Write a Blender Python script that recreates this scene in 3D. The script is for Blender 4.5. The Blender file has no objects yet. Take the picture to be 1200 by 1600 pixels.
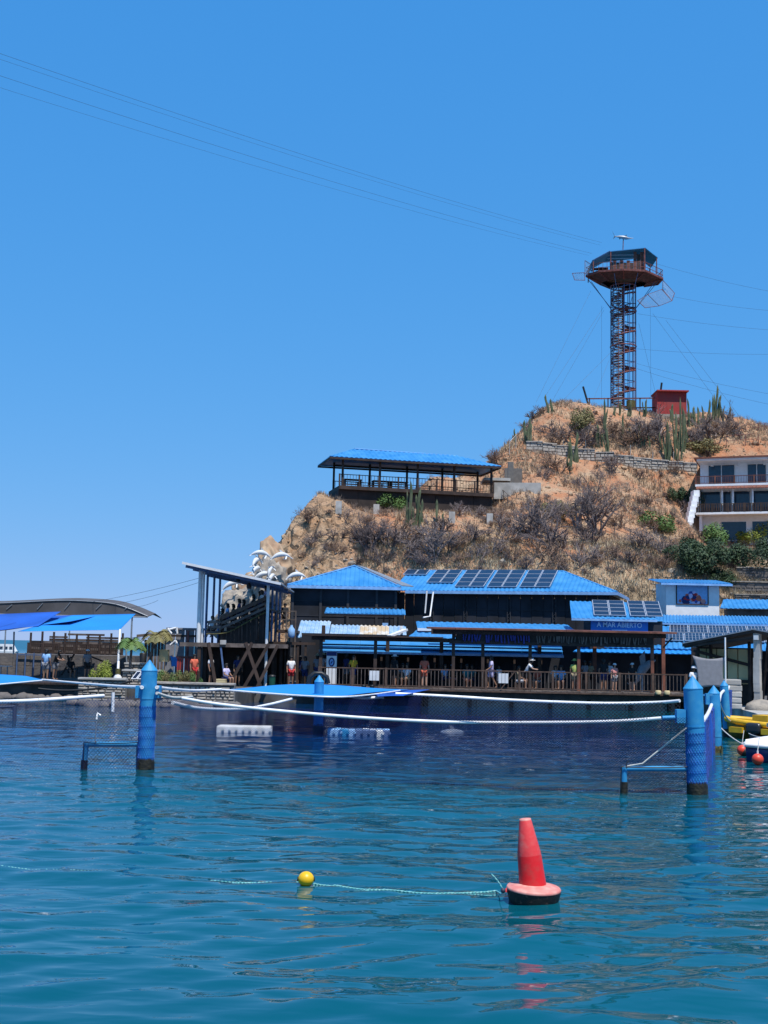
import bpy, bmesh, math, random
import numpy as np
from mathutils import Vector, Matrix, noise
V = Vector
random.seed(7)
SC = bpy.context.scene
COL = SC.collection

# ---------------------------------------------------------------- camera
F, CXP, CYP, HORIZ, CAMH, ROLL = 1900.0, 600.0, 800.0, 1012.0, 3.1, 0.021
PITCH = math.atan((HORIZ - CYP) / F)
cam = bpy.data.objects.new('camera', bpy.data.cameras.new('camera'))
COL.objects.link(cam)
cam.data.sensor_fit = 'VERTICAL'
cam.data.sensor_height = 36.0
cam.data.lens = F / 1600.0 * 36.0
cam.data.clip_start = 0.1
cam.data.clip_end = 60000
_R = Matrix.Rotation(math.pi / 2 + PITCH, 3, 'X') @ Matrix.Rotation(ROLL, 3, 'Z')
cam.matrix_world = Matrix.Translation((0, 0, CAMH)) @ _R.to_4x4()
SC.camera = cam
SC.render.resolution_x, SC.render.resolution_y = 768, 1024

def ray(u, v):
    return (_R @ V(((u - CXP) / F, (CYP - v) / F, -1.0)))
def P(u, v, Y):
    """the point at distance Y in front that the photograph shows at pixel u, v"""
    d = ray(u, v)
    return V((0, 0, CAMH)) + d * (Y / d.y)
def G(u, v, z=0.0):
    d = ray(u, v)
    return V((0, 0, CAMH)) + d * ((z - CAMH) / d.z)
def ZX(u, z, Y):
    """point at height z and distance Y in the picture column u"""
    p = P(u, 1000, Y)
    return V((p.x, Y, z))

# ---------------------------------------------------------------- sky, sun, exposure
SUN_EL, SUN_AZ = 66.0, 154.0      # azimuth measured from +Y clockwise: behind the camera, to the right
w = bpy.data.worlds.new('World'); SC.world = w; w.use_nodes = True
nt = w.node_tree; nt.nodes.clear()
sky = nt.nodes.new('ShaderNodeTexSky'); sky.sky_type = 'NISHITA'; sky.sun_disc = False
sky.sun_elevation = math.radians(SUN_EL); sky.sun_rotation = math.radians(SUN_AZ)
sky.air_density = 1.0; sky.dust_density = 0.0; sky.ozone_density = 3.0; sky.altitude = 0
bg = nt.nodes.new('ShaderNodeBackground'); bg.inputs['Strength'].default_value = 0.12
wo = nt.nodes.new('ShaderNodeOutputWorld')
sp_ = nt.nodes.new('ShaderNodeSeparateColor'); cb_ = nt.nodes.new('ShaderNodeCombineColor')
nt.links.new(sky.outputs[0], sp_.inputs[0])
for i_, (k_, g_) in enumerate(((0.325, 0.85), (0.498, 0.37), (0.86, 0.2))):      # colour response of the photograph, the whole sky alike
    m0 = nt.nodes.new('ShaderNodeMath'); m0.operation = 'MULTIPLY'; m0.inputs[1].default_value = 0.12
    m1 = nt.nodes.new('ShaderNodeMath'); m1.operation = 'POWER'; m1.inputs[1].default_value = g_
    m2 = nt.nodes.new('ShaderNodeMath'); m2.operation = 'MULTIPLY'; m2.inputs[1].default_value = k_ / 0.12
    nt.links.new(sp_.outputs[i_], m0.inputs[0]); nt.links.new(m0.outputs[0], m1.inputs[0]); nt.links.new(m1.outputs[0], m2.inputs[0]); nt.links.new(m2.outputs[0], cb_.inputs[i_])
nt.links.new(cb_.outputs[0], bg.inputs[0]); nt.links.new(bg.outputs[0], wo.inputs[0])
sl = bpy.data.lights.new('sun', 'SUN'); sl.energy = 5.0; sl.angle = math.radians(0.53); sl.color = (1.0, 0.95, 0.87)
so = bpy.data.objects.new('sun', sl); COL.objects.link(so)
_az, _el = math.radians(SUN_AZ), math.radians(SUN_EL)
sdir = V((math.sin(_az) * math.cos(_el), math.cos(_az) * math.cos(_el), math.sin(_el)))
so.rotation_euler = sdir.to_track_quat('Z', 'Y').to_euler(); so.location = (20, -20, 60)
SC.view_settings.view_transform = 'Standard'; SC.view_settings.look = 'None'
SC.view_settings.exposure = 0.09; SC.view_settings.gamma = 1.0; SC.view_settings.use_curve_mapping = False
SC.render.engine = 'CYCLES'
SC.cycles.max_bounces = 6; SC.cycles.transparent_max_bounces = 12

# ---------------------------------------------------------------- materials
def mat(name, col, rough=0.7, metal=0.0, var=0.12, vscale=3.0, bump=0.0, bscale=20.0, col2=None, mix=(0.4, 0.65), spec=None, trans=0.0):
    m = bpy.data.materials.new(name); m.use_nodes = True
    n = m.node_tree.nodes; l = m.node_tree.links
    b = n['Principled BSDF']
    b.inputs['Roughness'].default_value = rough; b.inputs['Metallic'].default_value = metal
    if spec is not None: b.inputs['Specular IOR Level'].default_value = spec
    if trans: b.inputs['Transmission Weight'].default_value = trans
    g = n.new('ShaderNodeNewGeometry')
    tx = n.new('ShaderNodeTexNoise'); tx.inputs['Scale'].default_value = vscale; tx.inputs['Detail'].default_value = 6
    l.new(g.outputs['Position'], tx.inputs['Vector'])
    mx = n.new('ShaderNodeMix'); mx.data_type = 'RGBA'
    c = V(col)
    if col2 is None:
        a, bb = c * (1 - var), c * (1 + var)
    else:
        a, bb = c, V(col2)
    rp = n.new('ShaderNodeMapRange'); rp.inputs[1].default_value = mix[0]; rp.inputs[2].default_value = mix[1]
    l.new(tx.outputs['Fac'], rp.inputs[0]); l.new(rp.outputs[0], mx.inputs['Factor'])
    mx.inputs['A'].default_value = (*[min(1, x) for x in a], 1); mx.inputs['B'].default_value = (*[min(1, x) for x in bb], 1)
    l.new(mx.outputs['Result'], b.inputs['Base Color'])
    if bump:
        t2 = n.new('ShaderNodeTexNoise'); t2.inputs['Scale'].default_value = bscale; t2.inputs['Detail'].default_value = 5
        l.new(g.outputs['Position'], t2.inputs['Vector'])
        bp = n.new('ShaderNodeBump'); bp.inputs['Strength'].default_value = 0.6; bp.inputs['Distance'].default_value = bump
        l.new(t2.outputs['Fac'], bp.inputs['Height']); l.new(bp.outputs[0], b.inputs['Normal'])
    return m

M = {}
def mk(k, *a, **kw):
    M[k] = mat(k, *a, **kw)
mk('roof_blue', (0.022, 0.185, 0.45), 0.45, vscale=1.1, col2=(0.065, 0.275, 0.55), mix=(0.35, 0.75))
mk('roof_pale', (0.22, 0.38, 0.58), 0.45, vscale=1.4, col2=(0.40, 0.52, 0.64))
mk('roof_rust', (0.5, 0.38, 0.24), 0.7, vscale=1.5, col2=(0.6, 0.62, 0.62))
mk('fascia', (0.22, 0.42, 0.72), 0.5)
mk('white', (0.72, 0.72, 0.71), 0.5, var=0.06)
mk('white_wall', (0.80, 0.81, 0.82), 0.8, var=0.05)
mk('pipe_white', (0.80, 0.80, 0.80), 0.4, var=0.06, vscale=2)
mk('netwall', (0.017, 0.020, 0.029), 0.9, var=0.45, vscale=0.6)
mk('netline', (0.035, 0.038, 0.047), 0.9)
mk('timber', (0.045, 0.026, 0.019), 0.75, vscale=2, var=0.35, bump=0.01, bscale=30)
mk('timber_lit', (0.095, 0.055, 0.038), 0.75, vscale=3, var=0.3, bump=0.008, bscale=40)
mk('timber_red', (0.17, 0.06, 0.035), 0.6, vscale=2, var=0.3)
mk('timber_grey', (0.13, 0.10, 0.085), 0.85, vscale=2.5, var=0.35, bump=0.01, bscale=30)
mk('wall_brown', (0.032, 0.022, 0.018), 0.85, var=0.3, vscale=1.0)
mk('steel', (0.30, 0.33, 0.36), 0.45, metal=0.4, var=0.1)
mk('steel_blue', (0.10, 0.16, 0.30), 0.5, metal=0.2, var=0.2)
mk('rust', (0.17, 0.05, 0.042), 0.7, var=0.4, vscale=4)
mk('red_shed', (0.36, 0.035, 0.03), 0.8, vscale=1.0, col2=(0.30, 0.05, 0.045))
mk('post_blue', (0.016, 0.235, 0.50), 0.6, vscale=5, col2=(0.05, 0.30, 0.52), mix=(0.45, 0.75), bump=0.004, bscale=14)
mk('post_net', (0.008, 0.10, 0.42), 0.6, var=0.2, vscale=6)
mk('algae', (0.006, 0.007, 0.005), 0.7, vscale=9, col2=(0.022, 0.020, 0.008), bump=0.03, bscale=18)
mk('algae_green', (0.10, 0.09, 0.025), 0.8, vscale=12, var=0.5, bump=0.02, bscale=25)
mk('net_navy', (0.003, 0.012, 0.11), 0.8, var=0.2)
mk('net_black', (0.006, 0.009, 0.02), 0.9, var=0.2)
mk('net_violet', (0.035, 0.075, 0.32), 0.7, var=0.3, vscale=14)
mk('net_grey', (0.30, 0.33, 0.40), 0.7)
mk('sail_blue', (0.006, 0.21, 0.60), 0.75, var=0.06, vscale=0.5)
mk('sail_dark', (0.006, 0.085, 0.42), 0.75, var=0.1, vscale=0.5)
mk('tent', (0.085, 0.08, 0.082), 0.9, var=0.2, vscale=0.7)
mk('cloth_grey', (0.06, 0.065, 0.075), 0.9, var=0.15, vscale=2)
mk('stone', (0.36, 0.31, 0.25), 0.9, vscale=2.5, col2=(0.20, 0.18, 0.16), bump=0.05, bscale=9)
mk('stone_dark', (0.09, 0.085, 0.09), 0.9, vscale=1.2, col2=(0.16, 0.14, 0.125), bump=0.05, bscale=6)
mk('mortar', (0.16, 0.145, 0.13), 0.95, vscale=4)
mk('concrete', (0.42, 0.40, 0.37), 0.9, vscale=1.2, var=0.2, bump=0.01, bscale=12)
mk('concrete_dark', (0.10, 0.095, 0.09), 0.9, vscale=1.2, var=0.35, bump=0.01, bscale=12)
mk('cream', (0.68, 0.54, 0.29), 0.8, vscale=1, var=0.12)
mk('glass', (0.02, 0.045, 0.075), 0.06, var=0.1)
mk('solar', (0.012, 0.017, 0.035), 0.12, var=0.2, vscale=2)
mk('alu', (0.55, 0.57, 0.60), 0.35, metal=0.5, var=0.04)
mk('red_buoy', (0.70, 0.012, 0.014), 0.42, vscale=9, col2=(0.56, 0.045, 0.035), mix=(0.5, 0.75), bump=0.004, bscale=30)
mk('red_faded', (0.74, 0.045, 0.045), 0.5, vscale=9, col2=(0.68, 0.13, 0.11), mix=(0.48, 0.75), bump=0.004, bscale=30)
mk('pink_buoy', (0.62, 0.20, 0.17), 0.6, vscale=9, col2=(0.70, 0.33, 0.27))
mk('black_hull', (0.010, 0.008, 0.008), 0.55, vscale=18, col2=(0.10, 0.05, 0.035), mix=(0.6, 0.72), bump=0.01, bscale=40)
mk('yellow', (0.78, 0.46, 0.004), 0.4, var=0.07)
mk('yellow_boat', (0.70, 0.40, 0.012), 0.5, var=0.12)
mk('olive', (0.16, 0.13, 0.012), 0.6, var=0.25)
mk('rope_teal', (0.13, 0.46, 0.46), 0.8, vscale=30, col2=(0.32, 0.62, 0.60))
mk('rope_white', (0.5, 0.5, 0.47), 0.9, var=0.15, vscale=20)
mk('cable', (0.035, 0.05, 0.08), 0.6)
mk('orange', (0.70, 0.06, 0.025), 0.45)
mk('navy_hull', (0.012, 0.022, 0.10), 0.3)
mk('black', (0.008, 0.008, 0.009), 0.5)
mk('motor', (0.02, 0.02, 0.022), 0.35, spec=0.6)
mk('dolphin_white', (0.60, 0.61, 0.61), 0.6, var=0.05)
mk('dolphin_grey', (0.14, 0.16, 0.20), 0.3)
mk('cactus', (0.075, 0.105, 0.05), 0.8, vscale=1.5, col2=(0.13, 0.14, 0.075))
mk('twig', (0.24, 0.19, 0.175), 0.9, vscale=0.25, col2=(0.11, 0.082, 0.08))
mk('twig_brown', (0.26, 0.17, 0.12), 0.9, vscale=0.25, col2=(0.15, 0.10, 0.08))
mk('wall_stone', (0.50, 0.44, 0.37), 0.9, vscale=2.5, col2=(0.36, 0.32, 0.28), bump=0.05, bscale=7)
mk('bark', (0.07, 0.05, 0.04), 0.9)
mk('leaf_dark', (0.018, 0.042, 0.016), 0.7, vscale=1.2, col2=(0.04, 0.075, 0.022))
mk('leaf_green', (0.07, 0.15, 0.03), 0.7, vscale=1.2, col2=(0.12, 0.19, 0.045))
mk('leaf_lime', (0.17, 0.22, 0.02), 0.7, vscale=2.2, col2=(0.24, 0.26, 0.03))
mk('leaf_olive', (0.16, 0.15, 0.05), 0.7, vscale=1.2, col2=(0.22, 0.18, 0.07))
mk('straw', (0.48, 0.35, 0.22), 0.9, vscale=0.4, col2=(0.37, 0.245, 0.15))
mk('scrub', (0.32, 0.25, 0.19), 0.9, vscale=0.3, col2=(0.18, 0.135, 0.11))
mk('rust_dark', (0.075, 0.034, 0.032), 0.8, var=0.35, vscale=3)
mk('straw_pale', (0.52, 0.43, 0.29), 0.9, vscale=0.4, col2=(0.36, 0.27, 0.17))
mk('rock', (0.42, 0.30, 0.19), 0.9, vscale=0.8, col2=(0.33, 0.21, 0.13), bump=0.05, bscale=5)
mk('sign_blue', (0.018, 0.17, 0.58), 0.6, var=0.06)
mk('letter', (0.50, 0.70, 0.92), 0.6)
mk('letter_dark', (0.02, 0.03, 0.20), 0.7)
mk('tile_red', (0.20, 0.07, 0.045), 0.8, var=0.25, vscale=5)
mk('skin_light', (0.46, 0.27, 0.19), 0.6, var=0.04)
mk('skin_tan', (0.28, 0.15, 0.095), 0.6, var=0.04)
mk('skin_brown', (0.13, 0.065, 0.04), 0.6, var=0.04)
mk('hair', (0.010, 0.008, 0.007), 0.6)
CLOTH = {'white': (.72, .72, .74), 'black': (.012, .012, .014), 'coral': (.62, .13, .07), 'lilac': (.55, .50, .72), 'navy': (.02, .03, .12),
         'teal': (.03, .16, .17), 'yellow': (.70, .42, .03), 'lime': (.42, .46, .13), 'pink': (.70, .28, .24), 'blue': (.04, .22, .62),
         'grey': (.22, .22, .24), 'red': (.5, .03, .03), 'khaki': (.30, .24, .15), 'sky': (.25, .45, .72)}
for k, c in CLOTH.items(): mk('cloth_' + k, c, 0.85, var=0.08, vscale=6)

# ---------------------------------------------------------------- mesh building
ORG = {}
def worg(o):
    return ORG.get(o.name, V((0, 0, 0)))
def link(o, parent=None, org=None):
    COL.objects.link(o)
    if parent is not None: o.parent = parent
    ORG[o.name] = org if org is not None else (worg(parent) if parent is not None else V((0, 0, 0)))
    return o
def tag(o, label=None, cat=None, group=None, kind=None):
    if label: o['label'] = label
    if cat: o['category'] = cat
    if group: o['group'] = group
    if kind: o['kind'] = kind
    return o
def T(name, label, cat, loc, group=None):
    o = bpy.data.objects.new(name, None); o.empty_display_size = 0.2
    o.location = loc
    link(o, None, V(loc)); tag(o, label, cat, group)
    return o

class Fr:
    """a ground frame: a along the front, b away from the viewer, z up"""
    def __init__(s, o, p):
        s.o = V((o[0], o[1], 0)); e = V((p[0] - o[0], p[1] - o[1], 0)); s.L = e.length
        s.ex = e.normalized(); s.ey = V((-s.ex.y, s.ex.x, 0))
    def __call__(s, a, b, z):
        return s.o + s.ex * a + s.ey * b + V((0, 0, z))
    def at(s, u, b, z=0):
        """the a for which the line a, b of this frame shows in picture column u at height z"""
        d = ray(u, 1000); k = d.x / d.y
        q = s.o + s.ey * b
        return (k * q.y - q.x) / (s.ex.x - k * s.ex.y)

class MB:
    def __init__(s): s.v = []; s.f = []; s.sm = []
    def add(s, vs, fs, smooth=False):
        n = len(s.v); s.v += [tuple(x) for x in vs]; s.f += [tuple(i + n for i in f) for f in fs]; s.sm += [smooth] * len(fs); return s
    def quad(s, a, b, c, d): return s.add([a, b, c, d], [(0, 1, 2, 3)])
    def hexa(s, p):      # 4 bottom, 4 top
        return s.add(p, [(3, 2, 1, 0), (4, 5, 6, 7), (0, 1, 5, 4), (1, 2, 6, 5), (2, 3, 7, 6), (3, 0, 4, 7)])
    def box(s, fr, a0, a1, b0, b1, z0, z1):
        return s.hexa([fr(a0, b0, z0), fr(a1, b0, z0), fr(a1, b1, z0), fr(a0, b1, z0), fr(a0, b0, z1), fr(a1, b0, z1), fr(a1, b1, z1), fr(a0, b1, z1)])
    def cbox(s, c, sx, sy, sz, rz=0):
        fr = Fr((c[0], c[1]), (c[0] + math.cos(rz), c[1] + math.sin(rz)))
        return s.box(fr, -sx / 2, sx / 2, -sy / 2, sy / 2, c[2] - sz / 2, c[2] + sz / 2)
    def bar(s, p, q, w=0.1, h=None, up=None):
        p, q = V(p), V(q); h = w if h is None else h
        d = (q - p)
        if d.length < 1e-6: return s
        d.normalize()
        up = V(up) if up is not None else (V((0, 0, 1)) if abs(d.z) < 0.9 else V((0, 1, 0)))
        x = d.cross(up).normalized(); y = x.cross(d).normalized()
        x = x * w / 2; y = y * h / 2
        return s.hexa([p - x - y, p + x - y, q + x - y, q - x - y, p - x + y, p + x + y, q + x + y, q - x + y])
    def tube(s, p, q, r, r2=None, n=8, cap=True):
        return s.path([p, q], [r, r if r2 is None else r2], n, cap)
    def path(s, pts, r, n=6, cap=True, flat=1.0):
        pts = [V(p) for p in pts]; N = len(pts)
        rs = r if isinstance(r, (list, tuple)) else [r] * N
        up = None; vs = []; fs = []
        for i in range(N):
            d = (pts[min(i + 1, N - 1)] - pts[max(i - 1, 0)])
            if d.length < 1e-9: d = V((0, 0, 1))
            d.normalize()
            if up is None:
                up = V((0, 0, 1)) if abs(d.z) < 0.95 else V((0, 1, 0))
            x = d.cross(up)
            if x.length < 1e-4: x = d.cross(V((0.3, 1, 0.2)))
            x.normalize(); y = x.cross(d).normalized(); up = y
            for k in range(n):
                a = 2 * math.pi * k / n
                vs.append(pts[i] + x * (math.cos(a) * rs[i]) + y * (math.sin(a) * rs[i] * flat))
        for i in range(N - 1):
            for k in range(n):
                fs.append((i * n + k, i * n + (k + 1) % n, (i + 1) * n + (k + 1) % n, (i + 1) * n + k))
        s.add(vs, fs, n > 4)
        if cap:
            s.add(vs[:n], [tuple(reversed(range(n)))]); s.add(vs[-n:], [tuple(range(n))])
        return s
    def lathe(s, c, prof, n=20, axis=None, smooth=True):
        """prof: list of (r, z); axis: a tilt direction"""
        c = V(c); ax = V(axis).normalized() if axis is not None else V((0, 0, 1))
        q = V((0, 0, 1)).rotation_difference(ax)
        vs = []; fs = []
        for r, z in prof:
            for k in range(n):
                a = 2 * math.pi * k / n
                vs.append(c + q @ V((math.cos(a) * r, math.sin(a) * r, z)))
        for i in range(len(prof) - 1):
            for k in range(n):
                fs.append((i * n + k, i * n + (k + 1) % n, (i + 1) * n + (k + 1) % n, (i + 1) * n + k))
        s.add(vs, fs, smooth)
        s.add(vs[:n], [tuple(reversed(range(n)))]); s.add(vs[-n:], [tuple(range(n))])
        return s
    def ball(s, c, r, n=12, m=8, sc=(1, 1, 1)):
        c = V(c); vs = []; fs = []
        for i in range(m + 1):
            t = math.pi * i / m
            for k in range(n):
                a = 2 * math.pi * k / n
                vs.append(c + V((math.sin(t) * math.cos(a) * r * sc[0], math.sin(t) * math.sin(a) * r * sc[1], math.cos(t) * r * sc[2])))
        for i in range(m):
            for k in range(n):
                fs.append((i * n + k, (i + 1) * n + k, (i + 1) * n + (k + 1) % n, i * n + (k + 1) % n))
        return s.add(vs, fs, True)
    def slab(s, poly, th, up=V((0, 0, 1))):
        n = len(poly); u = V(up) * th
        vs = [V(p) for p in poly] + [V(p) + u for p in poly]
        fs = [tuple(reversed(range(n))), tuple(range(n, 2 * n))] + [(i, (i + 1) % n, n + (i + 1) % n, n + i) for i in range(n)]
        return s.add(vs, fs)
    def corr(s, A, B, R1, R2, pitch=0.25, h=0.04, th=0.03):
        """ribbed roof sheet between the eave A-B and the ridge R1-R2 (R1 over A)"""
        A, B, R1, R2 = V(A), V(B), V(R1), V(R2)
        e = (B - A); L = e.length; e.normalize()
        up = (R1 - A) - e * (R1 - A).dot(e)
        nr = e.cross(up).normalized()
        if nr.z < 0: nr = -nr
        tl = (R1 - A).dot(e) / L; tr = (R2 - A).dot(e) / L
        n = max(4, int(L / pitch)) * 4
        top = []; bot = []; low = []; lob = []
        for i in range(n + 1):
            t = i / n
            hf = 1.0
            if tl > 1e-4 and t < tl: hf = t / tl
            if tr < 1 - 1e-4 and t > tr: hf = min(hf, (1 - t) / (1 - tr))
            o = nr * (h if i % 4 in (1, 2) else 0.0)
            p = A + e * (t * L)
            low.append(p + o); top.append(p + up * hf + o)
            lob.append(p - nr * th); bot.append(p + up * hf - nr * th)
        N = n + 1
        fs = []
        for i in range(n):
            fs += [(i, i + 1, N + i + 1, N + i), (2 * N + i + 1, 2 * N + i, 3 * N + i, 3 * N + i + 1), (2 * N + i, 2 * N + i + 1, i + 1, i), (N + i, N + i + 1, 3 * N + i + 1, 3 * N + i)]
        fs += [(0, N, 3 * N, 2 * N), (n, 2 * N + n, 3 * N + n, N + n)]
        return s.add(low + top + lob + bot, fs)
    def mesh(s, name, org=V((0, 0, 0))):
        me = bpy.data.meshes.new(name)
        a = np.array(s.v, dtype=float).reshape(-1, 3) - np.array(org)
        me.from_pydata(a.tolist(), [], s.f)
        me.polygons.foreach_set('use_smooth', s.sm)
        me.update()
        return me
    def build(s, name, m, parent=None, org=None, label=None, cat=None, group=None, kind=None):
        if parent is not None: org = worg(parent)
        elif org is None:
            a = np.array(s.v); lo, hi = a.min(0), a.max(0)
            org = V(((lo[0] + hi[0]) / 2, (lo[1] + hi[1]) / 2, lo[2]))
        me = s.mesh(name, org); me.materials.append(M[m] if isinstance(m, str) else m)
        o = bpy.data.objects.new(name, me)
        if parent is None: o.location = org
        link(o, parent, V(org)); tag(o, label, cat, group, kind)
        return o

def sag(p, q, s, n=16):
    p, q = V(p), V(q)
    return [p.lerp(q, i / n) - V((0, 0, s * 4 * (i / n) * (1 - i / n))) for i in range(n + 1)]
def spline(pts, n=8):
    pts = [V(p) for p in pts]; out = []
    for i in range(len(pts) - 1):
        p0, p1, p2, p3 = pts[max(i - 1, 0)], pts[i], pts[i + 1], pts[min(i + 2, len(pts) - 1)]
        for k in range(n):
            t = k / n
            out.append(0.5 * ((2 * p1) + (p2 - p0) * t + (2 * p0 - 5 * p1 + 4 * p2 - p3) * t * t + (3 * p1 - p0 - 3 * p2 + p3) * t ** 3))
    out.append(pts[-1]); return out
def copy_tree(o, parent=None, loc=None, rz=None, scale=None):
    c = o.copy(); COL.objects.link(c); c.parent = parent
    if loc is not None: c.location = loc
    if rz is not None: c.rotation_euler.z = rz
    if scale is not None: c.scale = (scale,) * 3 if not isinstance(scale, (tuple, list)) else scale
    for ch in [x for x in KIDS.get(o.name, [])]:
        k = copy_tree(ch, c); KIDS.setdefault(c.name, []).append(k)
    return c
KIDS = {}
def kids(o):
    """remember the children of a prototype so that it can be copied"""
    KIDS[o.name] = [x for x in COL.objects if x.parent == o]
    for k in KIDS[o.name]: kids(k)
    return o
def net(TL, TR, BR, BL, sp=0.06, r=0.004, sagt=0.0, nseg=3, bulge=0.0):
    """diamond netting strands over a hanging quad"""
    TL, TR, BR, BL = V(TL), V(TR), V(BR), V(BL)
    W = (TR - TL).length; H = (TL - BL).length
    nr = (TR - TL).cross(BL - TL).normalized()
    def pt(x, y):
        a = x / W; b = y / H
        p = (TL.lerp(TR, a)).lerp(BL.lerp(BR, a), b)
        p.z -= sagt * 4 * a * (1 - a) * (1 - b)
        return p + nr * (bulge * math.sin(a * 9.0 + b * 2) * math.sin(math.pi * b))
    mb = MB(); k = -H
    st = sp * 1.414
    while k < W:
        for sgn in (1, -1):
            pts = []
            for i in range(nseg + 1):
                y = H * i / nseg; x = k + y if sgn > 0 else k + H - y
                pts.append((x, y))
            # clip to 0..W
            cl = []
            for (x0, y0), (x1, y1) in zip(pts, pts[1:]):
                ta, tb = 0.0, 1.0; dx = x1 - x0
                for lim, up in ((0, False), (W, True)):
                    if dx == 0: continue
                    t = (lim - x0) / dx
                    if (dx > 0) == up: tb = min(tb, t)
                    else: ta = max(ta, t)
                if tb > ta:
                    mb.path([pt(x0 + dx * ta, y0 + (y1 - y0) * ta), pt(x0 + dx * tb, y0 + (y1 - y0) * tb)], r, 3, False)
        k += st
    return mb
# ================================================================ the sea
def graded(lo, hi, d0, d1, grow):
    a = [lo]; d = d0
    while a[-1] < hi:
        a.append(a[-1] + d)
        d = min(d * grow, d1)
    return a
yl = graded(9.0, 44.0, 0.075, 0.2, 1.003); yl = yl + graded(yl[-1] + 0.3, 26000, 0.3, 4000, 1.06)
yl = [-3000, -300, -40, 0, 5, 7, 8, 8.6] + yl
xc = list(np.arange(-13, 13.01, 0.11))
xo = graded(13.3, 26000, 0.3, 4000, 1.08)
xl = np.array([-x for x in reversed(xo)] + xc + xo); yl = np.array(yl)
X, Y = np.meshgrid(xl, yl)
rng = np.random.default_rng(5)
Z = np.zeros_like(X)
fade = np.clip((70 - Y) / 45, 0, 1) * np.clip((20 - np.abs(X)) / 8, 0, 1) * np.clip((Y - 5) / 4, 0, 1)
for i in range(46):
    lam = 0.28 * (1.075 ** i)
    lam *= rng.uniform(0.9, 1.1)
    th = rng.normal(math.radians(100), 0.62)
    k = 2 * math.pi / lam
    amp = 0.0064 * lam ** 0.88 * rng.uniform(0.6, 1.2)
    if lam > 0.9: amp *= 0.62
    if lam > 3: amp *= 0.6
    ph = rng.uniform(0, 6.28)
    grp = 0.65 + 0.5 * np.sin(X * rng.uniform(-.5, .5) + Y * rng.uniform(-.3, .3) + rng.uniform(0, 6.28))
    nyq = np.clip((lam / np.gradient(yl)[:, None] - 2.5) / 3, 0, 1)
    s = np.sin(k * (X * math.cos(th) + Y * math.sin(th)) + ph + 0.9 * np.sin(X * 0.37 + i) + 0.7 * np.sin(Y * 0.29 + 2 * i))
    Z += amp * grp * nyq * (s - 0.25 * np.cos(2 * (k * (X * math.cos(th) + Y * math.sin(th)) + ph)))
Z *= fade
nx, ny = len(xl), len(yl)
me = bpy.data.meshes.new('water')
me.vertices.add(nx * ny)
me.vertices.foreach_set('co', np.stack([X.ravel(), Y.ravel(), Z.ravel()], 1).ravel())
ii, jj = np.meshgrid(np.arange(nx - 1), np.arange(ny - 1))
a = (jj * nx + ii).ravel()
q = np.stack([a, a + 1, a + 1 + nx, a + nx], 1).ravel()
me.loops.add(len(q)); me.loops.foreach_set('vertex_index', q)
me.polygons.add(len(q) // 4); me.polygons.foreach_set('loop_start', np.arange(0, len(q), 4)); me.polygons.foreach_set('use_smooth', [True] * (len(q) // 4))
me.update(calc_edges=True)
wm = bpy.data.materials.new('sea_water'); wm.use_nodes = True
n = wm.node_tree.nodes; l = wm.node_tree.links; b = n['Principled BSDF']
b.inputs['Roughness'].default_value = 0.02; b.inputs['IOR'].default_value = 1.38
g = n.new('ShaderNodeNewGeometry')
t0 = n.new('ShaderNodeTexNoise'); t0.inputs['Scale'].default_value = 0.10; t0.inputs['Detail'].default_value = 3
l.new(g.outputs['Position'], t0.inputs['Vector'])
mx = n.new('ShaderNodeMix'); mx.data_type = 'RGBA'; mx.inputs['A'].default_value = (0.001, 0.056, 0.086, 1); mx.inputs['B'].default_value = (0.001, 0.090, 0.120, 1)
l.new(t0.outputs['Fac'], mx.inputs['Factor'])
sx = n.new('ShaderNodeSeparateXYZ'); l.new(g.outputs['Position'], sx.inputs[0])
def rng_(src, lo, hi, a_, b_):
    r = n.new('ShaderNodeMapRange'); r.interpolation_type = 'SMOOTHSTEP'
    for k_, v_ in zip((1, 2, 3, 4), (lo, hi, a_, b_)): r.inputs[k_].default_value = v_
    l.new(src, r.inputs[0]); return r.outputs[0]
def mul_(p_, q_):
    m_ = n.new('ShaderNodeMath'); m_.operation = 'MULTIPLY'; l.new(p_, m_.inputs[0]); l.new(q_, m_.inputs[1]); return m_.outputs[0]
# navy behind the posts: reflections of dark buildings and nets put into water colour
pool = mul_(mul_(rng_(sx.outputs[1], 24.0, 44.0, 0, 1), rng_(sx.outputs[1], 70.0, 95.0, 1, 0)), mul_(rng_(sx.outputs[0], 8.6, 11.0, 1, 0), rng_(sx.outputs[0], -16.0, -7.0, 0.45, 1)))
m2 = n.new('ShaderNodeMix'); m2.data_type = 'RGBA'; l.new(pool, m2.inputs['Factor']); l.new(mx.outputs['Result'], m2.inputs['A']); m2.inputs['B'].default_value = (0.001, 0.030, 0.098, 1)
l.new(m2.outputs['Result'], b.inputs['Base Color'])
l.new(rng_(sx.outputs[1], 80.0, 500.0, 0.02, 0.32), b.inputs['Roughness'])      # unresolved far waves
mp = n.new('ShaderNodeMapping'); mp.inputs['Scale'].default_value = (0.55, 1.25, 1.0); l.new(g.outputs['Position'], mp.inputs['Vector'])
prev = None
for sc_, dist, det in ((1.1, 0.055, 1.2), (3.4, 0.012, 1.0)):
    t = n.new('ShaderNodeTexNoise'); t.inputs['Scale'].default_value = sc_; t.inputs['Detail'].default_value = det; t.inputs['Distortion'].default_value = 0.5
    l.new(mp.outputs[0], t.inputs['Vector'])
    bp = n.new('ShaderNodeBump'); bp.inputs['Strength'].default_value = 1.0; bp.inputs['Distance'].default_value = dist
    l.new(t.outputs['Fac'], bp.inputs['Height'])
    if prev: l.new(prev.outputs[0], bp.inputs['Normal'])
    prev = bp
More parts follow.
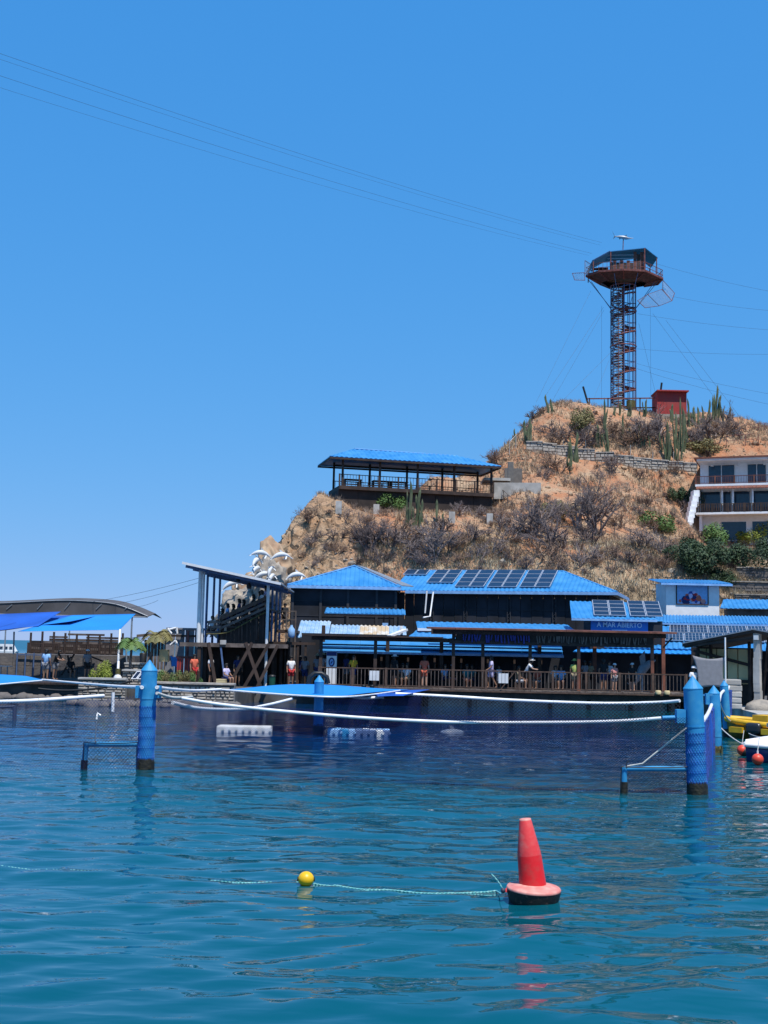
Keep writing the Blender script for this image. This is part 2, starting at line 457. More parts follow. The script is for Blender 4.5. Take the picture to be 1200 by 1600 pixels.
l.new(prev.outputs[0], b.inputs['Normal'])
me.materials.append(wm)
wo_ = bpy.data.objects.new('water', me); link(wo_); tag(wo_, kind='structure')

# ================================================================ the hill
def C(u, v, Y):
    p = P(u, v, Y); return (p.x, p.y, p.z)
ctl = []
for x in (-9, -4, 3, 10, 18, 26, 34, 44, 60): ctl.append((x, 89.0, 1.0))
ctl += [C(436, 905, 94), C(455, 900, 94), C(520, 893, 94.5), C(640, 890, 94.5), C(760, 890, 94.5), C(880, 892, 94.5), C(1000, 895, 94.5), C(1100, 905, 94.5), C(1200, 925, 94)]
ctl += [C(433, 862, 98), C(442, 835, 99), C(466, 800, 101), C(500, 766, 103)]
ctl += [C(540, 792, 103), C(640, 799, 103.5), C(760, 805, 104.5), C(850, 812, 104), C(930, 835, 103), C(1020, 858, 103), C(1100, 862, 106), C(1200, 866, 106)]
for x, y in ((-3, 105), (3, 106.5), (9, 108.5), (-4.5, 109.5), (2, 111), (8, 113)): ctl.append((x, y, 14.9))
ctl += [C(800, 765, 110), C(870, 762, 111), C(960, 772, 112), C(1050, 795, 112)]
for x, y, z in ((30, 113, 13.4), (36, 112, 13.2), (42, 112, 13), (31, 117, 14.5), (37, 117, 14.2)): ctl.append((x, y, z))
ctl += [C(805, 705, 119), C(900, 714, 119.5), C(1000, 727, 120), C(1085, 740, 120.5)]
ctl += [C(800, 688, 123), C(830, 655, 128), C(862, 634, 131), C(920, 640, 131), C(1000, 643, 132), C(1060, 648, 132), C(1130, 650, 132), C(1200, 672, 131), C(1090, 690, 126), C(1180, 700, 125)]
ctl += [(26.5, 135.5, 30.0), (20.5, 135, 30.0), (33, 136, 29.6), (22, 140, 30), (31, 141, 29.5), (40, 138, 29), (52, 134, 27)]
ctl += [C(672, 752, 118), C(758, 735, 117), C(782, 716, 119)]
ctl += [(-6, 118, 12), (1, 122, 13), (8, 126, 14), (13, 138, 16), (20, 152, 20), (35, 155, 20), (55, 150, 18), (-8, 130, 4), (5, 145, 6), (20, 175, 2), (45, 180, 2), (75, 160, 6), (75, 120, 16), (62, 108, 12), (75, 95, 4), (-8, 150, -3)]
ctl = np.array(ctl)
def tps_fit(c):
    n = len(c); d = np.hypot(c[:, None, 0] - c[None, :, 0], c[:, None, 1] - c[None, :, 1])
    K = np.where(d > 0, d ** 2 * np.log(np.maximum(d, 1e-9)), 0) + np.eye(n) * 0.6
    Pm = np.c_[np.ones(n), c[:, :2]]
    A = np.zeros((n + 3, n + 3)); A[:n, :n] = K; A[:n, n:] = Pm; A[n:, :n] = Pm.T
    return np.linalg.solve(A, np.r_[c[:, 2], 0, 0, 0])
TW = tps_fit(ctl)
def hz_raw(x, y):
    x = np.atleast_1d(np.asarray(x, float)); y = np.atleast_1d(np.asarray(y, float))
    d = np.hypot(x[:, None] - ctl[None, :, 0], y[:, None] - ctl[None, :, 1])
    K = np.where(d > 0, d ** 2 * np.log(np.maximum(d, 1e-9)), 0)
    return K @ TW[:-3] + TW[-3] + TW[-2] * x + TW[-1] * y
GX = np.arange(-14, 64.01, 0.42); GY = np.arange(87, 172.01, 0.42)
hx, hy = np.meshgrid(GX, GY)
HZ = hz_raw(hx.ravel(), hy.ravel()).reshape(hx.shape)
NZ = np.zeros_like(HZ); N2 = np.zeros_like(HZ); N3 = np.zeros_like(HZ)
for j in range(hx.shape[0]):
    for i in range(hx.shape[1]):
        p = V((hx[j, i], hy[j, i], HZ[j, i]))
        NZ[j, i] = noise.fractal(p * 0.22, 0.9, 2.1, 5)
        N2[j, i] = noise.ridged_multi_fractal(p * V((0.55, 0.55, 0.3)), 1.0, 2.0, 4, 1.0, 2.0)
        N3[j, i] = noise.noise(p * 0.09 + V((9, 3, 1)))
edge = -10.6 + 0.5 * NZ
t = np.clip((hx - edge) / 1.7, 0, 1); cliff = t * t * (3 - 2 * t)
rockz = np.clip((-0.5 - hx) / 4.0, 0, 1) * np.clip((104 - hy) / 4, 0, 1)       # bare rock of the seaward nose
flat = np.ones_like(HZ)
for cx, cy, r in ((26.5, 136, 5), (3, 108.5, 8), (36, 116, 7)):
    flat *= 1 - 0.85 * np.exp(-(((hx - cx) ** 2 + (hy - cy) ** 2) / r ** 2) ** 2)
HZ = HZ + NZ * 0.55 * flat + rockz * (N2 - 1.0) * 0.85 + 0.12 * (N2 - 1) * flat
HZ = np.minimum(HZ, np.interp(hx, [-9.8, -9.0, -7.3, -5.6, -3.6, 0.0], [7.0, 10.5, 13.8, 16.3, 19.0, 60.0]) + NZ * 0.5)
HZ = -6 + (HZ + 6) * cliff
def hz(x, y):
    fx = (x - GX[0]) / 0.42; fy = (y - GY[0]) / 0.42
    i = int(min(max(fx, 0), len(GX) - 2)); j = int(min(max(fy, 0), len(GY) - 2))
    a = min(max(fx - i, 0), 1); b_ = min(max(fy - j, 0), 1)
    return (HZ[j, i] * (1 - a) + HZ[j, i + 1] * a) * (1 - b_) + (HZ[j + 1, i] * (1 - a) + HZ[j + 1, i + 1] * a) * b_
def on_hill(u, v, y0=90.0):
    """where the line of sight through u, v meets the hill"""
    y = y0
    while y < 165:
        p = P(u, v, y)
        if hz(p.x, p.y) >= p.z: return V((p.x, p.y, hz(p.x, p.y)))
        y += 0.2
    if v > 770:                      # a grazing line of sight: take the brow of the slope
        p = P(u, v, 103.0); return V((p.x, p.y, hz(p.x, p.y)))
    return None
me = bpy.data.meshes.new('hill')
H, W_ = hx.shape
me.from_pydata(np.stack([hx.ravel(), hy.ravel(), HZ.ravel()], 1).tolist(), [], [(j * W_ + i, j * W_ + i + 1, (j + 1) * W_ + i + 1, (j + 1) * W_ + i) for j in range(H - 1) for i in range(W_ - 1)])
me.polygons.foreach_set('use_smooth', [True] * len(me.polygons))
at = me.attributes.new('zone', 'FLOAT_COLOR', 'POINT')
pale = np.clip((11.5 - HZ) / 4, 0, 1) * np.clip((hx - 2) / 6, 0, 1)
z4 = np.stack([rockz, pale, np.clip(0.5 + N3 * 1.6, 0, 1), np.ones_like(HZ)], -1)
at.data.foreach_set('color', z4.ravel())
hm = bpy.data.materials.new('hill_soil'); hm.use_nodes = True
n = hm.node_tree.nodes; l = hm.node_tree.links; b = n['Principled BSDF']; b.inputs['Roughness'].default_value = 0.95; b.inputs['Specular IOR Level'].default_value = 0.1
g = n.new('ShaderNodeNewGeometry'); atn = n.new('ShaderNodeAttribute'); atn.attribute_name = 'zone'
sep = n.new('ShaderNodeSeparateColor'); l.new(atn.outputs['Color'], sep.inputs[0])
def tex(sc_, det=6, rough=0.6):
    t = n.new('ShaderNodeTexNoise'); t.inputs['Scale'].default_value = sc_; t.inputs['Detail'].default_value = det; t.inputs['Roughness'].default_value = rough
    l.new(g.outputs['Position'], t.inputs['Vector']); return t
def ramp(src, lo, hi):
    r = n.new('ShaderNodeMapRange'); r.inputs[1].default_value = lo; r.inputs[2].default_value = hi; l.new(src, r.inputs[0]); return r.outputs[0]
def mixc(f, a, b_):
    m = n.new('ShaderNodeMix'); m.data_type = 'RGBA'
    l.new(f, m.inputs['Factor'])
    for k, c in (('A', a), ('B', b_)):
        if isinstance(c, tuple): m.inputs[k].default_value = (*c, 1)
        else: l.new(c, m.inputs[k])
    return m.outputs['Result']
t1, t2, t3 = tex(0.35, 8, 0.65), tex(1.6, 8, 0.7), tex(6.0, 6, 0.7)
soil = mixc(ramp(t1.outputs['Fac'], 0.4, 0.62), (0.47, 0.21, 0.11), (0.49, 0.345, 0.225))
soil = mixc(ramp(t2.outputs['Fac'], 0.52, 0.72), soil, (0.32, 0.20, 0.13))
soil = mixc(ramp(t3.outputs['Fac'], 0.55, 0.75), soil, (0.50, 0.36, 0.23))
rk = mixc(ramp(t1.outputs['Fac'], 0.38, 0.6), (0.46, 0.36, 0.25), (0.43, 0.26, 0.15))
rk = mixc(ramp(t2.outputs['Fac'], 0.5, 0.7), rk, (0.30, 0.24, 0.17))
pl = mixc(ramp(t2.outputs['Fac'], 0.4, 0.65), (0.44, 0.33, 0.21), (0.24, 0.17, 0.11))
c = mixc(sep.outputs[1], soil, pl); c = mixc(sep.outputs[0], c, rk)
l.new(c, b.inputs['Base Color'])
vo = n.new('ShaderNodeTexVoronoi'); vo.inputs['Scale'].default_value = 0.9; vo.feature = 'DISTANCE_TO_EDGE'; l.new(g.outputs['Position'], vo.inputs['Vector'])
b1 = n.new('ShaderNodeBump'); b1.inputs['Distance'].default_value = 0.35; b1.inputs['Strength'].default_value = 0.9; l.new(t2.outputs['Fac'], b1.inputs['Height'])
b2 = n.new('ShaderNodeBump'); b2.inputs['Distance'].default_value = 0.1; b2.inputs['Strength'].default_value = 0.9; l.new(t3.outputs['Fac'], b2.inputs['Height']); l.new(b1.outputs[0], b2.inputs['Normal'])
vm = n.new('ShaderNodeMapping'); vm.inputs['Rotation'].default_value = (0.3, 0.7, 0.2); vm.inputs['Scale'].default_value = (1.0, 1.0, 0.38); l.new(g.outputs['Position'], vm.inputs['Vector']); l.new(vm.outputs[0], vo.inputs['Vector'])
rr_ = ramp(vo.outputs['Distance'], 0.0, 0.22)
mm_ = n.new('ShaderNodeMath'); mm_.operation = 'MULTIPLY'; l.new(rr_, mm_.inputs[0]); l.new(sep.outputs[0], mm_.inputs[1])
b3 = n.new('ShaderNodeBump'); b3.inputs['Distance'].default_value = 0.5; b3.inputs['Strength'].default_value = 1.0; l.new(mm_.outputs[0], b3.inputs['Height']); l.new(b2.outputs[0], b3.inputs['Normal'])
l.new(b3.outputs[0], b.inputs['Normal'])
me.materials.append(hm)
ho = bpy.data.objects.new('hill', me); link(ho); tag(ho, kind='structure')

# ================================================================ the shore
def flat_ground(name, poly, z0, z1, m):
    mb = MB(); mb.slab([V((x, y, z0)) for x, y in poly], z1 - z0); o = mb.build(name, m); tag(o, kind='structure'); return o
GZ = 0.82
flat_ground('shore_ground', [(-60, 65), (-16.2, 65), (-15.4, 63.45), (-12.0, 63.4), (-11.7, 61.7), (-7.5, 61.5), (-6.9, 67.6), (16.6, 67.6), (17.2, 60), (70, 60), (70, 98), (-10, 98), (-11, 88), (-60, 88)], -2, GZ, 'concrete_dark')
flat_ground('quay', [(15.9, 55), (15.2, 49.5), (18.2, 48.6), (60, 47.5), (60, 59.96), (17.16, 59.96)], -2, GZ - 0.05, 'concrete')
# ================================================================ helpers for buildings
def posts(root, fr, lst, z0, z1, w, m, name='post'):
    for a, b_ in lst: MB().box(fr, a - w / 2, a + w / 2, b_ - w / 2, b_ + w / 2, z0, z1).build(name, m, root)
def solar_array(O, U, Vv, nc, nr_, label, cells=0, gap=0.03):
    """O lower left corner, U along one row, Vv up the slope (whole array)"""
    O, U, Vv = V(O), V(U), V(Vv); nn = U.cross(Vv).normalized()
    if nn.z < 0: nn = -nn
    r = T('solar_panel_array', label, 'solar panels', O, 'solar panel arrays on the blue roofs')
    fu, fv = U.normalized(), Vv.normalized()
    for k in (0.2, 0.8):
        MB().bar(O + Vv * k - nn * 0.02, O + Vv * k + U - nn * 0.02, 0.06, 0.05, nn).build('rail', 'alu', r)
    for i in range(nc):
        for j in range(nr_):
            p = O + U * (i / nc) + Vv * (j / nr_) + fu * gap / 2 + fv * gap / 2
            u_ = U / nc - fu * gap; v_ = Vv / nr_ - fv * gap
            q = [p, p + u_, p + u_ + v_, p + v_]
            fo = MB().slab([x + nn * 0.01 for x in q], 0.045, nn).build('panel', 'alu', r)
            e = 0.045
            p2 = p + fu * e + fv * e; u2 = u_ - fu * 2 * e; v2 = v_ - fv * 2 * e
            MB().slab([x + nn * 0.056 for x in (p2, p2 + u2, p2 + u2 + v2, p2 + v2)], 0.006, nn).build('glass', 'solar', fo)
            if cells:
                g_ = MB()
                for k in range(1, cells): g_.bar(p2 + u2 * k / cells + nn * 0.064, p2 + u2 * k / cells + v2 + nn * 0.064, 0.022, 0.004, nn)
                for k in range(1, 3): g_.bar(p2 + v2 * k / 3 + nn * 0.0655, p2 + v2 * k / 3 + u2 + nn * 0.0655, 0.022, 0.004, nn)
                g_.build('busbar', 'alu', fo)
    return r
def railing(root, fr, a0, a1, b_, z0, h, m, npost, nbal, w=0.05, bw=0.025, m2=None, name='baluster'):
    rl = MB().box(fr, a0, a1, b_ - w / 2, b_ + w / 2, z0 + h - 0.06, z0 + h).build('handrail', m, root)
    MB().box(fr, a0, a1, b_ - w / 3, b_ + w / 3, z0 + 0.08, z0 + 0.13).build('bottom_rail', m, root)
    for i in range(npost + 1):
        a = a0 + (a1 - a0) * i / npost
        MB().box(fr, a - w, a + w, b_ - w * 0.9, b_ + w * 0.9, z0, z0 + h + 0.02).build('rail_post', m, root)
    me = None
    for i in range(nbal):
        a = a0 + (a1 - a0) * (i + 0.5) / nbal
        if me is None:
            mb = MB().box(Fr((0, 0), (fr.ex.x, fr.ex.y)), -bw / 2, bw / 2, -bw / 2, bw / 2, 0.13, h - 0.06); me = mb.mesh(name); me.materials.append(M[m2 or m])
        o = bpy.data.objects.new(name, me); o.location = fr(a, b_, z0) - worg(root); link(o, root)

# ================================================================ pavilion on the hill
fr = Fr(P(516, 713, 103), P(783, 728, 106.7))
z_e = P(516, 713, 103).z; z_f = P(516, 757, 103.4).z; z_r = P(557, 700, 105).z
Dp = 5.6
root = T('hill_pavilion', 'open timber pavilion with long blue ribbed hip roof on top of the cliff', 'pavilion', fr(fr.L / 2, Dp / 2, 14.6))
rl, rr = fr(2.7, Dp / 2, z_r + 0.1), fr(fr.L - 3.4, Dp / 2, z_r)
c = [fr(0, 0, z_e), fr(fr.L, 0, z_e), fr(fr.L, Dp, z_e), fr(0, Dp, z_e)]
rf = MB().corr(c[0], c[1], rl, rr, 0.42, 0.05).build('roof', 'roof_blue', root)
MB().corr(c[2], c[3], rr, rl, 0.42, 0.05).corr(c[1], c[2], rr, rr, 0.42, 0.05).corr(c[3], c[0], rl, rl, 0.42, 0.05).build('roof', 'roof_blue', root)
MB().path([rl + V((0, 0, .05)), rr + V((0, 0, .05))], 0.09, 6).path([rl, c[0]], 0.07, 6).path([rr, c[1]], 0.07, 6).build('ridge_cap', 'roof_blue', rf)
for p, q in zip(c, c[1:] + c[:1]): MB().bar(p - V((0, 0, .12)), q - V((0, 0, .12)), 0.05, 0.16).build('fascia', 'timber', root)
for i in range(9):
    a = fr.L * (i + 0.5) / 9
    MB().bar(fr(a, 0.05, z_e - 0.06), fr(min(max(a, 2.7), fr.L - 3.4), Dp / 2, z_r - 0.06), 0.07, 0.12).build('rafter', 'timber', root)
fa = [fr.at(u, 0.7) for u in (529, 588, 648, 706, 765)]
ba = [fr.at(u, Dp - 0.7) for u in (515, 572, 631, 687, 743)]
posts(root, fr, [(a, 0.7) for a in fa] + [(a, Dp - 0.7) for a in ba], z_f - 0.1, z_e + 0.25, 0.17, 'timber')
for b_, aa in ((0.7, fa), (Dp - 0.7, ba)): MB().box(fr, aa[0], aa[-1], b_ - 0.07, b_ + 0.07, z_e - 0.12, z_e + 0.06).build('beam', 'timber', root)
a0, a1 = fa[0] - 0.3, fa[-1] + 0.15
MB().box(fr, a0, a1, 0.45, Dp - 0.4, z_f - 0.32, z_f).build('floor', 'timber', root)
railing(root, fr, a0, a1, 0.55, z_f, 1.0, 'timber', 8, 52, 0.06, 0.03)
railing(root, fr, ba[0], ba[-1], Dp - 0.5, z_f, 1.0, 'timber', 6, 36, 0.06, 0.03)
for i in range(8):
    x0 = a0 + (a1 - a0) * i / 8; x1 = a0 + (a1 - a0) * (i + 1) / 8 - 0.03
    MB().box(fr, x0, x1, 0.8, 0.95, 13.2, z_f - 0.33).build('base_panel', 'wall_brown', root)
MB().box(fr, a1 - 0.15, a1, 0.95, Dp - 0.6, 13.2, z_f - 0.33).build('base_panel', 'wall_brown', root)
MB().box(fr, a0, a0 + 0.15, 0.95, Dp - 0.6, 13.2, z_f - 0.33).build('base_panel', 'wall_brown', root)
for i, (u, lab) in enumerate(((545, 'dark wooden table under the pavilion roof beside its seaward railing'), (590, 'dark wooden table in the middle of the hill pavilion'), (618, 'dark wooden table right of centre in the hill pavilion'))):
    a = fr.at(u, 2.0); t_ = T('picnic_table', lab, 'table', fr(a, 2, z_f), 'tables in the hill pavilion')
    MB().box(fr, a - 0.8, a + 0.8, 1.6, 2.4, z_f + 0.7, z_f + 0.76).build('table_top', 'timber', t_)
    for s in (-0.7, 0.7): MB().box(fr, a + s - 0.05, a + s + 0.05, 1.7, 2.3, z_f, z_f + 0.7).build('leg', 'timber', t_)
    for b_ in (1.15, 2.6): MB().box(fr, a - 0.8, a + 0.8, b_, b_ + 0.28, z_f + 0.42, z_f + 0.47).build('bench', 'timber', t_)

# ================================================================ net-walled hall, left wing and right wing
A, B, Cc = P(449, 914, 80), P(626, 917.4, 80), P(668, 923, 84)
fl = Fr(A, B); ze = (A.z + B.z) / 2
root = T('net_hall', 'dark hall with black net walls under a blue ribbed roof with pointed gable', 'building', fl(fl.L / 2, 2, GZ))
c = [fl(0, 0, ze), fl(fl.L, 0, ze), fl(fl.L, 9, ze), fl(0, 9, ze)]
r1 = P(556, 885, 83.2); r1 = fl(4.3, 3.2, r1.z); r2 = fl(4.3, 6, r1.z)
r3 = fl(fl.L + 1.2, 4.5, ze)
rf = MB().corr(c[0], c[1], r1, r1, 0.3, 0.034).build('roof', 'roof_blue', root)
MB().corr(c[1], c[2], r1, r2, 0.3, 0.034).build('roof', 'fascia', root)
MB().corr(c[2], c[3], r2, r2, 0.3, 0.034).corr(c[3], c[0], r2, r1, 0.3, 0.034).build('roof', 'roof_blue', root)
MB().path([c[0], r1 + V((0, 0, .04)), c[1]], 0.08, 6).path([r1, r2], 0.08, 6).build('ridge_cap', 'roof_blue', rf)
MB().slab([r1 + V((.15, -.1, .05)), r1 + V((.75, -.1, -.10)), c[1] + V((.9, 1.9, .12)), c[1] + V((0.1, .5, .10))], 0.06).build('roof_flashing', 'steel', root)
MB().bar(c[0] - V((0, 0, .1)), c[1] - V((0, 0, .1)), 0.06, 0.2).build('gutter', 'fascia', root)
MB().bar(c[1] - V((0, 0, .1)), c[2] - V((0, 0, .1)), 0.06, 0.2).build('gutter', 'fascia', root)
xs = [0.35, 2.2, 4.0, 5.9, fl.L - 0.3]
for x0, x1 in zip(xs, xs[1:]):
    MB().box(fl, x0 + 0.07, x1 - 0.07, 0.42, 0.46, GZ, ze - 0.1).build('net_panel', 'netwall', root)
for x in xs: MB().box(fl, x - 0.08, x + 0.08, 0.34, 0.5, GZ, ze - 0.02).build('column', 'netline', root)
for k in range(4):
    y0 = 0.55 + k * 2; MB().box(fl, fl.L - 0.34, fl.L - 0.30, y0, y0 + 1.9, GZ, ze - 0.1).build('net_panel', 'netwall', root)
for z in (ze - 1.0, ze - 2.0): MB().box(fl, 0.35, fl.L - 0.3, 0.385, 0.405, z, z + 0.03).build('net_seam', 'netline', root)
MB().box(fl, 0.3, fl.L - 0.5, 8.4, 8.6, GZ, ze - 0.1).box(fl, 0.2, 0.3, 0.5, 8.4, GZ, ze - 0.1).build('back_wall', 'netwall', root)

E1, E2 = P(668, 923, 84), P(957, 925, 80.5)
fm = Fr(E1, E2); ze2 = (E1.z + E2.z) / 2
root = T('net_hall', 'long hall with black net walls and blue roof carrying the rows of solar panels', 'building', fm(fm.L / 2, 2, GZ))
Dm = 9.5; zr2 = P(760, 892, 87.5).z
a0 = -2.6
c = [fm(a0, 0, ze2), fm(fm.L + 0.3, 0, ze2), fm(fm.L + 0.3, Dm, ze2), fm(a0, Dm, ze2)]
r1, r2 = fm(a0, Dm / 2, zr2), fm(fm.L - 3.9, Dm / 2, zr2)
rf = MB().corr(c[0], c[1], r1, r2, 0.3, 0.034).build('roof', 'roof_blue', root)
MB().corr(c[1], c[2], r2, r2, 0.3, 0.034).build('roof', 'roof_blue', root)
MB().corr(c[2], c[3], r2, r1, 0.3, 0.034).build('roof', 'roof_blue', root)
MB().path([r1, r2, c[1]], 0.08, 6).build('ridge_cap', 'roof_blue', rf)
MB().bar(fm(-1.6, 0, ze2 - 0.1), c[1] - V((0, 0, .1)), 0.06, 0.2).build('gutter', 'fascia', root)
MB().bar(c[1] - V((0, 0, .1)), c[2] - V((0, 0, .1)), 0.06, 0.2).build('gutter', 'fascia', root)
cu = [-2.4, 0.25] + [fm.at(u, 0.45) for u in (727, 795, 866)] + [fm.L - 0.3]
for x in cu:
    cm = MB()
    for dx in (-0.11, 0.11): cm.box(fm, x + dx - 0.02, x + dx + 0.02, 0.36, 0.40, GZ, ze2 - 0.05)
    for k in range(14):
        z = GZ + 0.4 + k * 0.42
        if z + 0.42 < ze2: cm.bar(fm(x - 0.11, 0.38, z), fm(x + 0.11, 0.38, z + 0.21), 0.025).bar(fm(x + 0.11, 0.38, z + 0.21), fm(x - 0.11, 0.38, z + 0.42), 0.025)
    cm.build('lattice_column', 'netline', root)
for x0, x1 in zip(cu, cu[1:]):
    k = max(2, int(round((x1 - x0) / 0.75)))
    for i in range(k):
        p0 = x0 + (x1 - x0) * i / k; p1 = x0 + (x1 - x0) * (i + 1) / k
        MB().box(fm, p0 + 0.012, p1 - 0.012, 0.46 + 0.02 * (i % 2), 0.50 + 0.02 * (i % 2), GZ, ze2 - 0.1).build('net_panel', 'netwall', root)
MB().box(fm, 0.2, fm.L - 0.3, 0.41, 0.43, ze2 - 1.25, ze2 - 1.22).build('net_seam', 'netline', root)
MB().box(fm, fm.L - 0.32, fm.L - 0.28, 0.5, Dm - 0.5, GZ, ze2 - 0.1).box(fm, 0, fm.L - 0.4, Dm - 0.6, Dm - 0.5, GZ, ze2 - 0.1).build('back_wall', 'netwall', root)
for pts, lab in (((P(667, 923, 82), P(664, 958, 82)), 'white rain downpipe hanging at the corner of the pointed gable'), ((P(677, 925, 81.5), P(672, 963, 81), P(661, 965, 80.5)), 'white bent downpipe on the long net hall beside the corner')):
    MB().path(pts, 0.055, 8).build('downpipe', 'pipe_white', None, label=lab, cat='pipe')
# solar arrays on the long roof: front slope plane
def slope(fr_, D, z0, z1):
    return lambda a, t: fr_(a, D * t, z0 + (z1 - z0) * t)
sp = slope(fm, Dm / 2, ze2 + 0.09, zr2 + 0.09)
def uat(u, t):      # a on the slope for picture column u
    return fm.at(u, Dm / 2 * t)
for (u0, u1, t0, t1, nr_, lab) in ((664.5, 707, 0.32, 0.97, 3, 'three-row solar array on the long blue roof beside the gable'), (709, 755, 0.13, 0.97, 4, 'four-row solar array second along the long blue roof'),
                                  (759.5, 806.5, 0.12, 0.97, 4, 'four-row solar array third along the long blue roof'), (810.5, 859, 0.13, 0.97, 4, 'four-row solar array at the hip end of the long blue roof')):
    x0, x1 = uat(u0, t0), uat(u1, t0)
    solar_array(sp(x0, t0), sp(x1, t0) - sp(x0, t0), sp(x0, t1) - sp(x0, t0), 2, nr_, lab)
x0, x1 = uat(627, 0.7), uat(664, 0.7)
solar_array(sp(x0, 0.72), sp(x1, 0.72) - sp(x0, 0.72), sp(x0, 0.97) - sp(x0, 0.72), 2, 1, 'single-row pair of solar panels on the blue roof just behind the gable')

# small blue canopy on posts in front of the left wing
z0 = P(570, 959, 77.4).z
fc = Fr(P(507, 953, 77.4), P(634, 958, 77.4))
root = T('small_canopy', 'small blue ribbed canopy on posts before the black net wall', 'canopy', fc(fc.L / 2, 1, GZ))
MB().corr(fc(0, 0, z0), fc(fc.L, 0, z0), fc(0, 2.2, z0 + 0.38), fc(fc.L, 2.2, z0 + 0.38), 0.28, 0.05).build('roof', 'roof_blue', root)
MB().box(fc, 0.1, fc.L - 0.1, 0.05, 0.12, z0 - 0.16, z0 - 0.05).build('beam', 'timber', root)
for u in (538, 599, 608, 621): MB().box(fc, fc.at(u, .4) - .05, fc.at(u, .4) + .05, 0.35, 0.45, GZ, z0 + 0.0).build('post', 'timber', root)
MB().box(fc, fc.at(597, .3), fc.at(599, .3) + .1, 0.2, 0.22, z0 - 1.1, z0 - 0.55).build('notice', 'cloth_sky', root)
MB().box(fc, fc.at(601.5, .3), fc.at(603.5, .3) + .1, 0.2, 0.22, z0 - 1.1, z0 - 0.55).build('notice', 'cloth_sky', root)

# ================================================================ low kitchen building with pale sheet roofs
fk = Fr(P(462, 990, 73), P(650, 994, 73))
root = T('kitchen_shed', 'low shed with pale bleached and rust-stained ribbed sheet roof behind the deck', 'building', fk(fk.L / 2, 2, GZ))
zk = P(520, 1003, 72).z
ks = [0, fk.at(512, 0), fk.at(560, 0), fk.at(608, 0), fk.at(636, 0)]
for i, (x0, x1) in enumerate(zip(ks, ks[1:])):
    zz = zk + (0.22 if i == 0 else 0.0) 
    MB().corr(fk(x0, 0 - 0.1 * i, zz), fk(x1, 0 - 0.1 * i, zz), fk(x0, 4.2, zz + 1.08), fk(x1, 4.2, zz + 1.08), 0.24, 0.05).build('roof_sheet', 'roof_rust' if i == 2 else 'roof_pale', root)
MB().box(fk, 0.2, ks[-1] - 0.2, 0.6, 4.0, GZ, zk).build('wall', 'netwall', root)
pa, pb = P(608, 994, 71), P(634, 984, 72.5)
MB().bar(pa, pb, 0.3, 0.12).build('awning_edge', 'white', root)
MB().bar(P(627, 978, 72.6), P(627, 996, 72.6), 0.18).build('post', 'white', root)

# ================================================================ restaurant: blue roofs behind the deck
fd = Fr(P(480, 1070, 66), P(1075, 1085, 66))     # deck front line
DZ = 0.98
b0 = 5.0
root = T('restaurant', 'restaurant hall with stepped bright blue ribbed roofs behind the timber deck', 'building', fd(9, 7, GZ))
zt, zb = P(780, 974, 75.5).z, P(780, 984.5, 72).z
xa, xb = fd.at(660, 6), fd.at(901, 6); xc_ = fd.at(905, 9.5)
MB().corr(fd(xa - 0.3, 6, zb), fd(xb, 6, zb), fd(xa - 0.3, 9.5, zt), fd(xb, 9.5, zt), 0.35, 0.034).build('roof', 'roof_blue', root)
xl_, xr_ = fd.at(637, 4.4), fd.at(712, 4.4)
zc = P(670, 997, 70.4).z
MB().corr(fd(xl_, 4.4, zc), fd(xr_, 4.4, zc), fd(xl_ + 1.1, 8.8, zt - 0.15), fd(xr_, 8.8, zt - 0.15), 0.35, 0.034).build('roof', 'roof_blue', root)
MB().bar(fd(xa - 0.3, 5.95, zb - 0.06), fd(xb, 5.95, zb - 0.06), 0.05, 0.16).build('fascia', 'white', root)
# banded awning: three overlapping sheets
x0, x1 = fd.at(500, 3.2), fd.at(878, 3.2)
zA, zB = P(560, 1001, 70).z, P(560, 1017, 69).z
zB = zA - 0.62
for k in range(3):
    za = zA + (zB - zA) * k / 3; zb_ = zA + (zB - zA) * (k + 1) / 3
    for i in range(6):
        p0, p1 = x0 + (x1 - x0) * i / 6, x0 + (x1 - x0) * (i + 1) / 6 - 0.01
        MB().hexa([fd(p0, 3.0 - 0.25 * k, zb_), fd(p1, 3.0 - 0.25 * k, zb_), fd(p1, 3.05 - 0.25 * k, zb_), fd(p0, 3.05 - 0.25 * k, zb_), fd(p0, 3.5 - 0.25 * k, za), fd(p1, 3.5 - 0.25 * k, za), fd(p1, 3.55 - 0.25 * k, za), fd(p0, 3.55 - 0.25 * k, za)]).build('awning_sheet', 'roof_blue', root)
MB().box(fd, x0, x1, 2.45, 2.5, zB - 0.1, zB + 0.02).build('awning_edge', 'fascia', root)
for k in range(6):
    xm = fd.at(850, 3) + k * 0.0
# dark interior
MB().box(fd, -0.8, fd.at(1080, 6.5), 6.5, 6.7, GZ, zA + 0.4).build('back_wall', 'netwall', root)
MB().box(fd, fd.at(500, 3), fd.at(880, 3), 3.6, 6.4, zA + 0.1, zA + 0.18).build('ceiling_board', 'timber', root)
for k in range(9):
    x = x0 + (x1 - x0) * (k + 0.3) / 9
    MB().box(fd, x - .06, x + .06, 4.0, 4.12, GZ, zA + 0.1).build('post', 'timber', root)
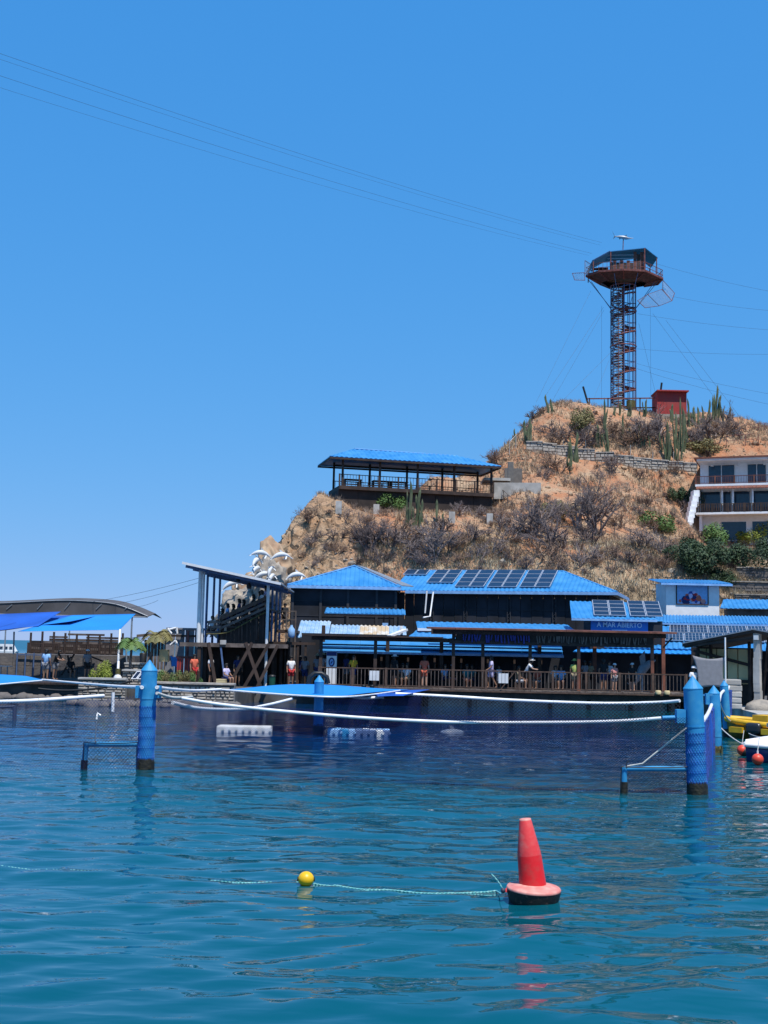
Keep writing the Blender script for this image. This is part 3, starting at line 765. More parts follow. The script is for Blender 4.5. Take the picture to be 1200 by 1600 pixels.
# ================================================================ deck
root = T('timber_deck', 'long brown timber deck with slim balusters above the pool edge', 'deck', fd(fd.L / 2, 1, 0))
nb = 64
me_p = None
for i in range(nb):
    p0 = -0.5 + (fd.L + 0.6) * i / nb; p1 = -0.5 + (fd.L + 0.6) * (i + 1) / nb - 0.015
    MB().box(fd, p0, p1, 0, 3.4, DZ - 0.06, DZ + 0.004 * (i % 3)).build('plank', 'timber_grey', root)
MB().box(fd, -0.5, fd.L + 0.1, -0.03, 0.06, DZ - 0.14, DZ - 0.065).build('edge_beam', 'timber_lit', root)
MB().box(fd, 1.5, fd.L + 0.1, 0.12, 0.3, DZ - 0.45, DZ - 0.145).build('joist', 'timber', root)
for u in (530, 600, 668, 735, 800, 860, 920, 985, 1045): 
    a = fd.at(u, 0.5); MB().box(fd, a - .1, a + .1, 0.4, 0.6, -1.5, DZ - 0.07).build('pile', 'timber', root)
xr0, xr1 = fd.at(500, 0.06), fd.at(1072, 0.06)
railing(root, fd, xr0, xr1, 0.08, DZ, 1.03, 'timber_lit', 11, 100, 0.06, 0.03, 'timber_grey')
MB().bar(fd(fd.at(805, -.0), -0.02, DZ + 1.0), fd(fd.at(783, 0), -0.02, DZ + 0.03), 0.05).build('brace', 'timber_lit', root)
# pale concrete ledge under the deck
x0, x1 = fd.at(668, 1.0), fd.at(1052, 1.0)
k = 5
root = T('concrete_ledge', 'pale jointed concrete ledge under the shadowed deck edge', 'ledge', fd((x0 + x1) / 2, 1, 0.16))
for i in range(k):
    MB().box(fd, x0 + (x1 - x0) * i / k, x0 + (x1 - x0) * (i + 1) / k - 0.03, 0.62, 1.5, -0.5, 0.50).build('ledge_block', 'concrete', root)
# ================================================================ pergolas
root = T('deck_pergola', 'dark flat timber pergola over the walkway end of the deck', 'pergola', fd(2, 1.5, DZ))
zp = P(500, 993, 67).z
x0, x1 = fd.at(473, 1), fd.at(692, 1)
xw = fd.at(886, 1)
for i in range(5):
    p0 = x0 + (x1 - x0) * i / 5; p1 = x0 + (x1 - x0) * (i + 1) / 5 - 0.02
    MB().box(fd, p0, p1, 0.2, 2.2, zp - 0.02, zp + 0.05).build('roof_board', 'timber', root)
MB().box(fd, x0 + 0.5, xw, 0.7, 0.82, zp - 0.24, zp - 0.025).build('beam', 'timber', root)
MB().box(fd, x0 + 0.5, x1, 2.6, 2.72, zp - 0.22, zp - 0.025).build('beam', 'timber', root)
for u in (502, 587): MB().box(fd, fd.at(u, .76) - .09, fd.at(u, .76) + .09, .67, .85, DZ, zp - 0.025).build('post', 'timber', root)
for u in (606, 690): MB().box(fd, fd.at(u, 2.66) - .1, fd.at(u, 2.66) + .1, 2.57, 2.75, DZ, zp - 0.025).build('post', 'timber', root)
MB().box(fd, fd.at(502, 1) - .1, fd.at(502, 1) + .1, 3.2, 3.4, DZ, zp + .6).build('post', 'timber', root)
root = T('deck_pergola', 'long dark timber pergola with hanging blue fringe and red-brown edge', 'pergola', fd(10, 1.5, DZ))
zq = P(760, 984.5, 66.3).z
x0, x1 = fd.at(668, 0.3), fd.at(1057, 0.3)
for i in range(9):
    p0 = x0 + (x1 - x0) * i / 9; p1 = x0 + (x1 - x0) * (i + 1) / 9 - 0.015
    MB().hexa([fd(p0, 0.1, zq), fd(p1, 0.1, zq), fd(p1, 2.3, zq + .06), fd(p0, 2.3, zq + .06), fd(p0, 0.1, zq + .09), fd(p1, 0.1, zq + .09), fd(p1, 2.3, zq + .15), fd(p0, 2.3, zq + .15)]).build('roof_board', 'timber_red', root)
MB().box(fd, x0 + 0.3, x1 - 0.5, 0.55, 0.68, zq - 0.24, zq - 0.003).build('beam', 'timber', root)
MB().box(fd, x0 + 0.3, x1 - 0.5, 2.9, 3.02, zq - 0.24, zq + 0.05).build('beam', 'timber', root)
zl = P(760, 1004, 66.6).z
MB().box(fd, x0 + 1.2, x1 - 1.2, 0.56, 0.66, zl - 0.1, zl + 0.08).build('beam', 'timber', root)
for u in (709, 755, 829, 905, 1020): MB().box(fd, fd.at(u, .6) - .085, fd.at(u, .6) + .085, .685, .85, DZ, zq - 0.003).build('post', 'timber' if u < 900 else 'timber_red', root)
for u in (843, 929, 1036): 
    a = fd.at(u, 2.8); MB().box(fd, a - .1, a + .1, 2.7, 2.88, DZ, zq + 0.05).build('post', 'timber' if u < 900 else 'timber_red', root)
for u, s in ((843, 1), (905, -1), (1036, 1)):
    a = fd.at(u, .75); MB().bar(fd(a, .72, zq - 0.75), fd(a + .5 * s, .72, zq - 0.2), 0.08).build('knee_brace', 'timber', root)
random.seed(3)
u = 724
while u < 1012:
    if not (752 < u < 758 or 827 < u < 836):
        a = fd.at(u, .5); h_ = random.uniform(0.28, 0.46)
        MB().bar(fd(a, 0.5, zq - 0.25), fd(a + random.uniform(-.09, .09), 0.5, zq - 0.25 - h_), random.uniform(.05, .1), 0.02).build('hanging_strip', 'letter_dark' if u < 830 else 'timber_grey', root)
    u += random.uniform(3.2, 5.4)
MB().box(fd, x0 + 1.6, x1 - 1.2, 0.6, 0.64, zl + 0.08, zq - 0.24).build('fringe_board', 'wall_brown', root)

# ================================================================ A MAR ABIERTO kiosk
fa_ = Fr(P(893, 965, 71), P(1025, 968, 71))
root = T('sign_kiosk', 'kiosk with tilted blue roof, two solar arrays and blue lettered sign', 'building', fa_(2.4, 2, GZ))
ze_ = P(893, 966, 71).z; zt_ = P(915, 940, 74).z
Ld = fa_.at(1027, 0); Dk = 3.0
MB().corr(fa_(0, 0, ze_), fa_(Ld, 0, ze_), fa_(0.35, Dk, zt_), fa_(Ld + .3, Dk, zt_), 0.28, 0.034).build('roof', 'roof_blue', root)
MB().bar(fa_(0, -.02, ze_ - .06), fa_(Ld, -.02, ze_ - .06), 0.05, 0.12).build('fascia', 'fascia', root)
s0, s1 = fa_.at(923, .3), fa_.at(1012.5, .3)
zs1, zs0 = P(967, 968.5, 71.3).z, P(967, 987.5, 71.3).z
sb = MB().box(fa_, s0, s1, 0.28, 0.33, zs0, zs1).build('sign_board', 'sign_blue', root)
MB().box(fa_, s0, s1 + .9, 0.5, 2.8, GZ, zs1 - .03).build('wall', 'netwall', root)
def text(s, loc, fr_, size, m, parent, name='lettering', ext=0.012, width=None):
    cu_ = bpy.data.curves.new(name, 'FONT'); cu_.body = s; cu_.size = size; cu_.extrude = ext; cu_.align_x = 'CENTER'; cu_.align_y = 'CENTER'; cu_.offset = 0.008
    to = bpy.data.objects.new('tmp', cu_); COL.objects.link(to)
    bpy.context.view_layer.update()
    me = bpy.data.meshes.new_from_object(to.evaluated_get(bpy.context.evaluated_depsgraph_get()))
    bpy.data.objects.remove(to); me.name = name; me.materials.clear(); me.materials.append(M[m])
    xs_ = [v.co.x for v in me.vertices]; k = (width / (max(xs_) - min(xs_))) if width else 1
    for v in me.vertices:
        p = V(loc) + fr_.ex * (v.co.x * k) + V((0, 0, v.co.y)) - fr_.ey * v.co.z - worg(parent)
        v.co = p
    o = bpy.data.objects.new(name, me); link(o, parent); return o
text('A MAR ABIERTO', fa_((s0 + s1) / 2, 0.265, zs0 + (zs1 - zs0) * 0.56), fa_, 0.40, 'letter', sb, width=(s1 - s0) * 0.79)
MB().box(fa_, (s0 + s1) / 2 - .45, (s0 + s1) / 2 + .45, 0.268, 0.28, zs0 + .09, zs0 + .13).build('underline', 'letter', sb)
sk = slope(fa_, Dk, ze_ + .08, zt_ + .08)
for (u0, u1, lab) in ((927, 979, 'solar array over the blue lettered sign, beside the net hall'), (984, 1036, 'solar array over the end of the blue lettered sign, beside the coral mural')):
    x0, x1 = fa_.at(u0, .35), fa_.at(u1, .35)
    solar_array(sk(x0, .1), sk(x1, .1) - sk(x0, .1), sk(x0 + .35, .99) - sk(x0, .1), 2, 4, lab)

# ================================================================ mural tower
fw = Fr(P(1041, 957, 80), P(1124, 959, 80))
root = T('mural_tower', 'pale blue-grey square turret with framed coral reef mural and blue roof', 'building', fw(fw.L / 2, 1.5, GZ))
zt_, zb_ = P(1080, 910, 80).z, 2.2
MB().box(fw, 0, fw.L, 0, 3, zb_, zt_).build('wall', 'white_wall', root)
z1 = P(1087, 911.5, 79.6).z
MB().corr(fw(-.45, -.5, z1), fw(fw.L + .75, -.5, z1), fw(-.45, 3.3, z1 + .42), fw(fw.L + .75, 3.3, z1 + .42), 0.22, 0.05).build('roof', 'roof_blue', root)
MB().bar(fw(-.45, -.5, z1 - .08), fw(fw.L + .75, -.5, z1 - .08), .05, .12).build('fascia', 'fascia', root)
m0, m1 = fw.at(1058, 0), fw.at(1106, 0); zm1, zm0 = P(1080, 914.5, 80).z, P(1080, 943.5, 80).z
pic = MB().box(fw, m0, m1, -.03, -.002, zm0, zm1).build('mural', 'cloth_sky', root)
for q in ((m0 - .06, m0, zm0 - .06, zm1 + .06), (m1, m1 + .06, zm0 - .06, zm1 + .06)): MB().box(fw, q[0], q[1], -.06, -.002, q[2], q[3]).build('frame', 'timber', root)
for q in ((zm0 - .06, zm0), (zm1, zm1 + .06)): MB().box(fw, m0, m1, -.06, -.002, q[0], q[1]).build('frame', 'timber', root)
random.seed(12)
cols = ['cloth_coral', 'cloth_lilac', 'cloth_navy', 'cloth_red', 'net_violet', 'cloth_pink', 'cloth_navy']
for i in range(46):
    x = random.gauss((m0 + m1) / 2, .55); hgt = max(.08, .85 - abs(x - (m0 + m1) / 2) * .75)
    if not m0 + .1 < x < m1 - .1: continue
    z = zm0 + random.uniform(0.02, hgt); r = random.uniform(.08, .17)
    pts = [fw(x + r * (1 + .35 * random.random()) * math.cos(k * 1.05), -.036 - .0015 * i / 46, min(max(z + r * (1 + .35 * random.random()) * math.sin(k * 1.05), zm0), zm1)) for k in range(6)]
    MB().slab(list(reversed(pts)), .002, -fw.ey).build('coral_shape', cols[i % 7], pic)

# ================================================================ long blue roofs on the right with big solar panels
fg = Fr(P(1015, 975, 76), P(1250, 977, 74))
root = T('market_hall', 'low market hall under wide blue ribbed roofs beside the lettered sign', 'building', fg(5, 2, GZ))
zr_, zm_, ze_ = P(1100, 962, 78).z, P(1100, 974, 75).z, P(1060, 1014, 70).z
xe = 12.5
MB().corr(fg(0.2, 0, zm_), fg(xe, 0, zm_), fg(0.2, 3, zr_), fg(xe, 3, zr_), 0.2, 0.05).build('roof', 'roof_blue', root)
MB().bar(fg(.2, 0, zm_ - .06), fg(xe, 0, zm_ - .06), .05, .1).build('fascia', 'fascia', root)
MB().corr(fg(-2.6, -5.2, ze_), fg(xe, -5.2, ze_), fg(0.3, -.15, zm_ - .22), fg(xe, -.15, zm_ - .22), 0.3, 0.04).build('roof', 'roof_blue', root)
MB().corr(fg(-4.3, -5.9, ze_ - .28), fg(4.0, -5.9, ze_ - .28), fg(-3.9, -4.9, ze_ - .02), fg(4.0, -4.9, ze_ - .02), 0.3, 0.03).build('awning', 'sail_blue', root)
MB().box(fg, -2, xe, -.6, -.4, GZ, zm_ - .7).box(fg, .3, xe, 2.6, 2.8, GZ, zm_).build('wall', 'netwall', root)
for a in (-2.2, 0.4, 3.0): MB().box(fg, a, a + .12, -5.0, -4.88, GZ, ze_ - .04).build('post', 'timber', root)
zx = lambda t: ze_ + (zm_ - .22 - ze_) * t + .1
for k, (t0, t1) in enumerate(((.62, .97), (.26, .60))):
    aL = fg.at((1046, 1038)[k], -5.2 + 5.05 * t0)
    solar_array(fg(aL, -5.2 + 5.05 * t0, zx(t0)), fg.ex * 8.0, fg(aL, -5.2 + 5.05 * t1, zx(t1)) - fg(aL, -5.2 + 5.05 * t0, zx(t0)), 7, 1, ('wide row of gridded solar panels high on the market hall roof', 'wide row of gridded solar panels low on the market hall roof')[k], cells=5, gap=.05)
fh = Fr(P(1125, 950, 84), P(1250, 951, 83))
root = T('back_roof', 'plain blue roof behind the mural turret under the stone terraces', 'building', fh(3, 2, GZ))
z0, z1 = P(1150, 951, 84).z, P(1150, 937, 87).z
MB().corr(fh(0, 0, z0), fh(8, 0, z0), fh(.5, 3, z1), fh(8, 3, z1), 0.3, .04).build('roof', 'roof_blue', root)
MB().box(fh, .5, 8, .4, 2.8, GZ, z0 - .02).build('wall', 'concrete_dark', root)

# ================================================================ right boat shed
fs = Fr(P(1066, 1010, 57), P(1177, 1012, 55))
root = T('boat_shed', 'dark timber boat shed with low gable roof, stone pillar and cream panels', 'shed', fs(3, 2, GZ))
pe, pr, pe2 = P(1066, 1007, 57), P(1177, 985, 55), P(1240, 996, 53.9)
a_e, a_r, a_2 = 0, fs.L, fs.L + 2.0
for (a, b_, z_a, z_b) in ((a_e, a_r, pe.z, pr.z), (a_r, a_2 + 3, pr.z, pr.z - .85)):
    MB().hexa([fs(a, 0, z_a - .1), fs(b_, 0, z_b - .1), fs(b_, 5.5, z_b - .1), fs(a, 5.5, z_a - .1), fs(a, 0, z_a + .03), fs(b_, 0, z_b + .03), fs(b_, 5.5, z_b + .03), fs(a, 5.5, z_a + .03)]).build('roof', 'timber', root)
    MB().bar(fs(a, -.02, z_a + .05), fs(b_, -.02, z_b + .05), .06, .05).build('roof_edge', 'steel', root)
zt_ = pr.z - .12
al, ar = fs.at(1176, 0), fs.at(1186, 0)
for k in range(9):
    z0 = GZ - .06 + (zt_ - GZ) * k / 9; z1 = GZ - .06 + (zt_ - GZ) * (k + 1) / 9 + .05
    w_ = random.uniform(-.015, .015)
    MB().box(fs, al + w_, ar + w_, .05 + w_, .33 + w_, z0, z1).build('pillar_stone', 'concrete', root)
MB().box(fs, fs.at(1178, 0), fs.at(1185, 0), -.05, .04, zt_ - .3, zt_ - .1).build('lamp_box', 'white', root)
wl, wr = fs.at(1088, 2), fs.at(1170, 2)
zc1, zc0 = P(1130, 1014, 57.5).z, P(1130, 1068, 57.5).z
for k in range(5):
    p0 = wl + (wr - wl) * k / 5; MB().box(fs, p0, p0 + (wr - wl) / 5 - .05, 2.0, 2.06, zc0, zc1).build('wall_panel', 'cream', root)
MB().box(fs, wl - .3, wr + .3, 2.08, 2.2, GZ - .06, pe.z - .1).build('back_wall', 'timber', root)
MB().box(fs, wl + .8, wr + .4, 1.85, 1.95, zc0 + .05, zc0 + .2).build('beam', 'timber', root)
MB().bar(fs(wl, 1.7, zc1 - .1), fs(wr + .2, 1.7, P(1168, 1040, 56).z), .12, .14).build('brace', 'timber', root)
MB().bar(fs(wl + .2, .1, pe.z - .1), fs(al, .1, pr.z - .32), .12, .12).build('rafter', 'timber', root)
for u in (1092, 1112, 1172): MB().box(fs, fs.at(u, 1.9) - .06, fs.at(u, 1.9) + .06, 1.72, 1.84, GZ - .06, pe.z + .2).build('post', 'timber', root)
for k in range(8):
    a = wl + 1.3 + k * .14; MB().box(fs, a, a + .04, 1.4, 1.44, GZ - .06, GZ + .9).build('grille_bar', 'black', root)
MB().box(fs, wl + 1.25, wl + 2.4, 1.38, 1.46, GZ + .84, GZ + .9).build('grille_bar', 'black', root)
MB().box(fs, ar + .1, ar + 3, 2.0, 2.2, GZ - .06, pr.z - .4).build('door', 'steel_blue', root)
for u in (1190, 1198): MB().bar(fs(fs.at(u, 1), 1.0, GZ), fs(fs.at(u, 1) + .3, 1.0, pr.z - .3), .09).build('post', 'timber', root)
MB().bar(fs(ar, .6, P(1188, 1050, 55).z), fs(ar + 1.5, .6, P(1200, 1018, 55).z), .1).build('brace', 'timber', root)
# stone block and bank
mb = MB(); cpt = P(1146, 1086, 53)
for k in range(5):
    z0 = GZ - .05 + 1.28 * k / 5; r_ = .37 + random.uniform(-.02, .02)
    mb = MB(); mb.cbox((cpt.x + random.uniform(-.02, .02), 53.3, z0 + .13), r_ * 2, .75, .262, random.uniform(-.08, .08))
    if k == 0: br = T('stone_bollard', 'squat pale grey stone pillar of weathered courses on the quay', 'pillar', (cpt.x, 53.3, GZ - .05))
    o = mb.build('stone', 'concrete', br)
    bv = o.modifiers.new('bevel', 'BEVEL'); bv.width = .05; bv.segments = 2
mb = MB(); q = P(1196, 1100, 52.5)
mb.ball((q.x, 53.0, GZ), .75, 12, 6, (1, .8, .55)); mb.build('boulder', 'stone', None, label='rounded pale boulder at the foot of the shed pillar', cat='rock')
# grey cloth
def cloth(name, corners, m, label, cat, nx=14, ny=10, sagv=0.0, edge=0.0, th=.012, group=None, parent=None):
    a_, b_, c_, d_ = [V(p) for p in corners]     # TL TR BR BL
    vs = []; fs = []
    for j in range(ny + 1):
        for i in range(nx + 1):
            s, t = i / nx, j / ny
            s2 = s; 
            p = a_.lerp(b_, s).lerp(d_.lerp(c_, s), t)
            ctr = (a_ + b_ + c_ + d_) / 4
            pull = edge * (4 * s * (1 - s) * (1 - 4 * t * (1 - t)) + 4 * t * (1 - t) * (1 - 4 * s * (1 - s)))
            p = p.lerp(ctr, pull)
            p.z -= sagv * 16 * s * (1 - s) * t * (1 - t)
            vs.append(p)
    n1 = len(vs); nrm = (b_ - a_).cross(d_ - a_).normalized()
    vs += [p + nrm * th for p in vs]
    W1 = nx + 1
    for j in range(ny):
        for i in range(nx):
            k = j * W1 + i; f = (k, k + 1, k + 1 + W1, k + W1)
            fs.append(f); fs.append(tuple(x + n1 for x in reversed(f)))
    rim = [(i, i + 1) for i in range(nx)] + [(ny * W1 + i + 1, ny * W1 + i) for i in range(nx)] + [((j + 1) * W1, j * W1) for j in range(ny)] + [(j * W1 + nx, (j + 1) * W1 + nx) for j in range(ny)]
    for p, q in rim: fs.append((q, p, p + n1, q + n1))
    mb = MB(); mb.add(vs, fs, True)
    return mb.build(name, m, parent, label=label, cat=cat, group=group)
cloth('shade_cloth', [P(1082, 1024, 52.5), P(1133, 1027, 52.5), P(1133, 1076, 52.5), P(1090, 1077, 52.5)], 'cloth_grey', 'dark grey cloth hung between pole and shed eave', 'cloth', edge=.16)
MB().tube(ZX(1133, GZ, 52.4), P(1133, 996, 52.4), .035).build('cloth_pole', 'pipe_white', None, label='thin white pole holding the dark grey cloth', cat='pole')
# ================================================================ grandstand
gx0, gx1 = -10.9, -5.5
zl_, zr_ = P(287, 878, 66).z, P(442, 911, 66).z
fq = Fr((gx0, 66), (gx1, 66))
root = T('grandstand', 'raised timber grandstand with tilted grey sheet roof on white poles', 'grandstand', (-8.2, 70, GZ))
GL = gx1 - gx0
roofz = lambda a: zl_ + (zr_ - zl_) * a / GL
for k in range(5):
    b0_, b1_ = k * 2.0, (k + 1) * 2.0 - .02
    MB().hexa([fq(0, b0_, zl_ - .07), fq(GL, b0_, zr_ - .07), fq(GL, b1_, zr_ - .07), fq(0, b1_, zl_ - .07), fq(0, b0_, zl_), fq(GL, b0_, zr_), fq(GL, b1_, zr_), fq(0, b1_, zl_)]).build('roof_sheet', 'steel', root)
MB().bar(fq(0, -.03, zl_ - .05), fq(GL, -.03, zr_ - .05), .06, .13).build('roof_edge', 'white', root)
for b_ in (.6, 3.2, 6, 9): MB().bar(fq(.1, b_, roofz(.1) - .17), fq(GL - .1, b_, roofz(GL - .1) - .17), .1, .16).build('purlin', 'steel_blue', root)
for i, b_ in enumerate((1.2, 3.9, 6.7, 9.3)):
    for x in (-10.05, -6.3):
        a = x - gx0
        r_ = .12 if i == 0 and x < -8 else (.085 if i == 0 else .07)
        MB().tube(fq(a, b_, GZ if (i == 0 and x > -8) else 2.9), fq(a, b_, roofz(a) - .1), r_).build('column', 'white' if i == 0 else 'steel_blue', root)
MB().tube(fq(1.02, 1.35, 2.9), fq(1.02, 1.35, roofz(1) - .1), .06).build('column', 'white', root)
PZ = 3.15
MB().box(fq, .1, GL + .3, 1.0, 9.5, PZ - .15, PZ).build('platform', 'timber', root)
MB().box(fq, -.1, GL + .4, .85, .99, PZ - .2, PZ + .02).build('edge_beam', 'timber_grey', root)
nt_ = 6; ta0, ta1 = -9.0 - gx0, -6.35 - gx0
for k in range(nt_):
    a = ta0 + (ta1 - ta0) * k / nt_; z = 3.85 + (5.15 - 3.85) * k / (nt_ - 1)
    MB().box(fq, a, a + (ta1 - ta0) / nt_ + .12, 1.35, 9.2, z - .1, z).build('tier', 'timber', root)
    MB().box(fq, a + .1, a + .42, 1.35, 9.2, z + .36, z + .42).build('bench', 'timber_grey', root)
    for b_ in (1.45, 5, 9.0): MB().box(fq, a + .2, a + .3, b_, b_ + .08, PZ, z + .36).build('post', 'timber', root)
q0, q1 = P(346, 966, 67.4), P(419, 933, 67.4)
for dz in (0, -.28, -.55): MB().bar(q0 + V((0, -.05, dz)), q1 + V((0, -.05, dz)), .1, .2 if dz == 0 else .13).build('side_rail', 'timber_lit' if dz == 0 else 'timber_grey', root)
MB().path(spline([P(322, 991, 67.2), P(352, 989, 67.2), P(372, 980, 67.2), P(395, 967, 67.2), P(418, 955, 67.2)]), .035, 6).build('hose', 'algae_green', root)
for u, v0, v1 in ((346, 967, 1000), (378, 953, 1000), (401, 943, 1000), (419, 933, 1000)): MB().bar(P(u, v0, 67.4), P(u, v1, 67.4), .1).build('post', 'timber', root)
for k, v in enumerate((972, 980, 988)): MB().bar(P(324, v, 67.3), P(345, v, 67.3), .08, .14).build('front_board', 'timber_grey', root)
for u in (312, 322, 341, 365, 380, 398, 416, 428, 440):
    Yp = 67 + (u % 3) * 1.3; MB().bar(ZX(u, GZ, Yp), ZX(u, PZ - .15, Yp), .17).build('leg', 'timber', root)
for (u0, v0, u1, v1) in ((394, 1004, 359, 1066), (420, 1006, 384, 1066), (434, 1008, 404, 1062), (384, 1004, 410, 1050), (326, 1004, 340, 1062)):
    MB().bar(P(u0, v0, 66.9), ZX(u1, GZ, 66.7), .16, .16).build('brace', 'timber', root)
for k in range(6): MB().bar(P(352 + k * 7, 1058 - k * 9, 68), P(362 + k * 7, 1058 - k * 9, 68.0), .1, .3).build('stair_tread', 'timber', root)
MB().box(fq, .3, GL - .1, 8.5, 8.7, GZ, PZ - .15).build('back_wall', 'wall_brown', root)
for k in range(nt_):
    a = ta0 + (ta1 - ta0) * k / nt_; z = 3.85 + 1.3 * k / (nt_ - 1)
    MB().box(fq, a, a + (ta1 - ta0) / nt_ - .015, 1.5, 1.56, PZ, z - .11).build('dark_skirt', 'wall_brown', root)  # dark sheets added to stand for the dark space beneath the tiers
for u0, u1 in ((318, 345), (352, 378), (384, 416)):
    pA = ZX(u0, 0, 69.5); pB = ZX(u1, 0, 69.5); MB().box(Fr(pA, pB), 0, (pB - pA).length, 0, .06, GZ, PZ - .2).build('dark_screen', 'wall_brown', root)  # more dark sheets added, darkening the open level under the platform
MB().bar(P(345, 1010, 66.9), P(349, 1045, 66.9), .09).build('sign_post', 'steel_blue', root)
MB().bar(P(344, 1003.5, 66.8), P(353, 1003.5, 66.8), .06, .24).build('notice', 'concrete', root)
cb = T('slatted_crate', 'pale slatted wooden crate at the foot of the grandstand', 'crate', ZX(347, GZ, 65.6))
for k in range(5): MB().box(Fr(ZX(340, 0, 65.6), ZX(355, 0, 65.5)), 0, .5, 0, .35, GZ + k * .09, GZ + k * .09 + .075).build('slat', 'cream', cb)
bn = T('green_bin', 'small green waste bin beside the white grandstand pole', 'bin', ZX(427, GZ, 66))
bp_ = ZX(427, GZ, 66)
MB().lathe(bp_, [(.15, 0), (.19, .62)], 14).build('body', mat('bin_green', (.01, .09, .05), .5), bn); MB().lathe(bp_ + V((0, 0, .62)), [(.21, 0), (.2, .05), (.08, .1)], 14).build('lid', 'black', bn)
# spotlights under the roof
for u, v in ((372, 905), (389, 916)):
    sp_o = T('spotlight', 'small dark spotlight under the tilted grandstand roof', 'spotlight', P(u, v, 68), 'spotlights under the grandstand roof')
    MB().lathe(P(u, v, 68), [(.12, -.14), (.15, 0), (.07, .2)], 10).build('housing', 'black', sp_o)
# side terrace right of the stand
ft = Fr(ZX(432, 0, 70), ZX(461, 0, 70))
root = T('side_terrace', 'small railed upper terrace between the grandstand and the net hall', 'terrace', ft(.5, 1, GZ))
z0 = P(445, 984, 70).z
MB().box(ft, 0, ft.L, 0, 4, z0 - .15, z0).build('floor', 'timber', root)
for a in (0, ft.L * .5, ft.L): MB().box(ft, a - .04, a + .04, 0, .08, GZ, z0 + 1.1).build('post', 'timber_grey', root)
for z in (z0 + .55, z0 + 1.04): MB().box(ft, 0, ft.L, -.003, .06, z, z + .06).build('rail', 'timber_grey', root)
MB().box(ft, -.5, ft.L + 1.2, -.6, -.4, P(445, 1003, 69.5).z - .15, P(445, 1003, 69.5).z).build('beam', 'timber', root)
for u in (452, 466, 478): MB().bar(ZX(u, GZ, 69.5), ZX(u, P(445, 1003, 69.5).z - .1, 69.5), .12).build('post', 'timber', root)
MB().lathe(P(455, 996, 69), [(.14, 0), (.2, .1), (.2, .45), (.08, .6), (.07, .7)], 12).build('water_bottle', 'cloth_sky', None, label='blue water cooler bottle on the terrace beam', cat='bottle')

# ================================================================ left: show pool side
ft2 = Fr(ZX(-10, 0, 84), ZX(232, 0, 84))
root = T('barrel_tent', 'grey shade-cloth barrel roof on a steel frame behind the blue awnings', 'tent', ft2(5, 1, GZ))
pf = [(-260, 955), (-120, 946), (0, 942.5), (85, 938.5), (130, 939), (175, 943), (205, 952), (231, 963)]
top = [P(u, v, 84) for u, v in pf]; lowz = P(231, 964.5, 84).z
far = [p + V((0, 5.5, 0)) for p in top]
mb = MB(); n_ = len(top)
sp1 = spline(top, 5); m_ = len(sp1)
vs = [V(p) for p in sp1] + [p + V((0, 2.7, .28)) for p in sp1] + [p + V((0, 5.4, 0)) for p in sp1]
vs += [p - V((0, 0, .04)) for p in vs]
fs = []
for r_ in range(2):
    for i in range(m_ - 1):
        a = r_ * m_ + i; f = (a, a + 1, a + 1 + m_, a + m_); fs += [f, tuple(x + 3 * m_ for x in reversed(f))]
mb.add(vs, fs, True); mb.build('canopy', 'tent', root)
# front shade curtain between arc and base line
for i in range(m_ - 1):
    pass
vs = [V(p) for p in sp1] + [V((p.x, p.y, lowz + .02)) for p in sp1]
vs += [p + V((0, .03, 0)) for p in vs]
fs = [(i, m_ + i, m_ + i + 1, i + 1) for i in range(m_ - 1)] + [(2 * m_ + i + 1, 3 * m_ + i + 1, 3 * m_ + i, 2 * m_ + i) for i in range(m_ - 1)]
MB().add(vs, fs).build('front_panel', 'tent', root)
MB().path([V((sp1[0].x, 84, lowz)), V((sp1[-1].x, 84, lowz))], .04, 6).build('base_bar', 'steel', root)
MB().path([p - V((0, .03, 0)) for p in sp1], .03, 6).build('arch_bar', 'steel', root)
for u in (-60, 10, 58, 101, 150, 195): MB().bar(P(u, 952, 83.95), P(u + 9, 940.5 + abs(u - 90) * .05, 83.95), .03).build('rib', 'steel', root)
for u in (8, 108, 205): MB().tube(ZX(u, GZ, 84.3), ZX(u, lowz, 84.3), .05).build('pole', 'steel', root)
# blue awnings
cloth('awning', [P(112, 961, 75), P(212, 959, 76), P(187, 984, 69.5), P(28, 986.5, 69.5)], 'sail_blue', 'bright blue awning sheet on the white pole beside the show pool', 'awning', sagv=.10)
cloth('awning', [P(-60, 962, 74), P(95, 955.5, 75), P(60, 978, 71), P(-70, 992, 69.8)], 'sail_dark', 'deep blue folded awning cloth draped under the grey barrel tent', 'awning', sagv=.35)
cloth('awning', [P(60, 962, 75.5), P(160, 960.5, 75.8), P(110, 971, 72), P(-30, 988, 70.5)], 'sail_dark', 'deep blue awning strip tucked between the two other awnings', 'awning', sagv=.15)
# white pole with base
pr_ = T('awning_pole', 'white awning pole on a stepped pale foot beside the round bush', 'pole', ZX(186.5, 1.1, 66.5))
pz = P(186.5, 1054, 66.5).z
MB().tube(ZX(186.5, pz - .5, 66.5), P(187.5, 984, 69), .075, .065, 10).build('shaft', 'white', pr_)
MB().lathe(ZX(186.5, pz - .45, 66.5), [(.24, 0), (.22, .32), (.12, .45)], 10).build('foot', 'white', pr_)
MB().lathe(ZX(186.5, pz + .02, 66.5), [(.14, 0), (.13, .3)], 10).build('collar', 'algae_green', pr_)
for u0, v0, u1, v1, lab in ((22, 987, 21, 1022, 'thin grey awning post over the grey terrace wall'), (196, 1002, 199, 1048, 'leaning pale steel post next to the white awning pole'), (206, 970, 205, 1000, 'short grey post behind the small palm')):
    MB().tube(P(u0, v0, 72), P(u1, v1, 72), .05).build('post', 'steel', None, label=lab, cat='post')
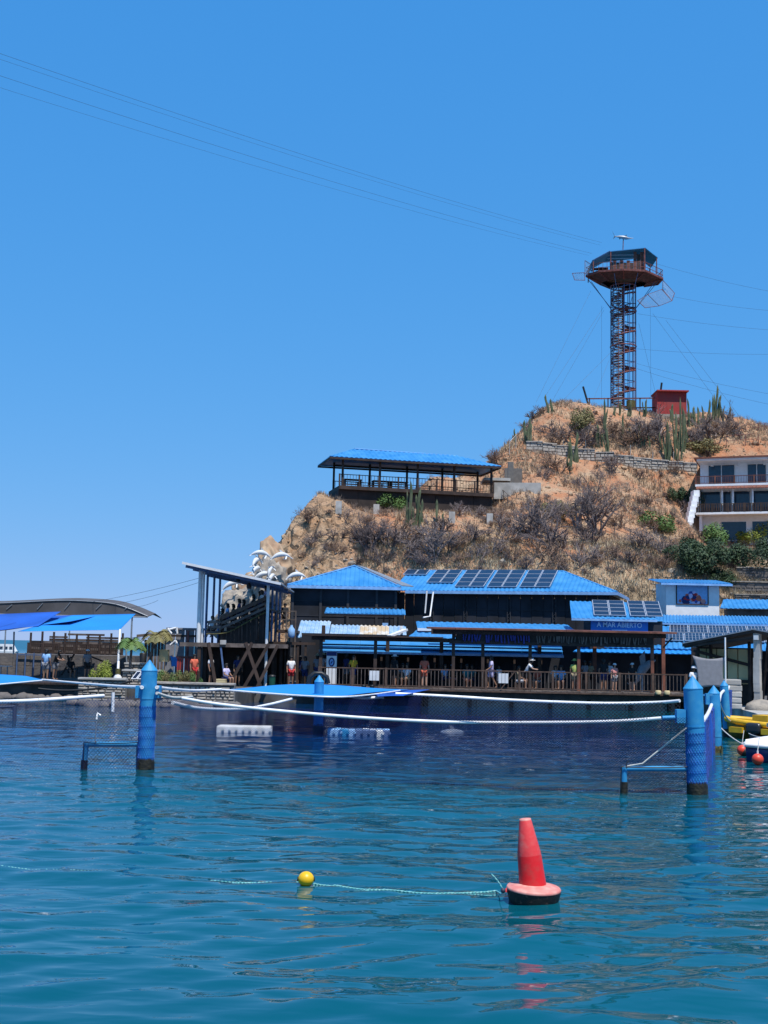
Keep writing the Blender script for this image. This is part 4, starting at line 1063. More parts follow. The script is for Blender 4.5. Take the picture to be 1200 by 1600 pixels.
# timber bleacher
fb = Fr(ZX(43, 0, 80), ZX(188, 0, 80))
root = T('timber_bleacher', 'old brown plank bleacher with picket railing under the awnings', 'bleacher', fb(3, 1, 2))
z1, z0 = P(110, 989, 80).z, P(110, 1023, 80).z
MB().box(fb, 0, fb.L, .9, 1.0, z0 - .1, z1 - .55).build('inner_wall', 'wall_brown', root)
for k in range(7):
    z = z0 + .1 + (z1 - z0) * k / 7.3
    x0 = 0 if k < 2 else (.25 * k if k < 4 else 1.2)
    for j in range(4):
        if k > 4 and (j + k) % 3 == 0: continue
        p0 = x0 + (fb.L - x0) * j / 4; MB().box(fb, p0, p0 + (fb.L - x0) / 4 - .02, .8, .88, z, z + (.13 if k > 4 else .165)).build('plank', 'timber_grey' if (j + k) % 2 else 'timber', root)
for j in range(9):
    a = fb.L * j / 8; MB().box(fb, a - .06, a + .06, .68, .78, z0 - .1, z1 + random.uniform(-.1, .08)).build('post', 'timber', root)
railing(root, fb, 0, fb.L, .2, z0, .72, 'timber', 6, 44, .05, .03)
# terrace wall
fw2 = Fr(ZX(-40, 0, 77), ZX(205, 0, 77))
root = T('terrace_wall', 'dark concrete terrace wall behind the show pool', 'wall', fw2(5, .2, GZ))
zt_ = P(100, 1022.5, 77).z
for j in range(9):
    a = fw2.L * j / 9
    for k in range(2): MB().box(fw2, a + .3 * k, a + fw2.L / 9 - .02 + .3 * k, .0 + .01 * (j % 2), 3.5, GZ + (zt_ - GZ) * k / 2, GZ + (zt_ - GZ) * (k + 1) / 2 - .015).build('wall_block', 'stone_dark', root)
for j in range(5):
    a = fw2.at(28 + j * 13, -.1); MB().box(fw2, a, a + .07, -.2, -.1, GZ, zt_ + .05).build('fence_post', 'steel_blue', root)
MB().box(fw2, fw2.at(28, 0), fw2.at(80, 0), -.17, -.12, zt_ - .1, zt_ - .04).build('fence_rail', 'steel_blue', root)
for (u0, v0, u1, v1) in ((96, 1055, 116, 1022), (110, 1055, 106, 1024), (135, 1023, 188, 1044)):
    MB().bar(P(u0, v0, 74.5), P(u1, v1, 74.5), .09).build('timber_prop', 'timber', None, label='dark timber prop leaning against the terrace wall', cat='beam', group='timber props at the terrace wall')
for k, u in enumerate((4, 14)):
    t_ = T('white_table', 'small white table in the shade before the terrace wall', 'table', ZX(u, GZ, 73), 'white tables by the terrace wall')
    MB().lathe(ZX(u, GZ + .7, 73), [(.3, 0), (.3, .04)], 14).build('table_top', 'white', t_); MB().tube(ZX(u, GZ, 73), ZX(u, GZ + .7, 73), .04).build('leg', 'steel', t_)

# ---------------------------------------------------------------- stone walls at the pool edge, stone by stone
def stone_wall(name, label, pA, pB, z0, z1, sh=.17, sw=.36, depth=.5, m='stone', capm='stone', seed=1, root=None):
    rnd = random.Random(seed); f_ = Fr(pA, pB)
    root = root or T(name, label, 'wall', f_(f_.L / 2, depth / 2, z0))
    MB().box(f_, .02, f_.L - .02, .05, depth, z0 - .3, z1 - .02).build('core', 'mortar', root)
    z = z0
    while z < z1 - .03:
        h_ = min(sh * rnd.uniform(.8, 1.25), z1 - z); a = 0
        while a < f_.L - .05:
            w_ = min(sw * rnd.uniform(.5, 1.5), f_.L - a)
            g_ = .012; pj = rnd.uniform(-.06, .03); sk_ = rnd.uniform(-.03, .03)
            pts = []
            for bb in (pj, .2):
                i_ = .03 if bb == pj else 0
                pts.append([f_(a + g_ + i_, bb, z + g_ + i_), f_(a + w_ - g_ - i_, bb, z + g_ + i_ + sk_ * .3), f_(a + w_ - g_ - i_, bb, z + h_ - g_ - i_ + sk_ * .2), f_(a + g_ + i_, bb, z + h_ - g_ - i_)])
            q = pts[0] + pts[1]
            MB().add(q, [(0, 1, 2, 3), (0, 4, 5, 1), (1, 5, 6, 2), (2, 6, 7, 3), (3, 7, 4, 0)]).build('stone', m, root)
            a += w_
        z += h_
    nc = max(2, int(f_.L / .9))
    for i in range(nc): MB().box(f_, f_.L * i / nc, f_.L * (i + 1) / nc - .015, -.07 + rnd.uniform(-.03, .02), depth, z1, z1 + .09).build('cap_stone', capm, root)
    return root
stone_wall('stone_wall', 'grey rubble retaining wall with pale cap below the grandstand', ZX(244, 0, 61.2), ZX(369, 0, 61.0), -.05, P(310, 1067, 61).z - .08, seed=2, m='wall_stone', capm='wall_stone')
stone_wall('stone_wall', 'low pale-capped stone planter wall under the round bush', ZX(125, 0, 63), ZX(200, 0, 63), .1, P(160, 1062, 63).z, sh=.14, seed=3, capm='concrete', m='wall_stone')
stone_wall('stone_wall', 'short stone wall behind the leaning solar panel', ZX(193, 0, 66.5), ZX(258, 0, 66.5), GZ, P(225, 1049, 66.5).z, seed=4, capm='concrete', m='wall_stone')
stone_wall('stone_wall', 'low stone step wall under the small palms', ZX(196, 0, 70), ZX(236, 0, 70), GZ, P(215, 1038, 70).z, seed=6, capm='concrete', m='wall_stone')
# pool edge rocks
random.seed(21)
def rock_mesh(seed, m='stone', sub=2):
    rnd = random.Random(seed); bm = bmesh.new(); bmesh.ops.create_icosphere(bm, subdivisions=sub, radius=1)
    for v in bm.verts: v.co *= 1 + .33 * noise.noise(v.co * 1.4 + V((seed * 3.1, 0, 0))) + .16 * noise.ridged_multi_fractal(v.co * 2.2 + V((seed, 0, 2)), 1.0, 2.0, 3, 1.0, 2.0) - .15
    me = bpy.data.meshes.new('rock'); bm.to_mesh(me); bm.free(); me.polygons.foreach_set('use_smooth', [True] * len(me.polygons)); me.materials.append(M[m]); return me
RK = [rock_mesh(i) for i in range(5)]; RKD = [rock_mesh(i, 'stone_dark') for i in range(5)]
def rock(loc, s, label, group, i=0, dark=False, flat_=.6):
    o = bpy.data.objects.new('rock', (RKD if dark else RK)[i % 5]); o.location = loc; o.rotation_euler = (0, 0, random.uniform(0, 6)); o.scale = (s, s * .8, s * flat_)
    link(o); tag(o, label, 'rock', group)
for i in range(26):
    u = 122 + i * 10 + random.uniform(-4, 4)
    rock(ZX(u, random.uniform(-.05, .12), random.uniform(59.4, 60.6)), random.uniform(.25, .55), 'dark wet rock along the waterline below the stone walls', 'rocks along the pool waterline', i, True)
for i in range(16):
    u = -10 + i * 9 + random.uniform(-3, 3)
    rock(ZX(u, .1, 64.6), random.uniform(.25, .5), 'dark rock under the pool edge before the terrace', 'rocks before the terrace', i, True)
# pool-edge deck planks left (dark) 
fe = Fr(ZX(-20, 0, 64.6), ZX(130, 0, 64.2))
root = T('pool_walkway', 'dark low walkway along the show pool before the terrace', 'walkway', fe(2, .5, GZ))
for j in range(16): MB().box(fe, fe.L * j / 16, fe.L * (j + 1) / 16 - .02, 0, 2.2, GZ, GZ + .1).build('plank', 'timber', root)
MB().path(sag(P(60, 1076, 62), P(206, 1064, 62), .25), .06, 6).build('dark_float_line', 'black', None, label='dark sagging float line along the pool edge by the bush', cat='rope')
# leaning solar panel
O_ = P(204, 1062, 64.5)
solar_array(O_, V((.62, 0, 0)), V((.25, .35, .42)), 2, 1, 'small tilted solar panel on the low stone wall beside the blue post')
# grey mesh enclosures, rust fence, plank wall behind the palms
fv = Fr(ZX(258, 0, 71), ZX(318, 0, 71))
root = T('mesh_enclosure', 'grey mesh-walled enclosure with white pipes beside the grandstand', 'enclosure', fv(1, 1, GZ))
zt_ = P(290, 981, 71).z
for j in range(4): MB().box(fv, fv.L * j / 4, fv.L * (j + 1) / 4 - .04, .3, .36, GZ, zt_ - .1).build('mesh_panel', 'cloth_grey', root)
MB().box(fv, 0, fv.L, .2, 3, zt_ - .1, zt_).build('roof', 'cloth_grey', root)
MB().box(fv, 0, fv.L, .12, .19, P(290, 992, 71).z - .12, P(290, 992, 71).z).build('beam', 'timber', root)
for (a, b2, c2, d2) in ((262, 982, 268, 990), (276, 980, 277, 990), (260, 985, 275, 981), (266, 1008, 274, 1001), (274, 1001, 279, 1009)): MB().tube(P(a, b2, 70.6), P(c2, d2, 70.6), .06).build('pipe', 'pipe_white', root)
MB().bar(ZX(294, GZ, 70), P(294, 986, 70), .13).build('red_post', 'rust', root)
fr2 = Fr(ZX(278, 0, 68), ZX(312, 0, 68))
root = T('rust_fence', 'rust-red board fence above the reddish hedge', 'fence', fr2(.6, 0, GZ))
for j in range(9): MB().box(fr2, fr2.L * j / 9, fr2.L * (j + 1) / 9 - .04, 0, .05, GZ, P(290, 1026, 68).z).build('board', 'red_shed', root)
MB().box(fr2, -.05, fr2.L + .05, -.06, -.01, P(290, 1026, 68).z - .1, P(290, 1026, 68).z + .02).build('rail', 'rust', root)
fp = Fr(ZX(226, 0, 74), ZX(262, 0, 74))
root = T('plank_hut', 'low dark plank hut with sagging thatch-brown roof behind the small palms', 'hut', fp(.7, .5, GZ))
for j in range(7): MB().box(fp, fp.L * j / 7, fp.L * (j + 1) / 7 - .03, 0, .06, GZ, P(240, 1000, 74).z + .1 * (j % 2)).build('plank', 'timber_grey', root)
MB().hexa([fp(-.4, -.5, P(225, 996, 74).z), fp(fp.L + .6, -.5, P(260, 990, 74).z), fp(fp.L + .6, 2, P(260, 988, 74).z), fp(-.4, 2, P(225, 994, 74).z)] + [x + V((0, 0, .16)) for x in (fp(-.4, -.5, P(225, 996, 74).z), fp(fp.L + .6, -.5, P(260, 990, 74).z), fp(fp.L + .6, 2, P(260, 988, 74).z), fp(-.4, 2, P(225, 994, 74).z))]).build('roof', 'timber_grey', root)
MB().lathe(ZX(225, GZ + .9, 71), [(.2, 0), (.22, .75), (.18, .8)], 12).build('barrel', 'black', None, label='black upright barrel beside the small palm', cat='barrel')
MB().box(Fr(ZX(250, 0, 69.5), ZX(265, 0, 69.5)), 0, .5, 0, .4, P(255, 1034, 69.5).z, P(255, 1015, 69.5).z).build('crate', 'cream', None, label='pale yellow box on the wall beside hanging blue cloth', cat='box')
cloth('hanging_cloth', [P(266, 1025, 69), P(278, 1025, 69), P(277, 1043, 69), P(268, 1042, 69)], 'cloth_blue', 'bright blue cloth hanging beside the rust-red fence', 'cloth', edge=.15)

# ================================================================ lookout tower
TB = P(974, 639, 135); tx, ty, tz = TB.x, 135.0, TB.z - .3
zpl = P(974, 447, 135).z          # underside of platform
root = T('lookout_tower', 'tall rust-brown lookout tower with spiral stair cage and railed platform', 'tower', (tx, ty, tz))
R_ = 1.42
for k in range(14):
    a = 2 * math.pi * k / 14 + .1
    MB().tube((tx + R_ * math.cos(a), ty + R_ * math.sin(a), tz), (tx + R_ * math.cos(a), ty + R_ * math.sin(a), zpl), .045, n=6).build('upright', 'steel_blue' if k % 3 else 'rust', root)
MB().tube((tx, ty, tz), (tx, ty, zpl), .17, n=10).build('core_column', 'rust', root)
nring = 4
for z in (tz + .3, P(974, 542, 135).z, P(974, 487, 135).z, zpl - .1):
    MB().path([(tx + (R_ + .03) * math.cos(2 * math.pi * k / 20), ty + (R_ + .03) * math.sin(2 * math.pi * k / 20), z) for k in range(21)], .07, 6).build('ring', 'rust', root)
nst = 78; turns = 6.0
for k in range(nst):
    a = 2 * math.pi * turns * k / nst; z = tz + .3 + (zpl - tz - .5) * k / nst
    d0, d1 = a - .22, a + .22
    q = [(tx + .15 * math.cos(d0), ty + .15 * math.sin(d0), z), (tx + (R_ - .05) * math.cos(d0), ty + (R_ - .05) * math.sin(d0), z), (tx + (R_ - .05) * math.cos(d1), ty + (R_ - .05) * math.sin(d1), z), (tx + .15 * math.cos(d1), ty + .15 * math.sin(d1), z)]
    MB().slab(q, .06).build('stair_tread', 'rust', root)
for rr, dz in ((R_ - .08, .0), (R_ - .08, .95)):
    MB().path([(tx + rr * math.cos(2 * math.pi * turns * k / 180), ty + rr * math.sin(2 * math.pi * turns * k / 180), tz + .3 + dz + (zpl - tz - 1.0) * k / 180) for k in range(181)], .05 if dz else .11, 5, flat=1).build('stair_rail' if dz else 'stringer', 'steel_blue' if dz else 'rust', root)
# horizontal hoops of the cage on the seaward half
for k in range(46):
    z = tz + .5 + (zpl - tz - .7) * k / 46
    MB().path([(tx + (R_ - .02) * math.cos(a), ty + (R_ - .02) * math.sin(a), z) for a in [math.radians(x) for x in range(150, 276, 21)]], .055, 4).build('cage_hoop', 'steel', root)
# platform: irregular octagon
pl_pts = [(-4.3, -.4), (-3.2, -2.3), (-.6, -3.2), (1.9, -3.0), (4.3, -.9), (4.2, 1.2), (1.5, 3.0), (-2.0, 2.8)]
zf = P(974, 434, 135).z
pz_ = [zf, zf - .05, zf - .08, zf - .1, zf - .3, zf - .3, zf, zf]
up_ = [V((tx + x, ty + y, z)) for (x, y), z in zip(pl_pts, pz_)]
lo_ = [V((tx + x * .6, ty + y * .62, zf - .72)) for x, y in pl_pts]
n8 = 8
for i in range(n8):
    j = (i + 1) % n8
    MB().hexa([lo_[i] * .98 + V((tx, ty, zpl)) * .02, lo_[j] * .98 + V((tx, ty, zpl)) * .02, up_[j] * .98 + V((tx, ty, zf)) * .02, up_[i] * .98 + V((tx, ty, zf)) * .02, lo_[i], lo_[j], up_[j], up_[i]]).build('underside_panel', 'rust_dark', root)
    MB().bar(up_[i], up_[j], .16, .22).build('edge_beam', 'rust', root)
    MB().bar(lo_[i] - V((0, 0, .06)), up_[i] - V((0, 0, .06)), .12).build('bracket', 'rust', root)
    for t_ in (.45, 1.0): MB().bar(up_[i] + V((0, 0, t_)), up_[j] + V((0, 0, t_)), .05).build('rail', 'rust', root)
    m2_ = (up_[j] - up_[i]).length
    for k in range(int(m2_ / .4)): MB().bar(up_[i].lerp(up_[j], k / int(m2_ / .4)), up_[i].lerp(up_[j], k / int(m2_ / .4)) + V((0, 0, 1.02)), .035).build('baluster', 'rust', root)
MB().slab([p + V((0, 0, .02)) for p in up_], .08).build('floor', 'timber_grey', root)
# struts
for a, rr in ((math.pi, 4.0), (math.pi * .93, 3.6), (0, 4.0), (-.15, 3.7), (-1.2, 3), (-2.1, 3)):
    MB().tube((tx + R_ * math.cos(a), ty + R_ * math.sin(a), zpl - 2.6), (tx + rr * math.cos(a), ty + rr * math.sin(a), zf - .3), .036, n=6).build('strut', 'steel_blue', root)
# cabin and roof
zr0 = P(930, 407, 135).z - .75; zr1 = P(990, 390, 135).z - .75; zrr = P(1022, 400, 135).z - .75
rp = [V((tx - 3.9, ty - 1.9, zr0)), V((tx - 2.0, ty - 2.6, zr0 + .95)), V((tx + 2.0, ty - 2.5, zr1 + .1)), V((tx + 3.6, ty - 1.6, zrr))]
rb = [p + V((.1, 4.0, .1)) for p in rp]
for i in range(3): MB().slab([rp[i], rp[i + 1], rb[i + 1], rb[i]], .07).build('roof', 'roof_blue', root)
for i in range(7):
    t_ = i / 6; MB().bar(rp[0].lerp(rb[0], t_) + V((0, 0, .09)), rp[1].lerp(rb[1], t_) + V((0, 0, .09)), .06).build('roof_batten', 'steel_blue', root)
for p in (rp[0], rp[1], rp[2], rp[3], rb[0], rb[3], rb[2]): MB().bar(V((p.x * .96 + tx * .04, p.y, zf)), V((p.x * .96 + tx * .04, p.y, p.z)), .1).build('post', 'rust', root)
for i in range(10): MB().box(Fr((tx - 1.9, ty - 2.0), (tx + 1.9, ty - 2.0)), i * .38, i * .38 + .36, 0, .06, zf + .1, zf + 1.15 + .25 * (i % 2) + 1.0 * (i > 6)).build('cabin_board', 'timber_red' if i % 2 else 'timber', root)
MB().box(Fr((tx + 1.8, ty - 2.0), (tx + 2.2, ty + 1)), 0, 2.4, 0, .06, zf + .1, zr1 - .3).build('cabin_wall', 'timber_red', root)
for z in (1.5, 1.9): MB().bar((tx - 2.2, ty - 2.1, zf + z), (tx + .8, ty - 2.1, zf + z + .1), .07).build('rail', 'steel', root)
MB().bar((tx + 1.9, ty - 2.2, zf + .1), (tx + 1.95, ty - 2.2, zr1), .12).build('post', 'rust', root)
MB().box(Fr((tx - 3.8, ty - 1.4), (tx - 2.0, ty - 1.7)), 0, 1.8, 0, .7, zf + .55, zf + .63).build('counter', 'timber', root)
# side nets (frames with mesh)
def netframe(q, label_m='net_grey', sp=.16, r=.012):
    fo = MB()
    for i in range(4): fo.bar(q[i], q[(i + 1) % 4], .05)
    o = fo.build('net_frame', 'rust', root); net(q[0], q[1], q[2], q[3], sp, r, 0, 1).build('mesh', label_m, o)
netframe([P(894, 427, 134), P(913, 426, 134), P(914, 438, 134), P(898, 437.5, 134)])
netframe([P(914, 407, 134), P(927, 415, 133.5), P(928, 426, 133.5), P(914, 428, 134)])
netframe([P(1036, 438, 134), P(1054, 458, 133), P(1050, 470, 132.5), P(1035, 452, 134)])
netframe([P(1034, 452, 134), P(1050, 470, 132.5), P(1030, 478, 132), P(1012, 460, 133)])
netframe([P(1012, 460, 133), P(1030, 478, 132), P(1008, 481, 132), P(996, 470, 133)])
# base barrel, leaning props and railing at the foot
MB().lathe((tx + .5, ty - 1.7, tz), [(.5, 0), (.5, .9)], 12).build('tank', 'algae_green', None, label='small olive tank at the foot of the lookout tower', cat='tank')
root2 = T('summit_railing', 'dark steel railing around the foot of the lookout tower', 'railing', P(940, 640, 132))
for u in (921, 950, 1000, 1026): MB().bar(P(u, 640, 132), P(u, 622, 132), .12).build('post', 'timber', root2)
MB().bar(P(918, 623, 132), P(1027, 622, 132), .12).build('rail', 'rust', root2); MB().bar(P(921, 637, 132), P(1027, 637, 132), .12).build('rail', 'timber', root2)
for u0, v0, u1, v1, lab in ((911, 604, 921, 638, 'leaning dark pole at the foot of the lookout tower'), (1034, 598, 1032, 614, 'short dark pole behind the red hut')):
    MB().tube(P(u0, v0, 131.5), P(u1, v1, 131.5), .11, n=6).build('pole', 'black', None, label=lab, cat='pole')
# fish vane
fc_ = P(974, 371, 135)
root3 = T('fish_weathervane', 'grey billfish weathervane on a mast above the lookout tower roof', 'weathervane', (tx, ty, zr1))
MB().tube((tx - .05, ty, zr1 + .1), (fc_.x, ty, fc_.z), .05).build('mast', 'rust', root3)
ax = [(-1.02, .12), (-.75, .08), (-.4, .06), (0, 0), (.35, -.06), (.6, -.1), (1.2, -.06)]
rs = [.03, .07, .15, .21, .19, .10, .008]
bd = MB().path([V((fc_.x + x, ty, fc_.z + z)) for x, z in ax], rs, 10).build('body', 'steel', root3)
def fin(pts, th=.03): return MB().slab([V((fc_.x + x, ty - th / 2, fc_.z + z)) for x, z in pts], th, V((0, 1, 0)))
fin([(-.95, .1), (-1.02, .14), (-1.3, .75), (-1.08, .35), (-.98, .12), (-1.2, -.25), (-.9, .05)]).build('tail_fin', 'cable', root3)
fin([(-.35, .16), (.35, .12), (.4, .36), (.25, .22), (-.3, .22)]).build('dorsal_fin', 'cable', root3)
fin([(-.5, -.05), (-.3, -.1), (-.4, -.28)]).build('ventral_fin', 'cable', root3)
# ================================================================ red hut on the summit
fr3 = Fr(P(1027, 644, 131), P(1073, 645, 131))
root = T('red_hut', 'plain red masonry hut with flat slab roof beside the lookout tower', 'hut', fr3(1.5, 1, P(1050, 648, 131).z))
zt_, zb_ = P(1050, 612.5, 131).z, P(1050, 650, 131).z - .5
MB().box(fr3, 0, fr3.L, 0, 2.6, zb_ + .7, zt_).build('wall', 'red_shed', root)
MB().box(fr3, -.1, fr3.L + .15, -.45, 2.8, zt_, zt_ + .14).build('roof_slab', 'red_shed', root)
MB().box(fr3, -.05, fr3.L + .25, -.1, 2.7, zb_, zb_ + .69).build('plinth', 'stone', root)
# ================================================================ white house
fW = Fr(P(1086, 717, 116), P(1200, 713.5, 113.7))
root = T('white_house', 'white three-storey villa with dark glazing and long balconies on the hillside', 'house', fW(4, 2, 12.8))
zR = P(1086, 717, 116).z; zS1 = P(1090, 757, 116).z; zS2 = P(1090, 801, 116).z; zG = zS2 - 3.0
LW = 9.0
MB().box(fW, -.1, LW, -.3, 6.3, zR - .02, zR + .1).build('roof', 'tile_red', root)
MB().box(fW, .15, LW, -.1, 6, zR - .22, zR - .022).build('cornice', 'white_wall', root)
MB().box(fW, .3, LW, 1.9, 6, zG, zR - .222).build('wall', 'white_wall', root)
MB().box(fW, .3, .55, 0.5, 1.89, zG, zS2 - .2).build('wall', 'white_wall', root)
def wn(u0, u1, z0, z1, b_=1.9, nm=2, par=None):
    x0, x1 = fW.at(u0, b_), fW.at(u1, b_); w_ = MB().box(fW, x0, x1, b_ - .03, b_ - .002, z0, z1).build('window', 'glass', root)
    for k in range(nm + 1):
        x = x0 + (x1 - x0) * k / nm; MB().box(fW, x - .035, x + .035, b_ - .07, b_ - .031, z0, z1).build('mullion', 'white', w_)
    MB().box(fW, x0, x1, b_ - .065, b_ - .031, z1 - .07, z1).build('lintel', 'white', w_)
wn(1109, 1151, zS1 + .02, zR - .35); wn(1171, 1201, zS1 + .02, zR - .35); wn(1212, 1240, zS1 + .02, zR - .35)
for u0, u1 in ((1096, 1128), (1130, 1145), (1148, 1175), (1178, 1206), (1208, 1232)): wn(u0, u1, zS2 + .1, zS1 - .45, nm=1)
for z, m_ in ((zS1, 'white_wall'), (zS2, 'white_wall')): MB().box(fW, 0, LW, 0, 1.89, z - .2, z).build('balcony_slab', m_, root)
for k in range(24):
    a = .1 + (LW - .1) * k / 24
    MB().hexa([fW(a, -.25, zS1 - .52), fW(a + .34, -.25, zS1 - .52), fW(a + .34, .02, zS1 - .26), fW(a, .02, zS1 - .26), fW(a, -.25, zS1 - .44), fW(a + .34, -.25, zS1 - .44), fW(a + .34, .02, zS1 - .2), fW(a, .02, zS1 - .2)]).build('roof_tile', 'tile_red', root)
railing(root, fW, .05, LW, .06, zS1, .78, 'timber_red', 5, 60, .07, .03)
railing(root, fW, .05, LW, .06, zS2, .85, 'timber', 6, 40, .08, .12)
for a in (.15, 2.4, 3.4, 5.2, 7): MB().box(fW, a, a + .16, .15, .3, zS2, zS1 - .2).build('column', 'white', root)
for u0, u1 in ((1129, 1168), (1178, 1210)):
    x0, x1 = fW.at(u0, 1.9), fW.at(u1, 1.9); MB().box(fW, x0, x1, 1.87, 1.895, zG + .5, zS2 - .75).build('window', 'glass', root)
for u in (1115, 1155, 1199):
    p = fW(fW.at(u, 1.0), 1.0, zR - .62); MB().lathe(p, [(.17, 0), (.05, .22), (.02, .38)], 10).build('lamp_shade', 'white', root)
for u in (1141, 1172):
    p = fW(fW.at(u, 1.0), 1.0, zS1 - .55); MB().ball(p, .13, 8, 6).build('globe_lamp', 'white', root)
# white outer stair wall
root = T('garden_stair', 'white masonry garden stair climbing beside the villa', 'stair', P(1075, 845, 113))
for k in range(10):
    p = P(1069 + k * 1.9, 846 - k * 8.2, 113 + k * .25); MB().cbox((p.x, p.y, p.z), .55, 1.2, .62, 0).build('step', 'white_wall', root)
# ================================================================ blue posts in the water
def bpost(label, base, top_, r, capr=1.08, capfrac=.17, net_part=True, algae_h=.28, band=None, am='algae'):
    base, top_ = V(base), V(top_); ax = (top_ - base); L = ax.length; ax.normalize()
    rt = T('mooring_post', label, 'post', base)
    caph = r * 1.3
    MB().lathe(base - ax * 1.2, [(r, 0), (r, 1.2 + L - caph)], 24, ax).build('shaft', 'post_blue', rt)
    MB().lathe(base + ax * (L - caph), [(r * 1.03, -.02), (r * 1.03, 0), (.012, caph)], 24, ax, smooth=False).build('pointed_cap', 'post_blue', rt)
    if band: MB().lathe(base + ax * band, [(r * 1.05, 0), (r * 1.05, .03)], 24, ax).build('band', 'post_blue', rt)
    mb = MB(); nn_ = 24; rows = 5; vs = []; fs = []
    prof = [(r * 1.04, -1.0), (r * 1.10, 0), (r * 1.09, algae_h * .6), (r * 1.04, algae_h)]
    q = V((0, 0, 1)).rotation_difference(ax)
    for i, (rr, z) in enumerate(prof):
        for k in range(nn_):
            a = 2 * math.pi * k / nn_; w_ = noise.noise(V((math.cos(a) * 2, math.sin(a) * 2, z * 3 + r))) 
            zz = z + (w_ * .22 * algae_h if i == 3 else 0); vs.append(base + q @ V((math.cos(a) * rr * (1 + .05 * w_), math.sin(a) * rr * (1 + .05 * w_), zz)))
    for i in range(3):
        for k in range(nn_): fs.append((i * nn_ + k, i * nn_ + (k + 1) % nn_, (i + 1) * nn_ + (k + 1) % nn_, (i + 1) * nn_ + k))
    MB().add(vs, fs, True).build('algae_skirt', am, rt)
    if net_part:
        mb = MB(); z1 = L * net_part; turns_ = 22
        for s in (1, -1):
            for k in range(turns_):
                a0 = 2 * math.pi * k / turns_
                pts = [base + q @ V((math.cos(a0 + s * t * .62) * r * 1.035, math.sin(a0 + s * t * .62) * r * 1.035, .05 + t * (z1 - .05) / 6.0)) for t in range(7)]
                mb.path(pts, .008, 4, False)
        mb.build('net_wrap', 'post_net', rt)
    return rt
bl = G(227, 1203); br_ = G(1090, 1241)
bpost('tall blue pointed post wrapped in net beside the stone walls and pale ropes', bl, P(234, 1031, bl.y), .198, net_part=.58, band=1.72)
bpost('stout blue pointed post at the right end of the white float line', br_, P(1082, 1056, br_.y), .213, net_part=.52, band=1.48)
b2 = G(1119, 1176); bpost('blue pointed post with yellow-green weed ring behind the stout post', b2, P(1115, 1071, b2.y), .19, net_part=0, algae_h=.22, band=.5, am='algae_green')
b3 = G(1137, 1150); bpost('slim blue pointed post carrying violet netting near the quay pillar', b3, P(1131, 1063, b3.y), .155, net_part=0)
b4 = G(497, 1146); bpost('blue post rising through the middle of the blue shade sail', b4, P(499, 1055, b4.y - .2), .17, net_part=.4, algae_h=.35)
# brackets on the posts
def bracket(pts, r, label, m='post_blue', cat='bracket'):
    MB().path(pts, r, 6).build('bracket', m, None, label=label, cat=cat)
for s in (-1, 1):
    p = P(232 + s * 15, 1081, bl.y); MB().cbox((p.x, p.y, p.z), .14, .2, .3).build('bracket', 'post_blue', None, label='blue steel lug on the net-wrapped post', cat='bracket', group='lugs on the net-wrapped post')
p = P(1063, 1119, br_.y); MB().cbox((p.x, p.y, p.z), .2, .2, .3).build('bracket', 'post_blue', None, label='pale blue steel lug where the white float line meets the stout post', cat='bracket')
MB().path([P(1035, 1122, br_.y), P(1058, 1121, br_.y)], .05, 8).build('coupling', 'post_blue', None, label='blue coupling rod at the end of the white float line', cat='coupling')
p = P(1105, 1092, 34); MB().cbox((p.x, p.y, p.z), .1, .15, .3).bar(P(1096, 1086, 34), P(1113, 1086, 36), .05).build('bracket', 'post_blue', None, label='blue bracket between the stout post and the weedy post', cat='bracket')
# ================================================================ frames
def frame(label, Y, uL, uR, vT, vB, lean=0, extra=None):
    rt = T('pipe_frame', label, 'frame', ZX(uL, 0, Y))
    MB().path([P(uL, vT, Y), P(uR, vT, Y)], .06, 8).build('top_pipe', 'post_blue', rt)
    b_ = P(uL - lean, vB, Y); MB().tube(P(uL, vT - 2, Y), P(uL - lean * .75, vT + (vB - vT) * .68, Y), .07).build('leg', 'post_blue', rt)
    MB().tube(P(uL - lean * .75, vT + (vB - vT) * .68, Y), b_ - V((0, 0, .4)), .085).build('leg_foot', 'algae', rt)
    MB().tube(P(uR - 2, vT, Y), P(uR - 2, vB - 4, Y) - V((0, 0, .3)), .05).build('inner_leg', 'steel_blue', rt)
    MB().path(sag(P(uL - 4, vT - 3, Y - .1), P(uR, vT - 3, Y - .1), .02), .013, 5).build('net_rope', 'black', rt)
    MB().path([P(uL - 4, vT - 3, Y - .1), P(uL - 5, vB + 2, Y - .1)], .012, 5).build('net_rope', 'black', rt)
    net(P(uL, vT, Y), P(uR, vT, Y), P(uR, vB - 3, Y), P(uL, vB - 3, Y), .075, .004).build('mesh', 'net_black', rt)
    return rt
frame('blue pipe net frame fixed to the net-wrapped post', bl.y + .05, 135, 218, 1163, 1199, 4)
frame('blue pipe net frame fixed to the stout post', br_.y + .05, 975, 1078, 1201, 1231, 0)
fo = T('pipe_frame', 'dark pipe frame end standing alone in the show pool', 'frame', G(22, 1126))
Yf = G(22, 1126).y
MB().path([P(-30, 1106, Yf), P(24, 1104, Yf)], .06, 6).build('top_pipe', 'cable', fo); MB().path([P(23, 1103, Yf), P(23, 1126, Yf) - V((0, 0, .5))], .08, 6).build('leg', 'cable', fo)
MB().path([P(980, 1197, br_.y), P(1004, 1193, br_.y), P(1073, 1137, br_.y - .1)], .018, 6).build('rope', 'rope_white', None, label='taut white rope from the stout post to the net frame', cat='rope')
MB().path(spline([P(979, 1201, br_.y), P(979, 1192, br_.y), P(984, 1189, br_.y)], 3), .01, 5).build('rope_end', 'black', None, label='loose rope end on top of the net frame corner', cat='rope')
sb_ = T('standpipe', 'thin white stand pipe with tap above the left net frame', 'pipe', G(149, 1163))
